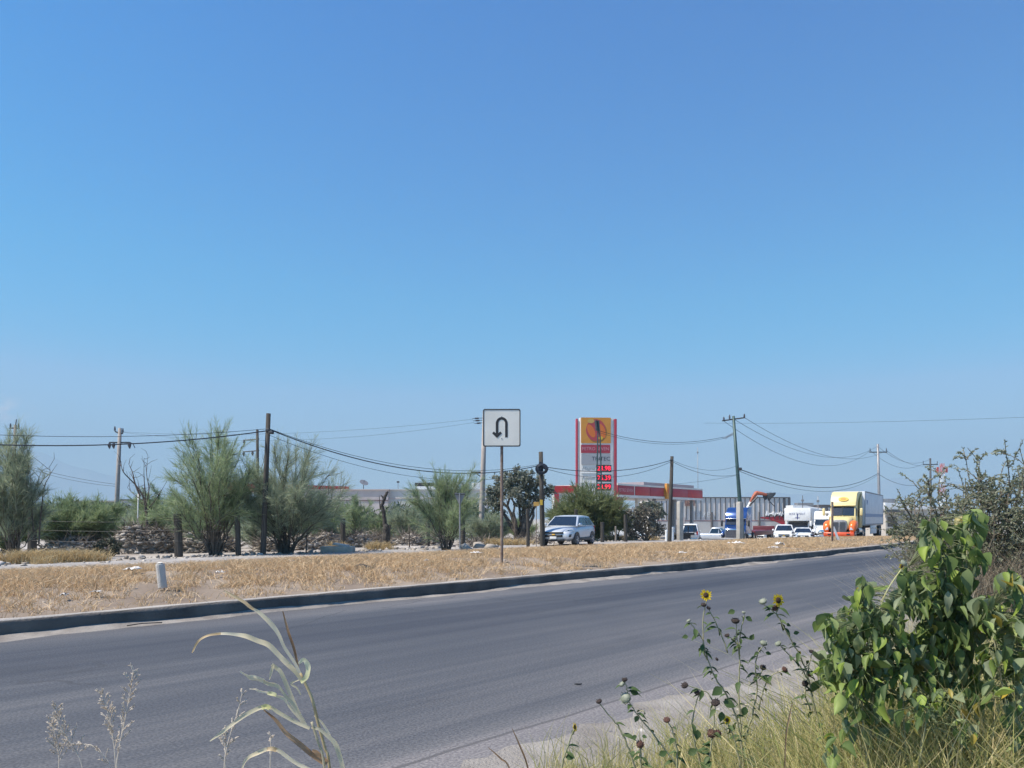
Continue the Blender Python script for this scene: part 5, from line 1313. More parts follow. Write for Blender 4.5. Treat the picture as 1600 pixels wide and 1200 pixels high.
shr = [(225, 35, 790, 40, 18, 35, M_feather2, 'greyish feathery shrub under the bare tree, behind the fence wires'), (300, 36, 792, 36, 16, 36, M_feather3, 'low green feathery shrub behind the forking base of the broad feathery tree'), (455, 38, 800, 40, 18, 37, M_feather3, 'low green feathery shrub under the wide twiggy-topped tree'), (780, 44, 812, 40, 18, 38, M_feather3, 'low green feathery shrub right of the U-turn sign post'),
       (95, 29.3, 772, 60, 30, 21, M_feather3, 'dense feathery shrub right of the capped fence post at the far left'), (160, 30, 780, 46, 26, 22, M_feather3, 'dense dark feathery shrub left of the rubble heap'), (5, 28.5, 800, 46, 22, 23, M_feather3, 'low feathery shrub in the bottom left corner of the thicket'),
       (243, 33.5, 752, 40, 22, 24, M_feather3, 'feathery shrub rising behind the stout reddish-brown fence post'), (508, 35, 768, 36, 22, 26, M_feather3, 'green feathery shrub right of the wide twiggy-topped tree'), (556, 39, 770, 28, 18, 27, M_feather, 'pale feathery shrub left of the broken trunk'),
       (400, 33, 806, 36, 16, 28, M_feather2, 'low feathery shrub at the foot of the tall wooden pole'), (636, 42, 786, 30, 18, 29, M_feather2, 'low pale feathery shrub right of the broken trunk'), (760, 40, 806, 36, 18, 30, M_feather2, 'low greyish feathery shrub behind the U-turn sign post'), (812, 42, 806, 30, 16, 31, M_feather3, 'low green feathery shrub left of the small orange sign'),
       (205, 37, 798, 46, 18, 32, M_feather3, 'low feathery shrub behind the rubble heap near the small pale house'), (590, 46, 796, 26, 12, 33, M_feather3, 'small feathery shrub behind the broken trunk'), (675, 46, 790, 34, 14, 34, M_feather2, 'feathery shrub filling in behind the fan-shaped tree')]
for px, Y, top, hwp, npl, sd_, m, lab in shr:
    Y = Y * 1.13
    feathery('feathery_shrub', lab, 'shrub', px, Y, top, hwp, npl, 520, sd_, G_SH, m, low=.08, flat=.3, stem_r=.018, slen=.34, width=.014)

def leafy(name, label, cat, base_px, Y, blobs, n, leaf, m, seed, group=None, trunks=3, r=.09, bare=0, mb_=None, forks=5):
    """branching tree: leaves gathered in uneven clumps around branch ends. blobs: (px,py,r_px)"""
    rng = np.random.RandomState(seed); k = Y / F; x0 = X_(base_px, Y); z0 = gh(x0, Y) - .05; off = np.array([x0, Y, z0])
    t = thing(name, label, cat, (x0, Y, z0), 0, group)
    tr = MB(); C = []; Rr = []
    for (bx, by, br) in blobs:
        e = np.array([X_(bx, Y) - x0, rng.uniform(-1, 1) * br * k * .8, Z_(by, Y) - z0]); C.append(e); Rr.append(br * k)
        st = np.array([rng.uniform(-.1, .1), rng.uniform(-.1, .1), 0]); c = [st + (e - st) * u + np.array([0, 0, 1]) * .12 * e[2] * math.sin(math.pi * u) + rng.randn(3) * .03 * e[2] * (0 < u < 1) for u in np.linspace(0, 1, 7)]
        tr.tube([Vector(p) for p in c], [r * (1 - .8 * u) + .008 for u in np.linspace(0, 1, 7)], 6, caps=False)
        for q in range(forks):
            u = c[rng.randint(3, 7)]; d = unit(rng.randn(3) + np.array([0, 0, .6])) * br * k * rng.uniform(.8, 1.35)
            tr.tube([Vector(u), Vector(u + d * .5 + rng.randn(3) * .04), Vector(u + d)], [.022, .014, .005], 4, caps=False)
    tr.build('trunk', mb_ or M_bark, t)
    if n:
        C = np.array(C); Rr = np.array(Rr); i = rng.choice(len(C), n, p=Rr ** 2 / (Rr ** 2).sum())
        # small sub-clumps so that the crown has gaps
        ns = 26; sub = unit(rng.randn(len(C), ns, 3)) * (rng.rand(len(C), ns, 1) ** .5); j = rng.randint(0, ns, n)
        p = C[i] + (sub[i, j] + rng.randn(n, 3) * .13) * Rr[i][:, None]
        d = unit(rng.randn(n, 3)) * (leaf * rng.uniform(.6, 1.3, n))[:, None]
        blades('crown', p + off, p + d + off, leaf * .55 * rng.uniform(.7, 1.3, n), m, t, rng=rng)
    return t
leafy('broadleaf_tree', 'greyish broad-leaved tree with twisted trunks behind the U-turn sign post', 'tree', 812, 45, [(788, 752, 17), (805, 745, 16), (824, 748, 15), (775, 770, 17), (800, 772, 18), (826, 768, 15), (843, 752, 12), (846, 774, 13), (778, 790, 13), (820, 790, 13), (860, 765, 8), (765, 782, 9)], 8800, .14, M_grey, 41, trunks=4, r=.10)
leafy('scraggly_bush', 'scraggly half-bare bush behind the dark upright fence post', 'bush', 1008, 49, [(990, 808, 14), (1006, 800, 13), (1022, 806, 12), (996, 825, 16), (1016, 826, 15), (1030, 828, 12), (980, 826, 10)], 4200, .13, M_scrub, 42, r=.05, forks=12)
leafy('scraggly_bush', 'low dark bush left of the dark upright fence post', 'bush', 965, 50, [(958, 812, 14), (972, 815, 11), (948, 820, 10)], 3000, .13, M_grey, 43, r=.04, forks=6)
leafy('yucca_tree', 'spiky green tree seen under the fuel canopy', 'tree', 1012, 70, [(1008, 796, 9), (1020, 793, 9), (1028, 800, 9), (1000, 803, 8)], 2600, .38, M_grey, 44, r=.06)
leafy('round_bush', 'dark green bush at the rear wheels of the white trailer', 'bush', 1410, 58, [(1402, 832, 10), (1416, 828, 12), (1432, 826, 12), (1446, 824, 13), (1425, 838, 11)], 6000, .16, M_olive, 45, r=.05)
leafy('dry_bush', 'brownish dry bush right of the white trailer beneath the pale house', 'bush', 1440, 52, [(1420, 822, 10), (1440, 815, 12), (1460, 815, 13), (1450, 830, 13), (1475, 822, 14)], 5000, .12, M_scrub, 46, r=.04, forks=10)
leafy('cactus_bush', 'low prickly dark bush at the edge of the track left of the rubble heap', 'bush', 172, 29.2, [(160, 855, 9), (175, 848, 10), (184, 858, 8), (168, 865, 8), (150, 868, 8)], 2400, .10, mat('prickly_foliage', (.05, .06, .04), .7, island=[(.05, .06, .04), (.09, .10, .06), (.13, .12, .08), (.06, .05, .04)]), 47, r=.03, forks=6)
# bare dead tree
rng = np.random.RandomState(5); Y = 34; x0 = X_(232, Y); z0 = gh(x0, Y); t = thing('dead_tree', 'bare leafless tree with curved dark branches right of the power pole on the left', 'tree', (x0, Y, z0))
mb = MB()
def br(pts, r0, depth=0):
    c = crom([(X_(a, Y) - x0, (j * .13) % .5 - .2, Z_(b, Y) - z0) for j, (a, b) in enumerate(pts)], 4)
    mb.tube([Vector(p) for p in c], [max(.006, r0 * (1 - .85 * q / (len(c) - 1))) for q in range(len(c))], 5, caps=False)
    for q in range(2, len(c), 2):
        d = unit(rng.randn(3) * np.array([1, .6, .5]) + np.array([-.2, 0, .8])) * rng.uniform(.3, .9)
        mb.tube([Vector(c[q]), Vector(c[q] + d * .5 + rng.randn(3) * .05), Vector(c[q] + d)], [max(.008, r0 * .3), .008, .004], 4, caps=False)
for p, r_ in (([(232, 840), (230, 800), (222, 775), (208, 757), (196, 738), (190, 722)], .06), ([(222, 775), (212, 755), (206, 738), (198, 725)], .045), ([(230, 800), (228, 770), (224, 745), (222, 716)], .035), ([(231, 790), (234, 765), (228, 740), (228, 712)], .03), ([(226, 782), (210, 772), (198, 762)], .025), ([(231, 800), (245, 780), (258, 755)], .03)):
    br(p, r_)
mb.build('trunk', M_barkd, t)
# leaning bare stems by the far left tree
Y = 28; x0 = X_(66, Y); z0 = gh(x0, Y); t = thing('bare_sapling', 'bare curved sapling between the far left tree and the dense shrub', 'tree', (x0, Y, z0)); mb = MB()
br([(66, 850), (66, 800), (68, 760), (73, 742), (82, 730)], .03); br([(58, 830), (52, 790), (55, 760), (60, 735)], .03)
mb.build('trunk', M_barkd, t)
# broken burnt trunk
Y = 37; x0 = X_(604, Y); z0 = gh(x0, Y) - .05; t = thing('broken_trunk', 'charred broken tree trunk with a forked stub among the shrubs', 'tree stump', (x0, Y, z0)); mb = MB()
c = crom([(X_(a, Y) - x0, 0, Z_(b, Y) - z0) for a, b in ((604, 860), (603.5, 845), (604, 830), (601, 815), (599.5, 800), (597, 790), (600, 781), (603.5, 772), (605, 769))], 4)
rad = np.interp(np.linspace(0, 1, len(c)), [0, .12, .3, .36, .6, .75, 1], [.24, .19, .16, .095, .085, .075, .06])
mb.tube([Vector(p) + Vector((.015 * math.sin(q * 2.1), .01 * math.cos(q * 1.7), 0)) for q, p in enumerate(c)], list(rad), 8)
mb.build('trunk', mat('charred_wood', (.028, .025, .024), .9, col2=(.075, .065, .055), scale=6, bump=.8, bscale=10), t)
MB().tube([on(t, 604, 835), on(t, 607, 828), on(t, 609.5, 820)], [.14, .10, .04], 6).build('broken_stub', MATS['charred_wood'], t)
MB().tube([on(t, 600, 782), on(t, 597.5, 776), on(t, 595, 774)], [.05, .04, .02], 5).build('broken_stub', MATS['charred_wood'], t)
MB().tube([on(t, 594, 795), on(t, 593, 782), on(t, 592.5, 774)], [.03, .02, .01], 5).build('twig', MATS['charred_wood'], t)
# thin bare poles standing in the brush
for a, b, c_, d, Y, lab in ((478, 868, 480, 832, 31, 'thin bent stick standing in the brush right of the wide tree'), (640, 858, 639, 818, 37, 'thin dark stick standing between the broken trunk and the fence post'), (215, 822, 216, 771, 36, 'thin white pole standing in the shrubs below the bare tree'), (804, 846, 805, 810, 41, 'thin pale stake left of the small orange sign')):
    pole('stick', lab, 'stick', (c_, d), (a, b), Y, .03, .02, M_white if a == 215 else M_barkd, 'sticks standing in the brush', 6)

# far thicket behind everything on the left and beyond the yard: one green mass nobody would count
rng = np.random.RandomState(77); n = 36000
px = rng.choice([0, 1], n, p=[1.0, 0.0]); pxx = np.where(px == 0, rng.uniform(-60, 780, n), rng.uniform(1400, 1700, n)); YY = np.where(px == 0, rng.uniform(50, 78, n), rng.uniform(75, 100, n))
xx = X_(pxx, YY); top = (1.5 + .75 * noise1(xx, 5, .35) + .5 * noise1(xx, 6, 1.4)); zz = gbase(YY) + np.maximum(.3, top + np.where(px == 0, .7, .9)) * rng.rand(n) ** .7
b_ = np.stack([xx, YY, zz], 1); d_ = unit(rng.randn(n, 3) * .7 + np.array([0, 0, .6])) * rng.uniform(.2, .5, n)[:, None]
stuff(blades('thicket', b_, b_ + d_, rng.uniform(.06, .13, n), foliage('thicket_foliage', [(.075, .10, .05), (.11, .14, .07), (.15, .165, .10), (.09, .11, .065)], .2), rng=rng), 'low grey-green thicket filling the plain behind the trees', 'thicket')

# ------------------------------------------------------------------ rubble and brushwood along the fence
def rocks(name, m, n, sampler, smin, smax, seed, sq=(1, 1, .65)):
    rng = np.random.RandomState(seed)
    phi = (1 + 5 ** .5) / 2
    ico = np.array([(-1, phi, 0), (1, phi, 0), (-1, -phi, 0), (1, -phi, 0), (0, -1, phi), (0, 1, phi), (0, -1, -phi), (0, 1, -phi), (phi, 0, -1), (phi, 0, 1), (-phi, 0, -1), (-phi, 0, 1)]) / 1.9
    tri = np.array([(0, 11, 5), (0, 5, 1), (0, 1, 7), (0, 7, 10), (0, 10, 11), (1, 5, 9), (5, 11, 4), (11, 10, 2), (10, 7, 6), (7, 1, 8), (3, 9, 4), (3, 4, 2), (3, 2, 6), (3, 6, 8), (3, 8, 9), (4, 9, 5), (2, 4, 11), (6, 2, 10), (8, 6, 7), (9, 8, 1)])
    c = sampler(rng, n); sz = (smin + (smax - smin) * rng.rand(n) ** 3)
    V = ico[None] * (1 + .36 * rng.randn(n, 12, 1)) * sz[:, None, None] * np.array(sq) * (1 + .4 * rng.rand(n, 1, 3))
    a = rng.rand(n) * 6.28; b = rng.uniform(-.7, .7, n); ca, sa, cb, sb_ = np.cos(a), np.sin(a), np.cos(b), np.sin(b)
    V = np.stack([V[..., 0], V[..., 1] * cb[:, None] - V[..., 2] * sb_[:, None], V[..., 1] * sb_[:, None] + V[..., 2] * cb[:, None]], -1)
    V = np.stack([V[..., 0] * ca[:, None] - V[..., 1] * sa[:, None], V[..., 0] * sa[:, None] + V[..., 1] * ca[:, None], V[..., 2]], -1) + c[:, None]
    return fast_mesh(name, V.reshape(-1, 3), [(tri[None] + (np.arange(n) * 12)[:, None, None]).reshape(-1, 3)], m)
heaps = [(210, 32.2, 822, 36), (245, 32.5, 828, 30), (300, 33, 832, 34), (345, 33.5, 838, 24), (470, 36, 836, 34), (512, 38.5, 832, 24), (560, 40, 834, 26), (590, 41, 836, 20), (640, 42, 836, 24), (672, 43, 836, 26), (745, 40.5, 848, 20), (800, 42, 846, 24), (835, 43, 842, 22), (120, 33, 838, 50), (420, 34, 842, 20)]
def heap_h(x, y):
    z = np.zeros_like(x)
    for px, Y, top, hw in heaps:
        hx = X_(px, Y); w_ = hw * Y / F; hh = Z_(top, Y) - gbase(Y) + .05
        r2 = ((x - hx) / w_) ** 2 + ((y - Y) / (w_ * 1.1)) ** 2
        z = np.maximum(z, hh * np.clip(1 - r2, 0, 1) ** .8)
    return z
def heap_sample(rng, n):
    i = rng.randint(0, len(heaps), n); h_ = np.array(heaps)[i]; w_ = h_[:, 3] * h_[:, 1] / F
    a = rng.rand(n) * 6.28; r = np.sqrt(rng.rand(n)) * 1.08
    x = X_(h_[:, 0], h_[:, 1]) + w_ * r * np.cos(a); y = h_[:, 1] + w_ * 1.1 * r * np.sin(a)
    return np.stack([x, y, gbase(y) - .06 + heap_h(x, y) * rng.uniform(.85, 1.02, n)], 1)
M_rub = mat('rubble', (.34, .30, .265), .95, island=[(.20, .175, .15), (.33, .295, .26), (.27, .235, .20), (.46, .43, .40), (.24, .205, .17)], spec=.1)
M_soilh = mat('heap_earth', (.20, .17, .145), .95, col2=(.30, .265, .23), scale=2.2, bump=1, bscale=9, spec=.1)
# earth core of the heaps
gxh = np.arange(-26, 4, .25); gyh = np.arange(28, 47, .25); HX, HY = np.meshgrid(gxh, gyh, indexing='ij'); hx_, hy_ = HX.ravel(), HY.ravel()
hz_ = heap_h(hx_, hy_); hz_ = np.where(hz_ > .02, hz_ * (.86 + .14 * noise1(hx_ * 2 + hy_, 3, 2)), -.15)
n_, k_ = HX.shape; i_, j_ = np.meshgrid(np.arange(n_ - 1), np.arange(k_ - 1), indexing='ij'); i_ = i_.ravel(); j_ = j_.ravel()
structure(fast_mesh('earth_heaps', np.stack([hx_, hy_, gbase(hy_) - .06 + hz_], 1), [np.stack([i_ * k_ + j_, (i_ + 1) * k_ + j_, (i_ + 1) * k_ + j_ + 1, i_ * k_ + j_ + 1], 1)], M_soilh, smooth=True))
stuff(rocks('rubble', M_rub, 9500, heap_sample, .02, .13, 51, (1.2, 1, .5)), 'heaps of grey and tan rubble behind the fence posts', 'rubble')
rng = np.random.RandomState(52); n = 10500; b_ = heap_sample(rng, n); d_ = unit(rng.randn(n, 3) * np.array([1, 1, .45]) + np.array([0, 0, .25])) * rng.uniform(.2, .9, n)[:, None]
stuff(blades('brushwood', b_, b_ + d_, rng.uniform(.012, .04, n), mat('dry_twigs', (.15, .12, .10), .9, island=[(.07, .055, .045), (.17, .14, .115), (.25, .215, .18), (.32, .28, .24)], spec=.1), rng=rng), 'dead branches and twigs tangled over the rubble heaps', 'brushwood')
# scatter of stones along the far side of the track and on the median
def along(o0, o1, s0, s1, dz):
    def f(rng, n):
        s = s0 + (s1 - s0) * rng.rand(n) ** 1.2; o = rng.uniform(o0, o1, n); x, y = P(s, o); return np.stack([x, y, gbase(y) + np.where((o > 0) & (o < 10.8), med(o, s), 0) + dz], 1)
    return f
stuff(rocks('stones', M_rub, 1500, along(15.2, 18.5, -14, 45, -.04), .02, .12, 53), 'pale stones strewn along the far edge of the dirt track', 'stones')
stuff(rocks('pebbles', M_rub, 1100, along(.3, 10.5, -12, 40, 0), .012, .045, 54), 'small stones scattered through the dry grass', 'pebbles')
stuff(rocks('gravel', mat('gravel_stones', (.3, .28, .26), .9, island=[(.2, .18, .17), (.34, .31, .29), (.45, .42, .40), (.27, .25, .23)], spec=.15), 5200, along(-13, -7.45, -16, 6, -.012), .006, .028, 55), 'loose gravel on the near shoulder', 'gravel')

# ------------------------------------------------------------------ dry grass of the median
def grass(name, n_tuft, per, sampler, hmin, hmax, wmin, wmax, m, seed, spread=.07, lean=.55):
    rng = np.random.RandomState(seed); c, sc_ = sampler(rng, n_tuft)
    n = n_tuft * per; i = np.repeat(np.arange(n_tuft), per)
    b = c[i] + np.concatenate([rng.randn(n, 2) * spread * sc_[i][:, None], np.zeros((n, 1))], 1)
    h = rng.uniform(hmin, hmax, n) * sc_[i]
    d = np.concatenate([rng.randn(n, 2) * lean * h[:, None], h[:, None]], 1)
    bend = np.concatenate([-d[:, :2] * .18, (h * .12)[:, None]], 1)
    b[:, 2] -= .02
    return blades(name, b, b + d, rng.uniform(wmin, wmax, n), m, bend=bend, rng=rng)
def med_sample(s0, s1, pw):
    def f(rng, n):
        m_ = n * 4; s = s0 + (s1 - s0) * rng.rand(m_) ** pw; o = rng.uniform(.35, 10.4, m_)
        dens = .5 + .9 * noise1(s * .8 + 3 * noise1(o, 8, .7), 61, .9) * .6 + .35 * noise1(o * 1.3 + s * .6, 62, 1.6)
        dens = .5 + 1.5 * (dens - .5) + .5 * noise1(s * 2.1 - o * 1.1, 68, 2.3)
        dens *= np.interp(o, [.3, 1.0, 1.9, 3], [.30, .60, .95, 1.1])
        k = np.where(rng.rand(m_) < dens + .05)[0][:n]
        s, o = s[k], o[k]; x, y = P(s, o)
        sc_ = rng.uniform(.5, 1.35, len(k)) * np.interp(o, [.3, 2], [.7, 1])
        c = np.stack([x, y, gbase(y) + med(o, s)], 1)
        if len(k) < n: c = np.concatenate([c, c[:n - len(k)]]); sc_ = np.concatenate([sc_, sc_[:n - len(k)]])
        return c, sc_
    return f
M_dry = mat('dry_grass', (.45, .32, .17), .8, island=[(.42, .275, .15), (.60, .42, .25), (.70, .53, .345), (.50, .34, .19), (.70, .53, .33), (.33, .23, .13)], trans=.2, spec=.15)
stuff(grass('dry_grass', 26000, 12, med_sample(-14, 26, 1.0), .04, .17, .006, .012, M_dry, 63, lean=.8), 'short sun-dried tan grass covering the median', 'grass')
stuff(grass('dry_grass', 14000, 10, med_sample(20, 85, 1.2), .04, .14, .012, .022, M_dry, 64, spread=.10), 'dry tan grass on the far end of the median', 'grass')
def edge_sample(o0, o1, s0, s1, th):
    def f(rng, n):
        m_ = n * 8; s = rng.uniform(s0, s1, m_); o = rng.uniform(o0, o1, m_); k = np.where(noise1(s, 66, .5) + .5 * noise1(o * 2 + s, 67, 1.1) > th)[0][:n]
        if len(k) < n: k = np.resize(k, n)
        x, y = P(s[k], o[k]); return np.stack([x, y, gbase(y) - .03], 1), rng.uniform(.5, 1.3, n)
    return f
stuff(grass('dry_grass', 1300, 16, edge_sample(15.9, 18.6, -14, 40, .75), .12, .40, .010, .02, mat('golden_grass', (.5, .33, .12), .8, island=[(.44, .31, .14), (.54, .40, .20), (.60, .47, .27), (.36, .28, .17)], trans=.2), 65, spread=.14), 'golden dry tufts on the far edge of the dirt track', 'grass')

# ------------------------------------------------------------------ things lying on the median
def crumple(name, label, px, py_, w_px, h_px, Y, m, seed, cat='litter', group='scraps of litter on the dry grass'):
    rng = np.random.RandomState(seed); x = X_(px, Y); z = gh(x, Y) + .05; k = Y / F
    nx, ny = 9, 5; u, v = np.meshgrid(np.linspace(-.5, .5, nx), np.linspace(-.5, .5, ny), indexing='ij')
    V = np.stack([u * w_px * k + rng.randn(nx, ny) * .15 * w_px * k / nx, v * w_px * k * .7 + rng.randn(nx, ny) * .03, .02 + np.abs(rng.randn(nx, ny)) * h_px * k * .35 * (1 - np.abs(u)) + h_px * k * .12], -1) + np.array([x, Y, z])
    i, j = np.meshgrid(np.arange(nx - 1), np.arange(ny - 1), indexing='ij'); i = i.ravel(); j = j.ravel()
    o = fast_mesh(name, V.reshape(-1, 3), [np.stack([i * ny + j, (i + 1) * ny + j, (i + 1) * ny + j + 1, i * ny + j + 1], 1)], m, smooth=False)
    sdm = o.modifiers.new('Solidify', 'SOLIDIFY'); sdm.thickness = .004
    tag(o, label, cat, group)
M_litter = mat('white_plastic', (.72, .70, .68), .5, col2=(.58, .55, .52), scale=6)
for a in ((206, 893, 24, 9, 13.9, 'largest crumpled white plastic scrap left of the concrete stub', 1), (344, 907, 15, 5, 13.6, 'small white scrap right of the concrete stub', 2), (454, 888, 9, 4, 17.5, 'tiny white scrap near the far side of the grass, left of the black tyre piece', 3), (150, 927, 16, 4, 10.9, 'flat white scrap in the grass left of the concrete stub', 4),
          (666, 889, 9, 4, 17.3, 'tiny pale scrap right of the black tyre piece', 5), (745, 876, 20, 4, 21, 'long pale scrap in the grass left of the U-turn sign post', 6), (1067, 874, 14, 5, 23, 'white scrap near the kerb right of the U-turn sign', 7), (1218, 853, 14, 8, 30, 'curled white plastic strip on the grass in front of the white cars', 8), (1208, 858, 16, 4, 28, 'flat white plastic strip on the grass in front of the white cars', 9), (1150, 849, 24, 5, 31, 'pale broken slab lying on the grass before the concrete pillar', 10), (100, 938, 10, 5, 10.5, 'crumpled grey-white scrap at the left of the median', 11)):
    crumple('plastic_scrap', a[5], a[0], a[1], a[2], a[3], a[4], M_litter, a[6])
# concrete stub on a bent bar
Y = 11.7; x = X_(253, Y); z = gh(x, Y); t = thing('concrete_stub', 'short grey concrete cylinder standing tilted on a bent rusty bar in the grass', 'marker', (x, Y, z)); k = Y / F
mz = Z_(881, Y) - z; bz = Z_(919, Y) - z; tl_ = Vector((-.028, 0, mz)); bl_ = Vector((.012, 0, bz))
ax = (tl_ - bl_).normalized(); Lc = (tl_ - bl_).length; r = 6.7 * k
MB().lathe([(0, r * .92), (.012, r), (Lc * .5, r * .99), (Lc - .012, r), (Lc, r * .93)], bl_, ax, 20).build('cylinder', mat('pale_concrete', (.46, .43, .40), .9, col2=(.56, .53, .50), scale=9, bump=.5, bscale=60, detail=8), t, smooth=False, bevel=0)
MB().lathe([(-.002, r * .5), (.012, r * .8), (.022, r * .45), (.028, r * .2)], tl_, ax, 12).build('mortar_cap', mat('pale_mortar', (.55, .52, .48), .9), t)
MB().tube([(.03, 0, -.1), (.035, 0, .05), (.045, .01, .10), (.025, 0, bz + .05)], .011, 6).build('bar', M_rust, t)
# black tyre fragment
Y = 15.6; x = X_(569, Y); z = gh(x, Y); t = thing('tyre_fragment', 'curved black piece of tyre lying on the dry grass', 'tyre piece', (x, Y, z + .02), R(12)); mb = MB()
rings = []
for q in range(10):
    u = q / 9; xx = -.19 + .38 * u; hh = .075 + .03 * math.sin(u * 5) - .05 * abs(u - .5) ** 2; wy = .085 + .02 * math.sin(q * 2.3)
    rings.append([Vector((xx + .01 * math.sin(k * 2 + q), wy * math.cos(R(a_)) + .01 * math.sin(q + k), max(0, hh * math.sin(R(a_)) + .006 * math.sin(q * 3 + k * 2)))) for k, a_ in enumerate((0, 35, 70, 110, 145, 180))])
mb.loft(rings).build('tread', M_rubber, t)
# grey slab on the far edge of the track
Y = 32; x = X_(528, Y); z = gh(x, Y); t = thing('concrete_slab', 'flat grey concrete slab with a smaller pale one on top at the far edge of the track', 'slab', (x, Y, z), R(-4))
MB().box((0, 0, .12), (1.3, .55, .26)).build('lower_slab', mat('warm_slab', (.36, .32, .28), .9, col2=(.44, .40, .35), scale=4), t, bevel=.03)
MB().box((.12, .05, .30), (.62, .4, .09), Matrix.Rotation(R(9), 3, 'Y')).build('upper_slab', mat('pale_slab', (.50, .48, .46), .9, col2=(.42, .40, .38), scale=4), t, bevel=.02)
for px, Y, w, hgt, lab, m in ((752, 36.5, .8, .28, 'larger pale boulder behind the U-turn sign post', M_rub), (766, 36, .5, .22, 'smaller pale boulder behind the U-turn sign post', M_rub), (729, 35, .7, .2, 'flat dark rock at the foot of the triangular sign', M_conc)):
    x = X_(px, Y); o = rocks('boulder', m, 1, lambda r, n: np.array([[x, Y, gh(x, Y) + hgt * .3]]), w * .5, w * .5, int(px), (1, .7, hgt / w * 1.2)); tag(o, lab, 'boulder', 'pale boulders at the track edge')
# ================================================================== NEAR PLANTS ON THE SHOULDER
def wpath(pts, Y):
    """photo pixels (x, y[, depth offset]) to world points at about Y metres"""
    return np.array([[X_(p[0], Y + (p[2] if len(p) > 2 else 0)), Y + (p[2] if len(p) > 2 else 0), Z_(p[1], Y + (p[2] if len(p) > 2 else 0))] for p in pts])
def to_ground(pts, Y):
    """carry a traced stem on down to the soil"""
    p = wpath(pts, Y); e = p[-1].copy(); d = p[-1] - p[-2]; d /= max(1e-6, np.linalg.norm(d))
    e2 = np.array([e[0] + d[0] * .25, e[1] + .02, -.03]); return np.vstack([p, (e * .5 + e2 * .5)[None], e2[None]])

def ribbon(mb, pts, w, fold=.35, twist=0.0, k=6, facing=(0, -1, .35), ruf=0.0, seed=0):
    """a strap leaf along pts, w: widths at the points, folded along its midrib"""
    c = crom(pts, k); ww = crom(np.array(w)[:, None], k)[:, 0]; n = len(c); f = np.array(facing, float); rr = np.random.RandomState(seed); vs = []
    for i in range(n):
        t = c[min(i + 1, n - 1)] - c[max(i - 1, 0)]; t /= max(np.linalg.norm(t), 1e-9)
        a = twist * i / n; s = np.cross(t, f); s /= max(np.linalg.norm(s), 1e-6); nn = np.cross(s, t)
        s2 = s * math.cos(a) + nn * math.sin(a); n2 = np.cross(s2, t)
        h = max(ww[i], .0006) / 2; r1, r2 = ruf * h * math.sin(i * .42 + seed), ruf * h * math.sin(i * .55 + 2 + seed)
        vs += [c[i] - s2 * h + n2 * (h * fold + r1), c[i] - n2 * .0, c[i] + s2 * h + n2 * (h * fold + r2)]
    fs = []
    for i in range(n - 1):
        a = i * 3; fs += [(a, a + 1, a + 4, a + 3), (a + 1, a + 2, a + 5, a + 4)]
    mb.add(vs, fs)

M_straw = mat('straw_stalk', (.40, .30, .15), .6, col2=(.50, .42, .24), scale=25, trans=.1)
def leafmat(name, a, b, sc_=9, trans=.25, rough=.45, spec=.4, contrast=(.35, .65)):
    return mat(name, a, rough, col2=b, scale=sc_, trans=trans, spec=spec, contrast=contrast)
M_cgreen = leafmat('pale_green_blade', (.57, .52, .35), (.66, .59, .43), 6, .45)
M_cgrey = leafmat('silvery_dry_blade', (.74, .68, .53), (.72, .62, .42), 6, .45)
M_cdry = leafmat('tan_dry_blade', (.55, .40, .22), (.66, .53, .35), 14, .4)
M_cbrown = leafmat('brown_dry_blade', (.26, .15, .08), (.42, .28, .17), 14, .3)
M_cyel = leafmat('yellowing_blade', (.64, .62, .28), (.70, .68, .46), 14, .4)

# tall half-dried grass stalk, left
Y = 2.2; k = Y / F
zc = to_ground([(478, 1040), (487, 1090), (497, 1130), (508, 1170), (515, 1200)], Y)
t = thing('tall_grass_stalk', 'tall half dried grass stalk with long curling pale blades, left foreground', 'grass stalk', tuple(zc[-1] + np.array([0, 0, .03])))
mb = MB(); mb.tube([Vector(p) for p in crom(np.vstack([wpath([(468, 1050), (474, 1075)], Y)[:1] * 0 + wpath([(469, 1052)], Y), zc[1:]]), 4)], .0042, 7)
mb.build('stem', M_straw, t, world=True, smooth=True)
mb = MB(); mb.tube([Vector(p) for p in crom(to_ground([(487, 1128), (497, 1160), (507, 1200)], Y - .03), 4)], .0036, 6); mb.build('stem', M_cgreen, t, world=True, smooth=True)
def blade(pts, w, m, fold=.35, twist=0, dY=0.0, seed=1, ruf=.25, facing=(0, -1, .35)):
    mb = MB(); ribbon(mb, wpath(pts, Y + dY), [a * k * .8 for a in w], fold, twist, 7, facing, ruf, seed); mb.build('blade', m, t, world=True, smooth=True)
blade([(470, 1056), (462, 1038), (445, 1012), (436, 992), (424, 975), (406, 958), (395, 951), (380, 940), (352, 924)], [6, 6, 6, 7, 9, 7, 5, 6, 2], M_cgrey, .5, seed=2, dY=.03)
blade([(396, 952), (388, 946), (378, 938), (350, 922)], [5, 6.5, 5, 1.5], M_cdry, .3, dY=.026, seed=9)
blade([(474, 1068), (462, 1050), (446, 1034), (436, 1024), (420, 1008), (402, 1001), (384, 994), (366, 991), (345, 990), (325, 993), (310, 1002), (302, 1018)], [5, 8, 10, 9, 10, 9, 9, 6, 5, 4, 4, 2], M_cgrey, .25, seed=3, dY=-.03)
blade([(474, 1068), (462, 1050), (450, 1037)], [5, 8, 9.5], M_cgreen, .25, seed=3, dY=-.034)
blade([(345, 990), (325, 993), (310, 1002), (300, 1020)], [4.4, 4.2, 4.2, 2], M_cdry, .25, seed=4, dY=-.034)
blade([(467, 1048), (460, 1015), (450, 985), (442, 955)], [4, 5, 5, 2], M_cbrown, .6, dY=.05, seed=5)
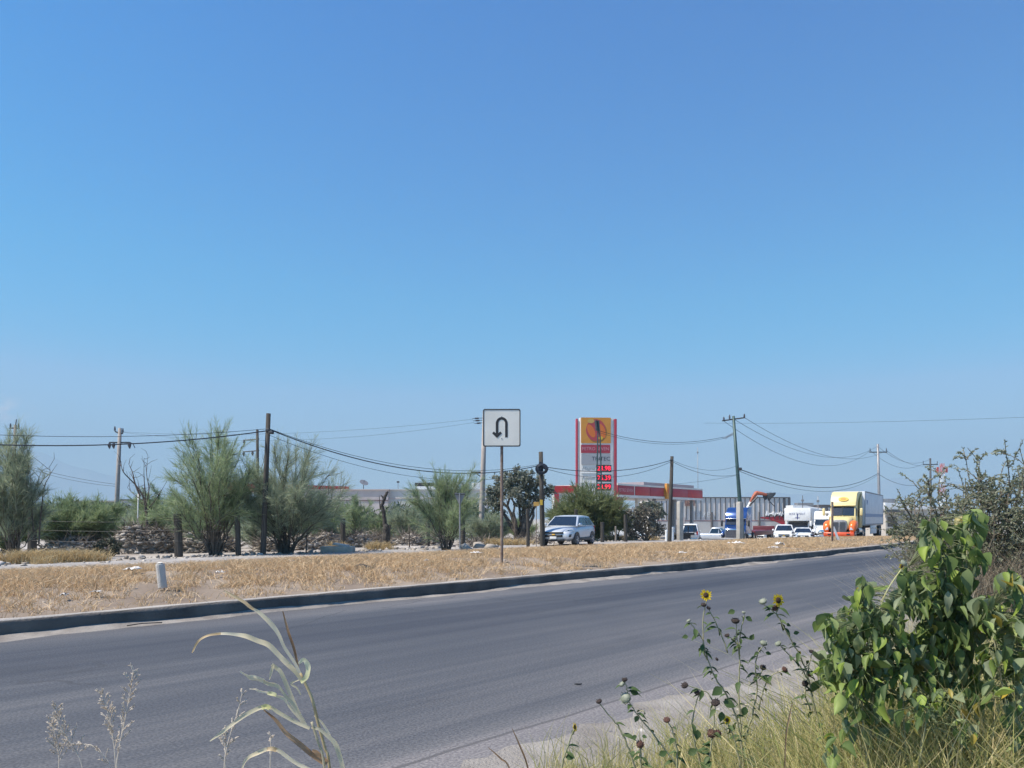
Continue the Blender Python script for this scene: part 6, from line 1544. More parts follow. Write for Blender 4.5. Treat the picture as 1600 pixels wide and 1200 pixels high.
blade([(470, 1066), (479, 1058), (482, 1045), (479, 1034), (473, 1031), (467, 1037)], [6, 9, 10, 9, 7, 4], M_cyel, .3, seed=6, twist=.5, dY=-.05)
blade([(478, 1133), (466, 1112), (452, 1080), (440, 1052), (432, 1044), (425, 1038)], [5, 7, 8, 8, 8, 6], M_cgreen, .4, seed=7, dY=.06)
blade([(427, 1039), (424, 1050), (421, 1062)], [6, 5, 2], M_cgreen, .4, seed=8, dY=.055)
blade([(476, 1128), (462, 1106), (448, 1088), (434, 1072), (418, 1066), (400, 1060), (388, 1056), (376, 1050)], [5, 6, 7, 7, 9, 9, 7, 3], M_cgreen, .5, twist=1.2, seed=10, ruf=.5)
blade([(412, 1064), (400, 1059), (388, 1056), (375, 1049)], [8, 8.5, 7, 3], M_cgrey, .5, twist=.8, seed=10, ruf=.5, dY=-.006)
blade([(474, 1130), (462, 1114), (450, 1100), (442, 1090), (428, 1085), (412, 1080), (400, 1077), (390, 1076)], [5, 6, 6, 6, 7, 6, 7, 3], M_cgrey, .5, twist=1.4, seed=11, ruf=.5, dY=.02)
blade([(432, 1086), (425, 1084), (418, 1083)], [7, 8, 6], M_cyel, .4, seed=12, dY=.014)
blade([(484, 1138), (462, 1128), (440, 1116), (424, 1106), (416, 1104), (404, 1107), (384, 1117), (362, 1133), (345, 1146), (328, 1158)], [6, 7, 7, 7, 8, 8, 8, 7, 6, 2], M_cgreen, .45, seed=13, dY=-.04)
blade([(422, 1107), (416, 1104), (409, 1106)], [8, 9, 8], M_cyel, .4, seed=13, dY=-.046)
blade([(510, 1195), (494, 1184), (470, 1164), (446, 1144), (430, 1124), (412, 1109)], [6, 9, 10, 8, 6, 2], M_cbrown, .5, seed=14, dY=.03)
blade([(504, 1210), (488, 1204), (470, 1196), (452, 1185), (434, 1172), (420, 1170), (404, 1176), (388, 1184), (380, 1196), (377, 1215)], [5, 6, 7, 7, 7, 7, 8, 6, 4, 2], M_cgrey, .4, seed=15, dY=-.07)
blade([(432, 1172), (425, 1170), (417, 1171)], [8, 8, 7], M_cdry, .4, seed=16, dY=-.076)
blade([(487, 1136), (500, 1140), (512, 1150), (524, 1162), (530, 1178), (536, 1200), (542, 1220)], [5, 6, 7, 9, 9, 8, 7], M_cgreen, .4, seed=17, dY=-.03)
blade([(491, 1118), (502, 1128), (510, 1140), (516, 1152)], [2, 4, 5, 6], M_cgrey, .4, seed=18, dY=.04)
blade([(512, 1192), (502, 1184), (495, 1176), (488, 1172)], [9, 10, 8, 4], M_cbrown, .3, seed=19, dY=-.02)
blade([(470, 1086), (464, 1075), (455, 1068), (468, 1062)], [2, 4, 4, 2], M_cgreen, .4, seed=20, dY=.09)

# dry seed-head grasses, bottom left
M_seed = mat('bleached_seed_grass', (.46, .40, .34), .8, island=[(.56, .49, .42), (.72, .65, .57), (.64, .56, .46)], trans=.35, spec=.15)
def panicle(label, stalks, Y, seed, name='seed_head_grass', m=None, blen=34, nb=22, hair=True):
    rng = np.random.RandomState(seed); k = Y / F
    g = to_ground(stalks[0], Y); t = thing(name, label, 'dry grass', (g[-1][0], g[-1][1], -.03), 0, 'dry grasses in the left foreground')
    for si, st in enumerate(stalks):
        p = to_ground(st[::-1] if st[0][1] > st[-1][1] else st, Y + si * .03); c = crom(p, 5); mb = MB(); n = len(c)
        mb.tube([Vector(q) for q in c], [.0011 + .0016 * i / n for i in range(n)], 5); mb.build('stalk', m or M_seed, t, world=True)
        mb = MB(); top = crom(wpath(st if st[0][1] < st[-1][1] else st[::-1], Y + si * .03), 6)
        for q in range(nb):
            u = .02 + .80 * (q + rng.rand() * .6) / nb; i = u * (len(top) - 1); a = top[int(i)]; ax = unit((top[max(int(i) - 1, 0)] - top[min(int(i) + 1, len(top) - 1)])[None])[0]
            L = blen * k * (.35 + .8 * u) * rng.uniform(.6, 1.15); sd = unit(rng.randn(1, 3) * np.array([1, .8, .2]))[0]
            if q % 2: sd[0] = abs(sd[0])
            else: sd[0] = -abs(sd[0])
            d = unit((ax * 1.0 + sd * .75)[None])[0]; e = a + d * L; mid = a + d * L * .5 + np.array([0, 0, .006])
            mb.tube([Vector(a), Vector(mid), Vector(e)], [.0013, .0011, .0008], 4, caps=False)
            for j in range(13):
                v = a + (e - a) * (.2 + .8 * rng.rand()); dd = unit((d + rng.randn(3) * .35)[None])[0] * rng.uniform(.006, .013)
                mb.tube([Vector(v), Vector(v + dd * .5), Vector(v + dd)], [.0007, .0019, .0005], 4, caps=False)
        mb.build('seed_head', m or M_seed, t, world=True)
panicle('tallest bleached seed-head grass with an upright feathered tip, left foreground', [[(208, 1050), (205, 1072), (200, 1100), (193, 1135), (184, 1180), (182, 1205)], [(160, 1084), (168, 1108), (174, 1135), (178, 1165), (181, 1200)]], 2.6, 101, blen=32)
panicle('drooping bleached seed-head grass nearest the left edge', [[(90, 1106), (92, 1130), (106, 1152), (120, 1176), (130, 1205)], [(82, 1130), (88, 1155), (92, 1180), (92, 1210)]], 2.7, 102, blen=30)
panicle('low arching seed-head grass between the two taller bleached ones', [[(120, 1162), (145, 1166), (165, 1185), (176, 1210)]], 2.65, 103, blen=22, nb=9)
panicle('faint thin seed-head grass just left of the tall half dried stalk', [[(378, 1084), (372, 1110), (362, 1140), (354, 1170), (350, 1205)], [(352, 1146), (352, 1175), (352, 1205)]], 2.5, 104, blen=24, nb=11)
panicle('single thin weed stem below the tall half dried stalk', [[(423, 1150), (423, 1170), (422, 1205)]], 2.5, 105, blen=10, nb=5)

# wild sunflowers
M_wst = mat('sunflower_stem', (.24, .25, .14), .7, col2=(.36, .32, .20), scale=14)
M_wlf = leafmat('sunflower_leaf', (.055, .10, .03), (.10, .14, .055), 20, .3, .55, .3)
M_petal = mat('yellow_petal', (.85, .60, .02), .5, col2=(.80, .50, .015), scale=60, trans=.45)
M_eye = mat('brown_flower_eye', (.05, .022, .012), .8, col2=(.10, .05, .02), scale=120, bump=.8, bscale=300)
M_dryh = mat('dry_seed_head', (.045, .035, .032), .9, col2=(.09, .06, .05), scale=120, bump=1, bscale=300)
M_dryb = mat('russet_seed_head', (.13, .06, .045), .9, col2=(.2, .10, .07), scale=120, bump=1, bscale=300)
M_sep = mat('grey_green_bud', (.16, .18, .13), .7, col2=(.25, .26, .20), scale=60)
def flower(t, px, py, Y, r_px, n, kind, seed):
    """kind: open, side, dry, russet, bud"""
    rng = np.random.RandomState(seed); k = Y / F; c = Vector((X_(px, Y), Y, Z_(py, Y))); r = r_px * k; n = Vector(n).normalized()
    a = n.orthogonal().normalized(); b = n.cross(a)
    if kind in ('open', 'side'):
        hd_ = MB().lathe([(-.25 * r, .12 * r), (-.1 * r, .42 * r), (.05 * r, .45 * r), (.14 * r, .33 * r), (.19 * r, .05 * r)], c, n, 16).build('flower_head', M_eye, t, world=True, smooth=True)
        vs = []; mb = MB(); npet = 15
        for q in range(npet):
            w = 2 * math.pi * q / npet + rng.uniform(-.1, .1); L = r * rng.uniform(.85, 1.1); d = a * math.cos(w) + b * math.sin(w); s = n.cross(d); up = rng.uniform(-.15, .25)
            pr = [(.38, .06), (.6, .15), (.82, .12), (1.0, .015)]; vs = []
            for u, h in pr: p = c + d * (L * u) + n * (r * up * (u - .35)); vs += [p - s * (h * r) + n * (h * .25 * r), p, p + s * (h * r) + n * (h * .25 * r)]
            mb.add(vs, [f for i in range(3) for f in ((i * 3, i * 3 + 1, i * 3 + 4, i * 3 + 3), (i * 3 + 1, i * 3 + 2, i * 3 + 5, i * 3 + 4))])
        o = mb.build('petals', M_petal, hd_); L0 = Vector(t.location)
        for v in o.data.vertices: v.co = v.co - L0
        return
    m = {'dry': M_dryh, 'russet': M_dryb, 'bud': M_sep}[kind]
    hd_ = MB().lathe([(-.6 * r, .2 * r), (-.4 * r, .75 * r), (0, r), (.35 * r, .85 * r), (.6 * r, .3 * r)], c, n, 12).build('seed_head' if kind != 'bud' else 'bud', m, t, world=True, smooth=True)
    mb = MB()
    for q in range(16):
        w = q * 2.4; d = (a * math.cos(w) + b * math.sin(w)); z = -.3 + .8 * (q / 16); p = c + n * (z * r) + d * (r * (1 - .4 * z * z) * .9); e = p + (d * .6 + n * .5) * (r * rng.uniform(.35, .7)); s = n.cross(d) * (.16 * r)
        mb.add([p - s, p + s, e], [(0, 1, 2)])
    o = mb.build('bracts', m, hd_); L0 = Vector(t.location)
    for v in o.data.vertices: v.co = v.co - L0

def leaf_geo(base, d, up, L, w, droop=.3, fold=.3, seg=5, tipn=.05):
    """ovate leaf: rows of 3 points from base along d"""
    d = d / np.linalg.norm(d); s = np.cross(d, up); s = s / max(np.linalg.norm(s), 1e-6); n = np.cross(s, d); vs = []
    prof = np.array([.06, .72, 1.0, .86, .5, tipn])[:seg + 1] if seg == 5 else np.interp(np.linspace(0, 1, seg + 1), [0, .2, .4, .6, .8, 1], [.06, .72, 1.0, .86, .5, tipn])
    for i in range(seg + 1):
        u = i / seg; p = base + d * (L * u) - n * (droop * L * u * u); h = w / 2 * prof[i]
        vs += [p - s * h + n * (h * fold), p, p + s * h + n * (h * fold)]
    return vs
LF = [f for i in range(5) for f in ((i * 3, i * 3 + 1, i * 3 + 4, i * 3 + 3), (i * 3 + 1, i * 3 + 2, i * 3 + 5, i * 3 + 4))]

def sunflower(label, Y, stems, heads, nleaf, seed, group='wild sunflowers on the shoulder', leafs=()):
    rng = np.random.RandomState(seed); k = Y / F
    g = to_ground(stems[0], Y); t = thing('wild_sunflower', label, 'sunflower', (g[-1][0], g[-1][1], -.03), 0, group)
    lf = MB()
    for si, st in enumerate(stems):
        main = st[-1][1] >= 1195
        p = to_ground(st, Y) if main else wpath(st, Y); c = crom(p, 5); n = len(c)
        c[1:-1] += rng.randn(n - 2, 3) * .0012
        MB().tube([Vector(q) for q in c], [(.0019 + (.0034 if main else .0014) * i / n) for i in range(n)], 6).build('stem', M_wst, t, world=True, smooth=True)
        for q in range(int(nleaf * 1.5) if main else max(3, nleaf // 3)):
            i = rng.randint(1, max(2, int(n * .8))); a = rng.rand() * 6.28; L = rng.uniform(.018, .044) * (1 + .8 * i / n); d = np.array([math.cos(a), math.sin(a) * .8, rng.uniform(-.6, .3)])
            lf.add(leaf_geo(c[i], d, np.array([rng.randn() * .3, -.3, 1]), L, L * .42, .35, .5), LF)
    for (px, py, s_, a) in leafs:
        L = s_ * k; d = np.array([math.cos(R(a)), -.25, math.sin(R(a))]); lf.add(leaf_geo(wpath([(px, py)], Y)[0], d, np.array([.2, -1, .5]), L, L * .75, .15, .25), LF)
    lf.build('leaves', M_wlf, t, world=True, smooth=True)
    for q, h in enumerate(heads): flower(t, h[0], h[1], Y, h[2], h[3], h[4], seed * 50 + q)
SF = (0.1, -1, .15)
sunflower('tall wild sunflower whose small open flower faces the camera, centre right foreground', 3.3,
    [[(1103, 936), (1099, 965), (1099, 1000), (1106, 1030), (1118, 1060), (1135, 1085), (1150, 1120), (1158, 1160), (1162, 1200)], [(1105, 948), (1122, 980), (1137, 1020)], [(1077, 972), (1092, 990), (1099, 1002)], [(1099, 1005), (1097, 1012), (1104, 1030)]],
    [(1103, 930, 9.5, (-.1, -1, .1), 'open'), (1099.5, 945, 4.5, (0, -.4, .9), 'dry'), (1107, 950, 3.5, (.4, -.4, .8), 'dry'), (1076, 970, 3.5, (-.5, -.2, .8), 'bud'), (1120, 1030, 3, (.6, -.4, .6), 'dry')], 16, 1, leafs=[(1075, 994, 10, 190), (1090, 993, 8, 150), (1105, 998, 9, -60)])
sunflower('wild sunflower with several grey buds and no petals, between the two open flowers', 3.4,
    [[(1163, 960), (1158, 985), (1155, 1015), (1156, 1045), (1154, 1080), (1156, 1120), (1158, 1200)], [(1150, 975), (1152, 1000), (1156, 1025)], [(1193, 1008), (1184, 1022), (1181, 1045), (1183, 1080), (1176, 1115), (1166, 1150), (1160, 1200)], [(1135, 994), (1148, 1000), (1155, 1015)], [(1192, 1046), (1184, 1060)], [(1228, 1046), (1205, 1056), (1192, 1080), (1186, 1110)]],
    [(1149, 970, 6.5, (0, -.4, .9), 'dry'), (1162, 957, 3, (.2, -.3, .9), 'bud'), (1136, 993, 4, (-.3, -.3, .8), 'dry'), (1193, 1005, 6, (.2, -.4, .9), 'bud'), (1192, 1043, 5, (.2, -.6, .7), 'dry'), (1226, 1046, 5, (.4, -.5, .6), 'russet')], 18, 2, leafs=[(1148, 954, 12, 200), (1165, 964, 12, -30), (1172, 1000, 11, 60), (1196, 1020, 9, -10)])
sunflower('wild sunflower leaning left with a large-eyed open flower near the leafy bush', 3.2,
    [[(1211, 952), (1222, 975), (1236, 1000), (1250, 1025), (1262, 1056), (1270, 1095), (1284, 1140), (1300, 1200)], [(1194, 945), (1208, 955), (1220, 970)], [(1217, 944), (1214, 955)], [(1218, 1008), (1232, 1022), (1246, 1036), (1262, 1060)], [(1268, 1022), (1264, 1040), (1262, 1060)], [(1262, 1060), (1258, 1085), (1266, 1110)]],
    [(1216, 938, 11, (.35, -.9, .15), 'open'), (1211, 950, 5, (.1, -.8, -.3), 'russet'), (1192, 940, 6, (-.4, -.4, .8), 'bud'), (1216, 1006, 5, (-.5, -.3, .7), 'bud'), (1268, 1018, 4, (.1, -.3, .9), 'dry'), (1258, 1068, 5, (-.1, -.8, .2), 'dry'), (1265, 1053, 4, (.1, -.8, .3), 'russet'), (1249, 1020, 3.5, (.2, -.8, .3), 'side')], 15, 3, leafs=[(1228, 975, 8, -20), (1240, 990, 9, 20), (1244, 1005, 8, 200)])
sunflower('leaning dry weed stem topped by one dark seed head, leftmost of the sunflower group', 3.0, [[(937, 1099), (952, 1118), (968, 1138), (980, 1165), (992, 1200)]], [(936, 1096, 4.8, (-.4, -.3, .8), 'dry')], 3, 4)
sunflower('leaning sunflower stem with a pale green half open head and grey bud', 3.0, [[(980, 1092), (988, 1104), (1000, 1122), (1015, 1140), (1034, 1165), (1058, 1200)], [(976, 1064), (980, 1078), (981, 1090)], [(998, 1116), (1004, 1110), (1008, 1116)]], [(978, 1091, 9, (-.6, -.6, .3), 'bud'), (976, 1062, 4.5, (-.1, -.3, .9), 'dry'), (972, 1069, 5, (-.6, -.2, .6), 'bud')], 5, 5, leafs=[(985, 1080, 14, -15), (996, 1118, 11, 250)])
sunflower('lone sunflower seen side on with yellow petals, lowest at the left of the group', 3.0, [[(897, 1140), (892, 1152), (884, 1175), (878, 1200)]], [(898, 1136, 8.5, (.8, -.35, .2), 'side')], 2, 6, leafs=[(884, 1183, 14, 5)])
sunflower('short weed with two dark round seed heads in front of the gravel edge', 3.1, [[(1092, 1085), (1087, 1100), (1082, 1130), (1085, 1160), (1096, 1200)], [(1072, 1071), (1090, 1076), (1106, 1083), (1114, 1095)]], [(1070, 1071, 5.5, (-.5, -.5, .6), 'dry'), (1089, 1082, 4.8, (.1, -.6, .6), 'dry')], 5, 7)
sunflower('short weed with a russet seed head and a dark lower one near the bottom edge', 2.9, [[(1044, 1128), (1052, 1146), (1057, 1170), (1058, 1200)], [(1000, 1168), (1001, 1180), (1002, 1205)]], [(1042, 1125, 5.5, (-.2, -.5, .8), 'russet'), (1000, 1163, 6, (0, -.8, .4), 'russet')], 7, 8, leafs=[(995, 1150, 9, 200), (1003, 1150, 8, -10), (1030, 1180, 14, 30)])
sunflower('low sunflower plant with one small yellow flower and broad green leaves, centre of the group', 3.05, [[(1136, 1128), (1142, 1140), (1150, 1165), (1156, 1200)], [(1118, 1095), (1116, 1120), (1112, 1160), (1108, 1200)]], [(1136, 1125, 7, (.1, -.95, .2), 'open'), (1118, 1098, 7, (-.3, -.5, .7), 'dry'), (1112, 1146, 7, (-.1, -.9, .3), 'russet'), (1121, 1146, 6, (.2, -.9, .3), 'russet')], 10, 9, leafs=[(1128, 1074, 20, 215), (1130, 1096, 20, -20), (1165, 1104, 16, 250), (1090, 1140, 16, 265), (1075, 1178, 17, 30), (1128, 1112, 16, 260)])

# the leafy bush: several upright plants with drooping heart-shaped leaves
M_lf = mat('drooping_leaf', (.055, .10, .03), .5, island=[(.08, .125, .045), (.15, .215, .065), (.235, .31, .09), (.105, .16, .065), (.26, .31, .18), (.09, .14, .05), (.33, .43, .08), (.33, .37, .24), (.125, .185, .06), (.185, .25, .085)], trans=.4, spec=.25)
M_lfy = mat('yellowed_leaf', (.40, .30, .05), .5, island=[(.42, .30, .04), (.30, .26, .06), (.36, .18, .03)], trans=.3)
def leafy_weed(label, Y, stems, clumps, seed, leaf=.095, yellow=0, m=None):
    rng = np.random.RandomState(seed); k = Y / F
    g = to_ground(stems[0], Y); t = thing('leafy_weed', label, 'weed', (g[-1][0], g[-1][1], -.03), 0, 'leafy weeds of the right foreground')
    allc = []
    for si, st in enumerate(stems):
        p = to_ground(st, Y + rng.uniform(-.12, .12)); c = crom(p, 5); n = len(c); allc.append(c)
        MB().tube([Vector(q) for q in c], [.0022 + .005 * i / n for i in range(n)], 6).build('stem', M_wst, t, world=True, smooth=True)
    pts = np.concatenate(allc); V = []; nl = 0; VY = []
    tw = MB()
    for (cx, cy, rx, ry, n) in clumps:
        for q in range(int(n * (2.2 if cy < 1080 else 1.2))):
            a = rng.rand() * 6.28; r = math.sqrt(rng.rand()); dy = rng.uniform(-1, 1) * .30 * max(rx, 40) / 60; r *= .9
            b = wpath([(cx + rx * r * math.cos(a), cy - 12 + ry * r * math.sin(a), dy)], Y)[0]
            L = leaf * .54 * rng.uniform(.4, 1.5); yaw = rng.rand() * 6.28; out = np.array([math.cos(yaw), math.sin(yaw), 0]); pit = rng.choice([-1.4, -1.1, -.8, -.2], p=[.42, .3, .18, .10]) + rng.randn() * .15
            d = out * math.cos(pit) + np.array([0, 0, math.sin(pit)]); up = out * .9 * math.sin(-pit) + np.array([0, 0, math.cos(pit)]) + rng.randn(3) * .25
            vs = leaf_geo(b, d, up, L, L * rng.uniform(.34, .66), rng.uniform(-.5, .75), rng.uniform(.3, 2.0))
            (VY if rng.rand() < yellow * .5 else V).append(vs)
            j = ((pts - b) ** 2).sum(1).argmin(); s_ = pts[j]
            if np.linalg.norm(s_ - b) < .17: tw.tube([Vector(s_), Vector((s_ + b) / 2 + np.array([0, 0, .012])), Vector(b)], [.0018, .0012, .0009], 4, caps=False)
    for nm, VV, mm in (('leaves', V, m or M_lf), ('yellow_leaves', VY, M_lfy)):
        if not VV: continue
        A = np.array(VV).reshape(-1, 3); N = len(VV); f = (np.array(LF)[None] + (np.arange(N) * 18)[:, None, None]).reshape(-1, 4)
        fast_mesh(nm, A, [f], mm, t, smooth=True)
    tw.build('leaf_stalks', mat('green_leaf_stalk', (.11, .14, .06), .7, col2=(.16, .17, .08)), t, world=True)
leafy_weed('leafy weed with large drooping leaves, leftmost plant of the green clump', 3.0,
    [[(1348, 920), (1345, 960), (1342, 1010), (1345, 1080), (1350, 1140), (1356, 1200)], [(1296, 985), (1312, 1030), (1330, 1080), (1345, 1130), (1352, 1200)], [(1398, 945), (1385, 985), (1372, 1040), (1362, 1110), (1358, 1200)], [(1290, 1045), (1310, 1075), (1335, 1115), (1350, 1200)]],
    [(1347, 930, 15, 22, 16), (1345, 965, 30, 22, 26), (1300, 985, 18, 18, 20), (1335, 1000, 40, 28, 44), (1385, 985, 34, 34, 40), (1292, 1060, 16, 22, 20), (1340, 1050, 46, 36, 64), (1395, 1040, 36, 34, 44), (1350, 1100, 52, 32, 64), (1405, 945, 12, 18, 12), (1318, 1020, 26, 22, 26), (1360, 1140, 44, 26, 36)], 201, .098, .02)
leafy_weed('tallest leafy weed with two upright leafy tips before the twiggy bush', 3.1,
    [[(1464, 822), (1470, 860), (1476, 900), (1480, 960), (1484, 1040), (1488, 1200)], [(1516, 808), (1512, 850), (1508, 900), (1500, 960), (1494, 1040), (1490, 1200)], [(1420, 885), (1432, 925), (1452, 975), (1470, 1040), (1484, 1120), (1489, 1200)]],
    [(1462, 832, 20, 14, 16), (1455, 860, 16, 24, 18), (1470, 880, 16, 24, 18), (1517, 818, 13, 12, 12), (1510, 850, 18, 26, 24), (1520, 885, 16, 22, 16), (1505, 915, 22, 24, 24), (1470, 920, 30, 22, 28), (1425, 912, 24, 20, 20), (1440, 945, 30, 22, 28), (1478, 960, 40, 30, 46), (1500, 1000, 34, 32, 38), (1455, 1000, 34, 28, 36), (1450, 1050, 40, 32, 44), (1495, 1060, 34, 32, 34), (1440, 1100, 40, 26, 30), (1510, 960, 18, 22, 16)], 202, .10, .035)
leafy_weed('leafy weed at the right edge of the clump, partly out of the picture', 2.9,
    [[(1580, 905), (1584, 950), (1590, 1010), (1592, 1080), (1590, 1200)], [(1546, 950), (1552, 990), (1562, 1050), (1575, 1120), (1584, 1200)]],
    [(1578, 915, 16, 18, 14), (1590, 935, 16, 22, 16), (1545, 955, 20, 18, 20), (1552, 985, 22, 18, 18), (1590, 985, 26, 24, 22), (1590, 1040, 30, 30, 26), (1545, 1040, 24, 26, 18), (1588, 1100, 28, 34, 26), (1540, 1090, 26, 24, 16), (1592, 1160, 24, 26, 18), (1615, 1010, 24, 60, 40)], 203, .098, .06)
leafy_weed('low leafy weed with yellowing leaves in the middle of the clump above the grass', 2.8,
    [[(1410, 1075), (1412, 1120), (1416, 1200)], [(1450, 1095), (1445, 1140), (1436, 1200)], [(1500, 1085), (1505, 1130), (1500, 1200)]],
    [(1410, 1085, 30, 22, 20), (1450, 1105, 34, 24, 24), (1500, 1100, 26, 26, 18), (1420, 1130, 34, 20, 18), (1510, 1150, 24, 24, 14), (1310, 1165, 14, 20, 8), (1298, 1180, 10, 14, 5)], 204, .08, .16)
# yellow crossed stalks with a faded flower between the tips
t = thing('dry_flower_stalk', 'pale yellow stalk with a faded flower bud leaning between the leafy tips', 'stalk', tuple(to_ground([(1411, 886), (1385, 925), (1362, 990), (1345, 1062), (1335, 1140), (1330, 1200)], 2.85)[-1]))
MB().tube([Vector(p) for p in crom(to_ground([(1411, 886), (1385, 925), (1365, 980), (1345, 1062), (1335, 1140), (1330, 1200)], 2.85), 5)], .0022, 6).build('stem', M_cyel, t, world=True)
MB().tube([Vector(p) for p in wpath([(1376, 940), (1390, 918), (1376, 900)], 2.85)], .0014, 5).build('side_stem', M_straw, t, world=True)
flower(t, 1412, 880, 2.85, 6, (.5, -.6, .6), 'bud', 9); flower(t, 1409, 885, 2.85, 6, (.3, -.9, -.1), 'side', 10)

# twiggy desert bush, right
def twiggy(name, label, base_px, Y, tips, seed, nleaf, m, mw, density=1.0):
    rng = np.random.RandomState(seed); k = Y / F; x0 = X_(base_px, Y); z0 = -.05; off = np.array([x0, Y, z0])
    t = thing(name, label, 'bush', (x0, Y, z0), 0, 'twiggy desert bushes at the road edge'); tr = MB(); B = []; D = []; Wd = []
    for ti, (px, py) in enumerate(tips):
        dy = rng.uniform(-1, 1) * .9; e = np.array([X_(px, Y) - x0, dy, Z_(py, Y) - z0]); st = np.array([rng.uniform(-.5, .5) * abs(e[0]) * .6 + e[0] * .35, dy * .4 + rng.uniform(-.2, .2), 0])
        n = 12; c = np.array([st + (e - st) * u + np.array([(.10 * math.sin(u * 9 + ti)), .08 * math.cos(u * 7 + ti), .10 * e[2] * math.sin(math.pi * u) * .5]) + rng.randn(3) * .02 for u in np.linspace(0, 1, n)])
        tr.tube([Vector(p) for p in c], [.013 * (1 - .88 * u) + .0015 for u in np.linspace(0, 1, n)], 5, caps=False)
        tw = [(c, .25)]
        for q in range(int(16 * density)):
            i = rng.randint(2, n - 1); a = rng.rand() * 6.28; L = rng.uniform(.2, .65) * (1.15 - .7 * i / n); d = unit((np.array([math.cos(a), math.sin(a), rng.uniform(-.1, .9)]))[None])[0]
            zig = np.array([c[i] + d * L * u + np.array([0, 0, .04 * math.sin(u * 3)]) + rng.randn(3) * .012 for u in np.linspace(0, 1, 6)]); tr.tube([Vector(p) for p in zig], [.0045 * (1 - u) + .0012 for u in np.linspace(0, 1, 6)], 4, caps=False); tw.append((zig, .1))
        for w, lo in tw:
            big = w is c; nn = int((125 if big else 50) * density * nleaf)
            u = lo + (1 - lo) * rng.rand(nn); f = u * (len(w) - 1); i = np.minimum(f.astype(int), len(w) - 2); p = w[i] + (w[i + 1] - w[i]) * (f - i)[:, None]
            tan = unit(w[i + 1] - w[i]); d = unit(tan * .55 + rng.randn(nn, 3) * .75)
            B.append(p); D.append(d * rng.uniform(.016, .042, nn)[:, None]); Wd.append(rng.uniform(.008, .018, nn))
    tr.build('branches', mw, t)
    B = np.concatenate(B) + off; D = np.concatenate(D)
    blades('foliage', B, B + D, np.concatenate(Wd), m, t, rng=rng); return t
M_tw = mat('grey_brown_twigs', (.10, .08, .06), .9, col2=(.17, .14, .11), scale=9)
M_twf = mat('small_dusty_leaves', (.07, .085, .045), .7, island=[(.18, .20, .12), (.24, .26, .16), (.32, .335, .23), (.42, .425, .34), (.20, .225, .13)], trans=.5, spec=.25)
rng = np.random.RandomState(8)
tips = [(1424, 742), (1436, 790), (1446, 770), (1452, 752), (1462, 780), (1470, 745), (1478, 765), (1486, 730), (1494, 755), (1500, 738), (1510, 720), (1505, 775), (1516, 745), (1524, 760)] + [(rng.uniform(1425, 1540), rng.uniform(800, 880)) for _ in range(20)] + [(rng.uniform(1440, 1530), rng.uniform(765, 810)) for _ in range(14)]
twiggy('twiggy_bush', 'sparse twiggy desert bush with thin upright shoots against the sky, right of the trailer', 1486, 9.6, tips, 301, .85, M_twf, M_tw)
tips = [(1532, 695), (1548, 690), (1560, 728), (1572, 690), (1585, 716), (1598, 682), (1610, 700), (1625, 690), (1538, 740), (1552, 752), (1580, 745), (1640, 720)] + [(rng.uniform(1530, 1660), rng.uniform(770, 880)) for _ in range(30)] + [(rng.uniform(1530, 1640), rng.uniform(735, 790)) for _ in range(18)]
twiggy('twiggy_bush', 'denser taller twiggy desert bush at the right edge behind the leafy weeds', 1592, 9.0, tips, 302, 1.0, M_twf, M_tw)

# brown brush at the bushes' feet
def px_sample(x0, x1, Y0, Y1, zf, pw=1.0):
    def f(rng, n):
        px = rng.uniform(x0, x1, n); YY = rng.uniform(Y0, Y1, n); return np.stack([X_(px, YY), YY, np.full(n, -.04)], 1), zf(px, rng, n)
    return f
M_brush = mat('brown_brush', (.22, .17, .12), .85, island=[(.13, .10, .07), (.22, .175, .125), (.30, .25, .18), (.18, .15, .09)], trans=.1)
stuff(grass('dry_brush', 1500, 18, px_sample(1440, 1700, 8.0, 10.2, lambda p, r, n: r.uniform(.5, 1.1, n) * np.interp(p, [1440, 1500], [.45, 1])), .35, 1.2, .004, .010, M_brush, 401, spread=.16, lean=.35), 'tangled brown brush around the feet of the twiggy bushes', 'brush')
# wispy pale grass between the road and the bushes
M_wisp = mat('wispy_straw', (.52, .43, .30), .8, island=[(.56, .47, .34), (.68, .59, .45), (.74, .66, .53)], trans=.4, spec=.15)
def wisps():
    rng = np.random.RandomState(402); n = 1700; px = rng.uniform(1395, 1500, n); YY = rng.uniform(5.4, 8.6, n); b = np.stack([X_(px, YY), YY, np.full(n, -.03)], 1)
    tz = rng.uniform(.35, 1.0, n); d = np.stack([-rng.uniform(-.15, .5, n) * tz ** .5 - .03, rng.randn(n) * .2, tz], 1); bend = np.stack([(.10 + .12 * rng.rand(n)) * tz, .06 * rng.randn(n) * tz, (.12 + .12 * rng.rand(n)) * tz], 1)
    o = blades('wispy_grass', b, b + d, rng.uniform(.002, .0045, n), M_wisp, bend=bend, rng=rng); stuff(o, 'wispy pale straw leaning over the road edge left of the twiggy bushes', 'grass')
wisps()
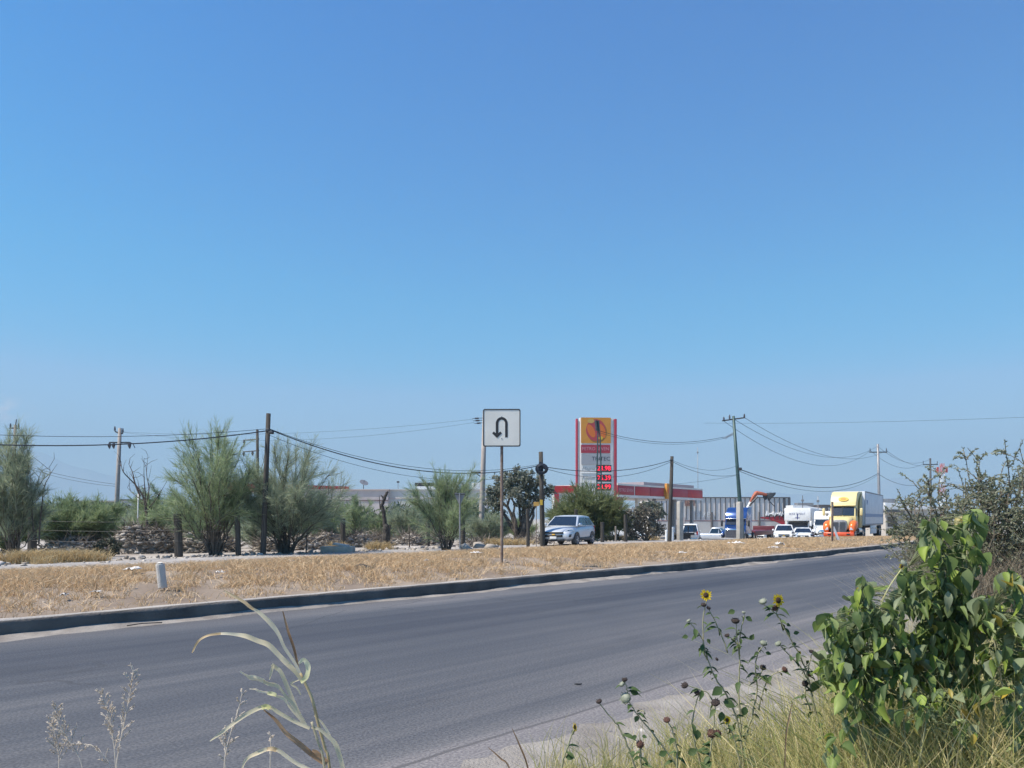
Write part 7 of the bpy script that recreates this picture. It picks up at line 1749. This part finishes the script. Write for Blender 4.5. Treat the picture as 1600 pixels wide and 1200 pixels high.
# thick yellow-green grass at the bottom right
M_gn = mat('yellow_green_grass', (.27, .27, .10), .7, island=[(.22, .25, .08), (.38, .37, .13), (.54, .48, .21), (.70, .60, .35), (.31, .33, .11), (.64, .52, .28)], trans=.4, spec=.25)
top = lambda px: np.interp(px, [860, 930, 1000, 1080, 1150, 1200, 1250, 1300, 1380, 1450, 1520, 1600, 1700], [.30, .36, .42, .46, .50, .52, .64, .66, .72, .82, .86, .82, .8])
def near_sample(x0, x1, Y0, Y1):
    def f(rng, n):
        px = x0 + (x1 - x0) * rng.rand(n) ** .8; YY = rng.uniform(Y0, Y1, n); return np.stack([X_(px, YY), YY, np.full(n, -.03)], 1), top(px) * rng.uniform(.55, 1.12, n)
    return f
stuff(grass('roadside_grass', 1500, 13, near_sample(1060, 1700, 2.5, 4.0), .45, 1.05, .003, .007, M_gn, 403, spread=.10, lean=.42), 'thick yellow-green grass filling the bottom right corner', 'grass')
stuff(grass('roadside_grass', 700, 12, near_sample(1300, 1720, 3.6, 5.6), .45, 1.0, .003, .007, M_gn, 405, spread=.10, lean=.42), 'yellow-green grass behind the leafy weeds', 'grass')
stuff(grass('roadside_grass', 800, 7, near_sample(840, 1240, 2.4, 4.3), .4, 1.05, .002, .005, M_gn, 404, spread=.05, lean=.35), 'sparse thin grass stems at the bottom edge left of the sunflowers', 'grass')
# a few dark stiff blades and twigs by the sunflowers
for pts, lab in (([(1238, 1098), (1233, 1120), (1228, 1150), (1226, 1200)], 'brown stiff blade standing right of the sunflower buds'), ([(763, 1168), (782, 1185), (798, 1205)], 'dark stiff blade at the bottom edge, left of the lone side-on sunflower'), ([(800, 1138), (812, 1165), (826, 1205)], 'thin dark blade at the bottom edge, nearest the lone side-on sunflower')):
    p = to_ground(pts, 2.8); mb = MB(); ribbon(mb, p, [.002, .006, .006, .005, .004, .003][:len(p)], .5); o = mb.build('stiff_blade', M_cbrown, smooth=True); tag(o, lab, 'grass blade', 'stiff blades in the foreground')
# small dark scraps on the asphalt
for px, py_, lab in ((903, 1070, 'small dark scrap lying on the asphalt'),):
    Y = F * CH / (py_ - HZ); o = MB().prism([(-.03, -.01, .004), (.02, -.014, .004), (.034, .004, .004), (-.01, .014, .004)], (0, 0, 0), (0, 0, .006)).build('road_scrap', M_rubber); o.location = (X_(px, Y), Y, .001); tag(o, lab, 'litter')
# thin twig lying by the kerb
x, y = P(-4.2, -.22); o = MB().tube([(0, 0, 0), (.14, .10, .015), (.3, .30, .0)], .007, 5).build('fallen_twig', M_barkd); o.location = (float(x), float(y), .03); tag(o, 'thin dark twig lying in the dust against the kerb', 'twig')

# dead straw and leaf scraps lying on the shoulder
rng = np.random.RandomState(501); n = 2600; s_ = rng.uniform(-14, 4, n); o_ = -7.6 - 3.6 * rng.rand(n) ** .8; x_, y_ = P(s_, o_)
b_ = np.stack([x_, y_, np.full(n, -.004)], 1); a_ = rng.rand(n) * 6.28; L_ = rng.uniform(.02, .16, n); d_ = np.stack([np.cos(a_) * L_, np.sin(a_) * L_, rng.uniform(0, .02, n)], 1)
stuff(blades('straw_litter', b_, b_ + d_, rng.uniform(.002, .009, n), mat('straw_scraps', (.4, .32, .2), .85, island=[(.46, .37, .24), (.30, .22, .14), (.56, .48, .35), (.18, .13, .09)]), rng=rng), 'dead straw and leaf scraps lying on the gravel shoulder', 'plant litter')
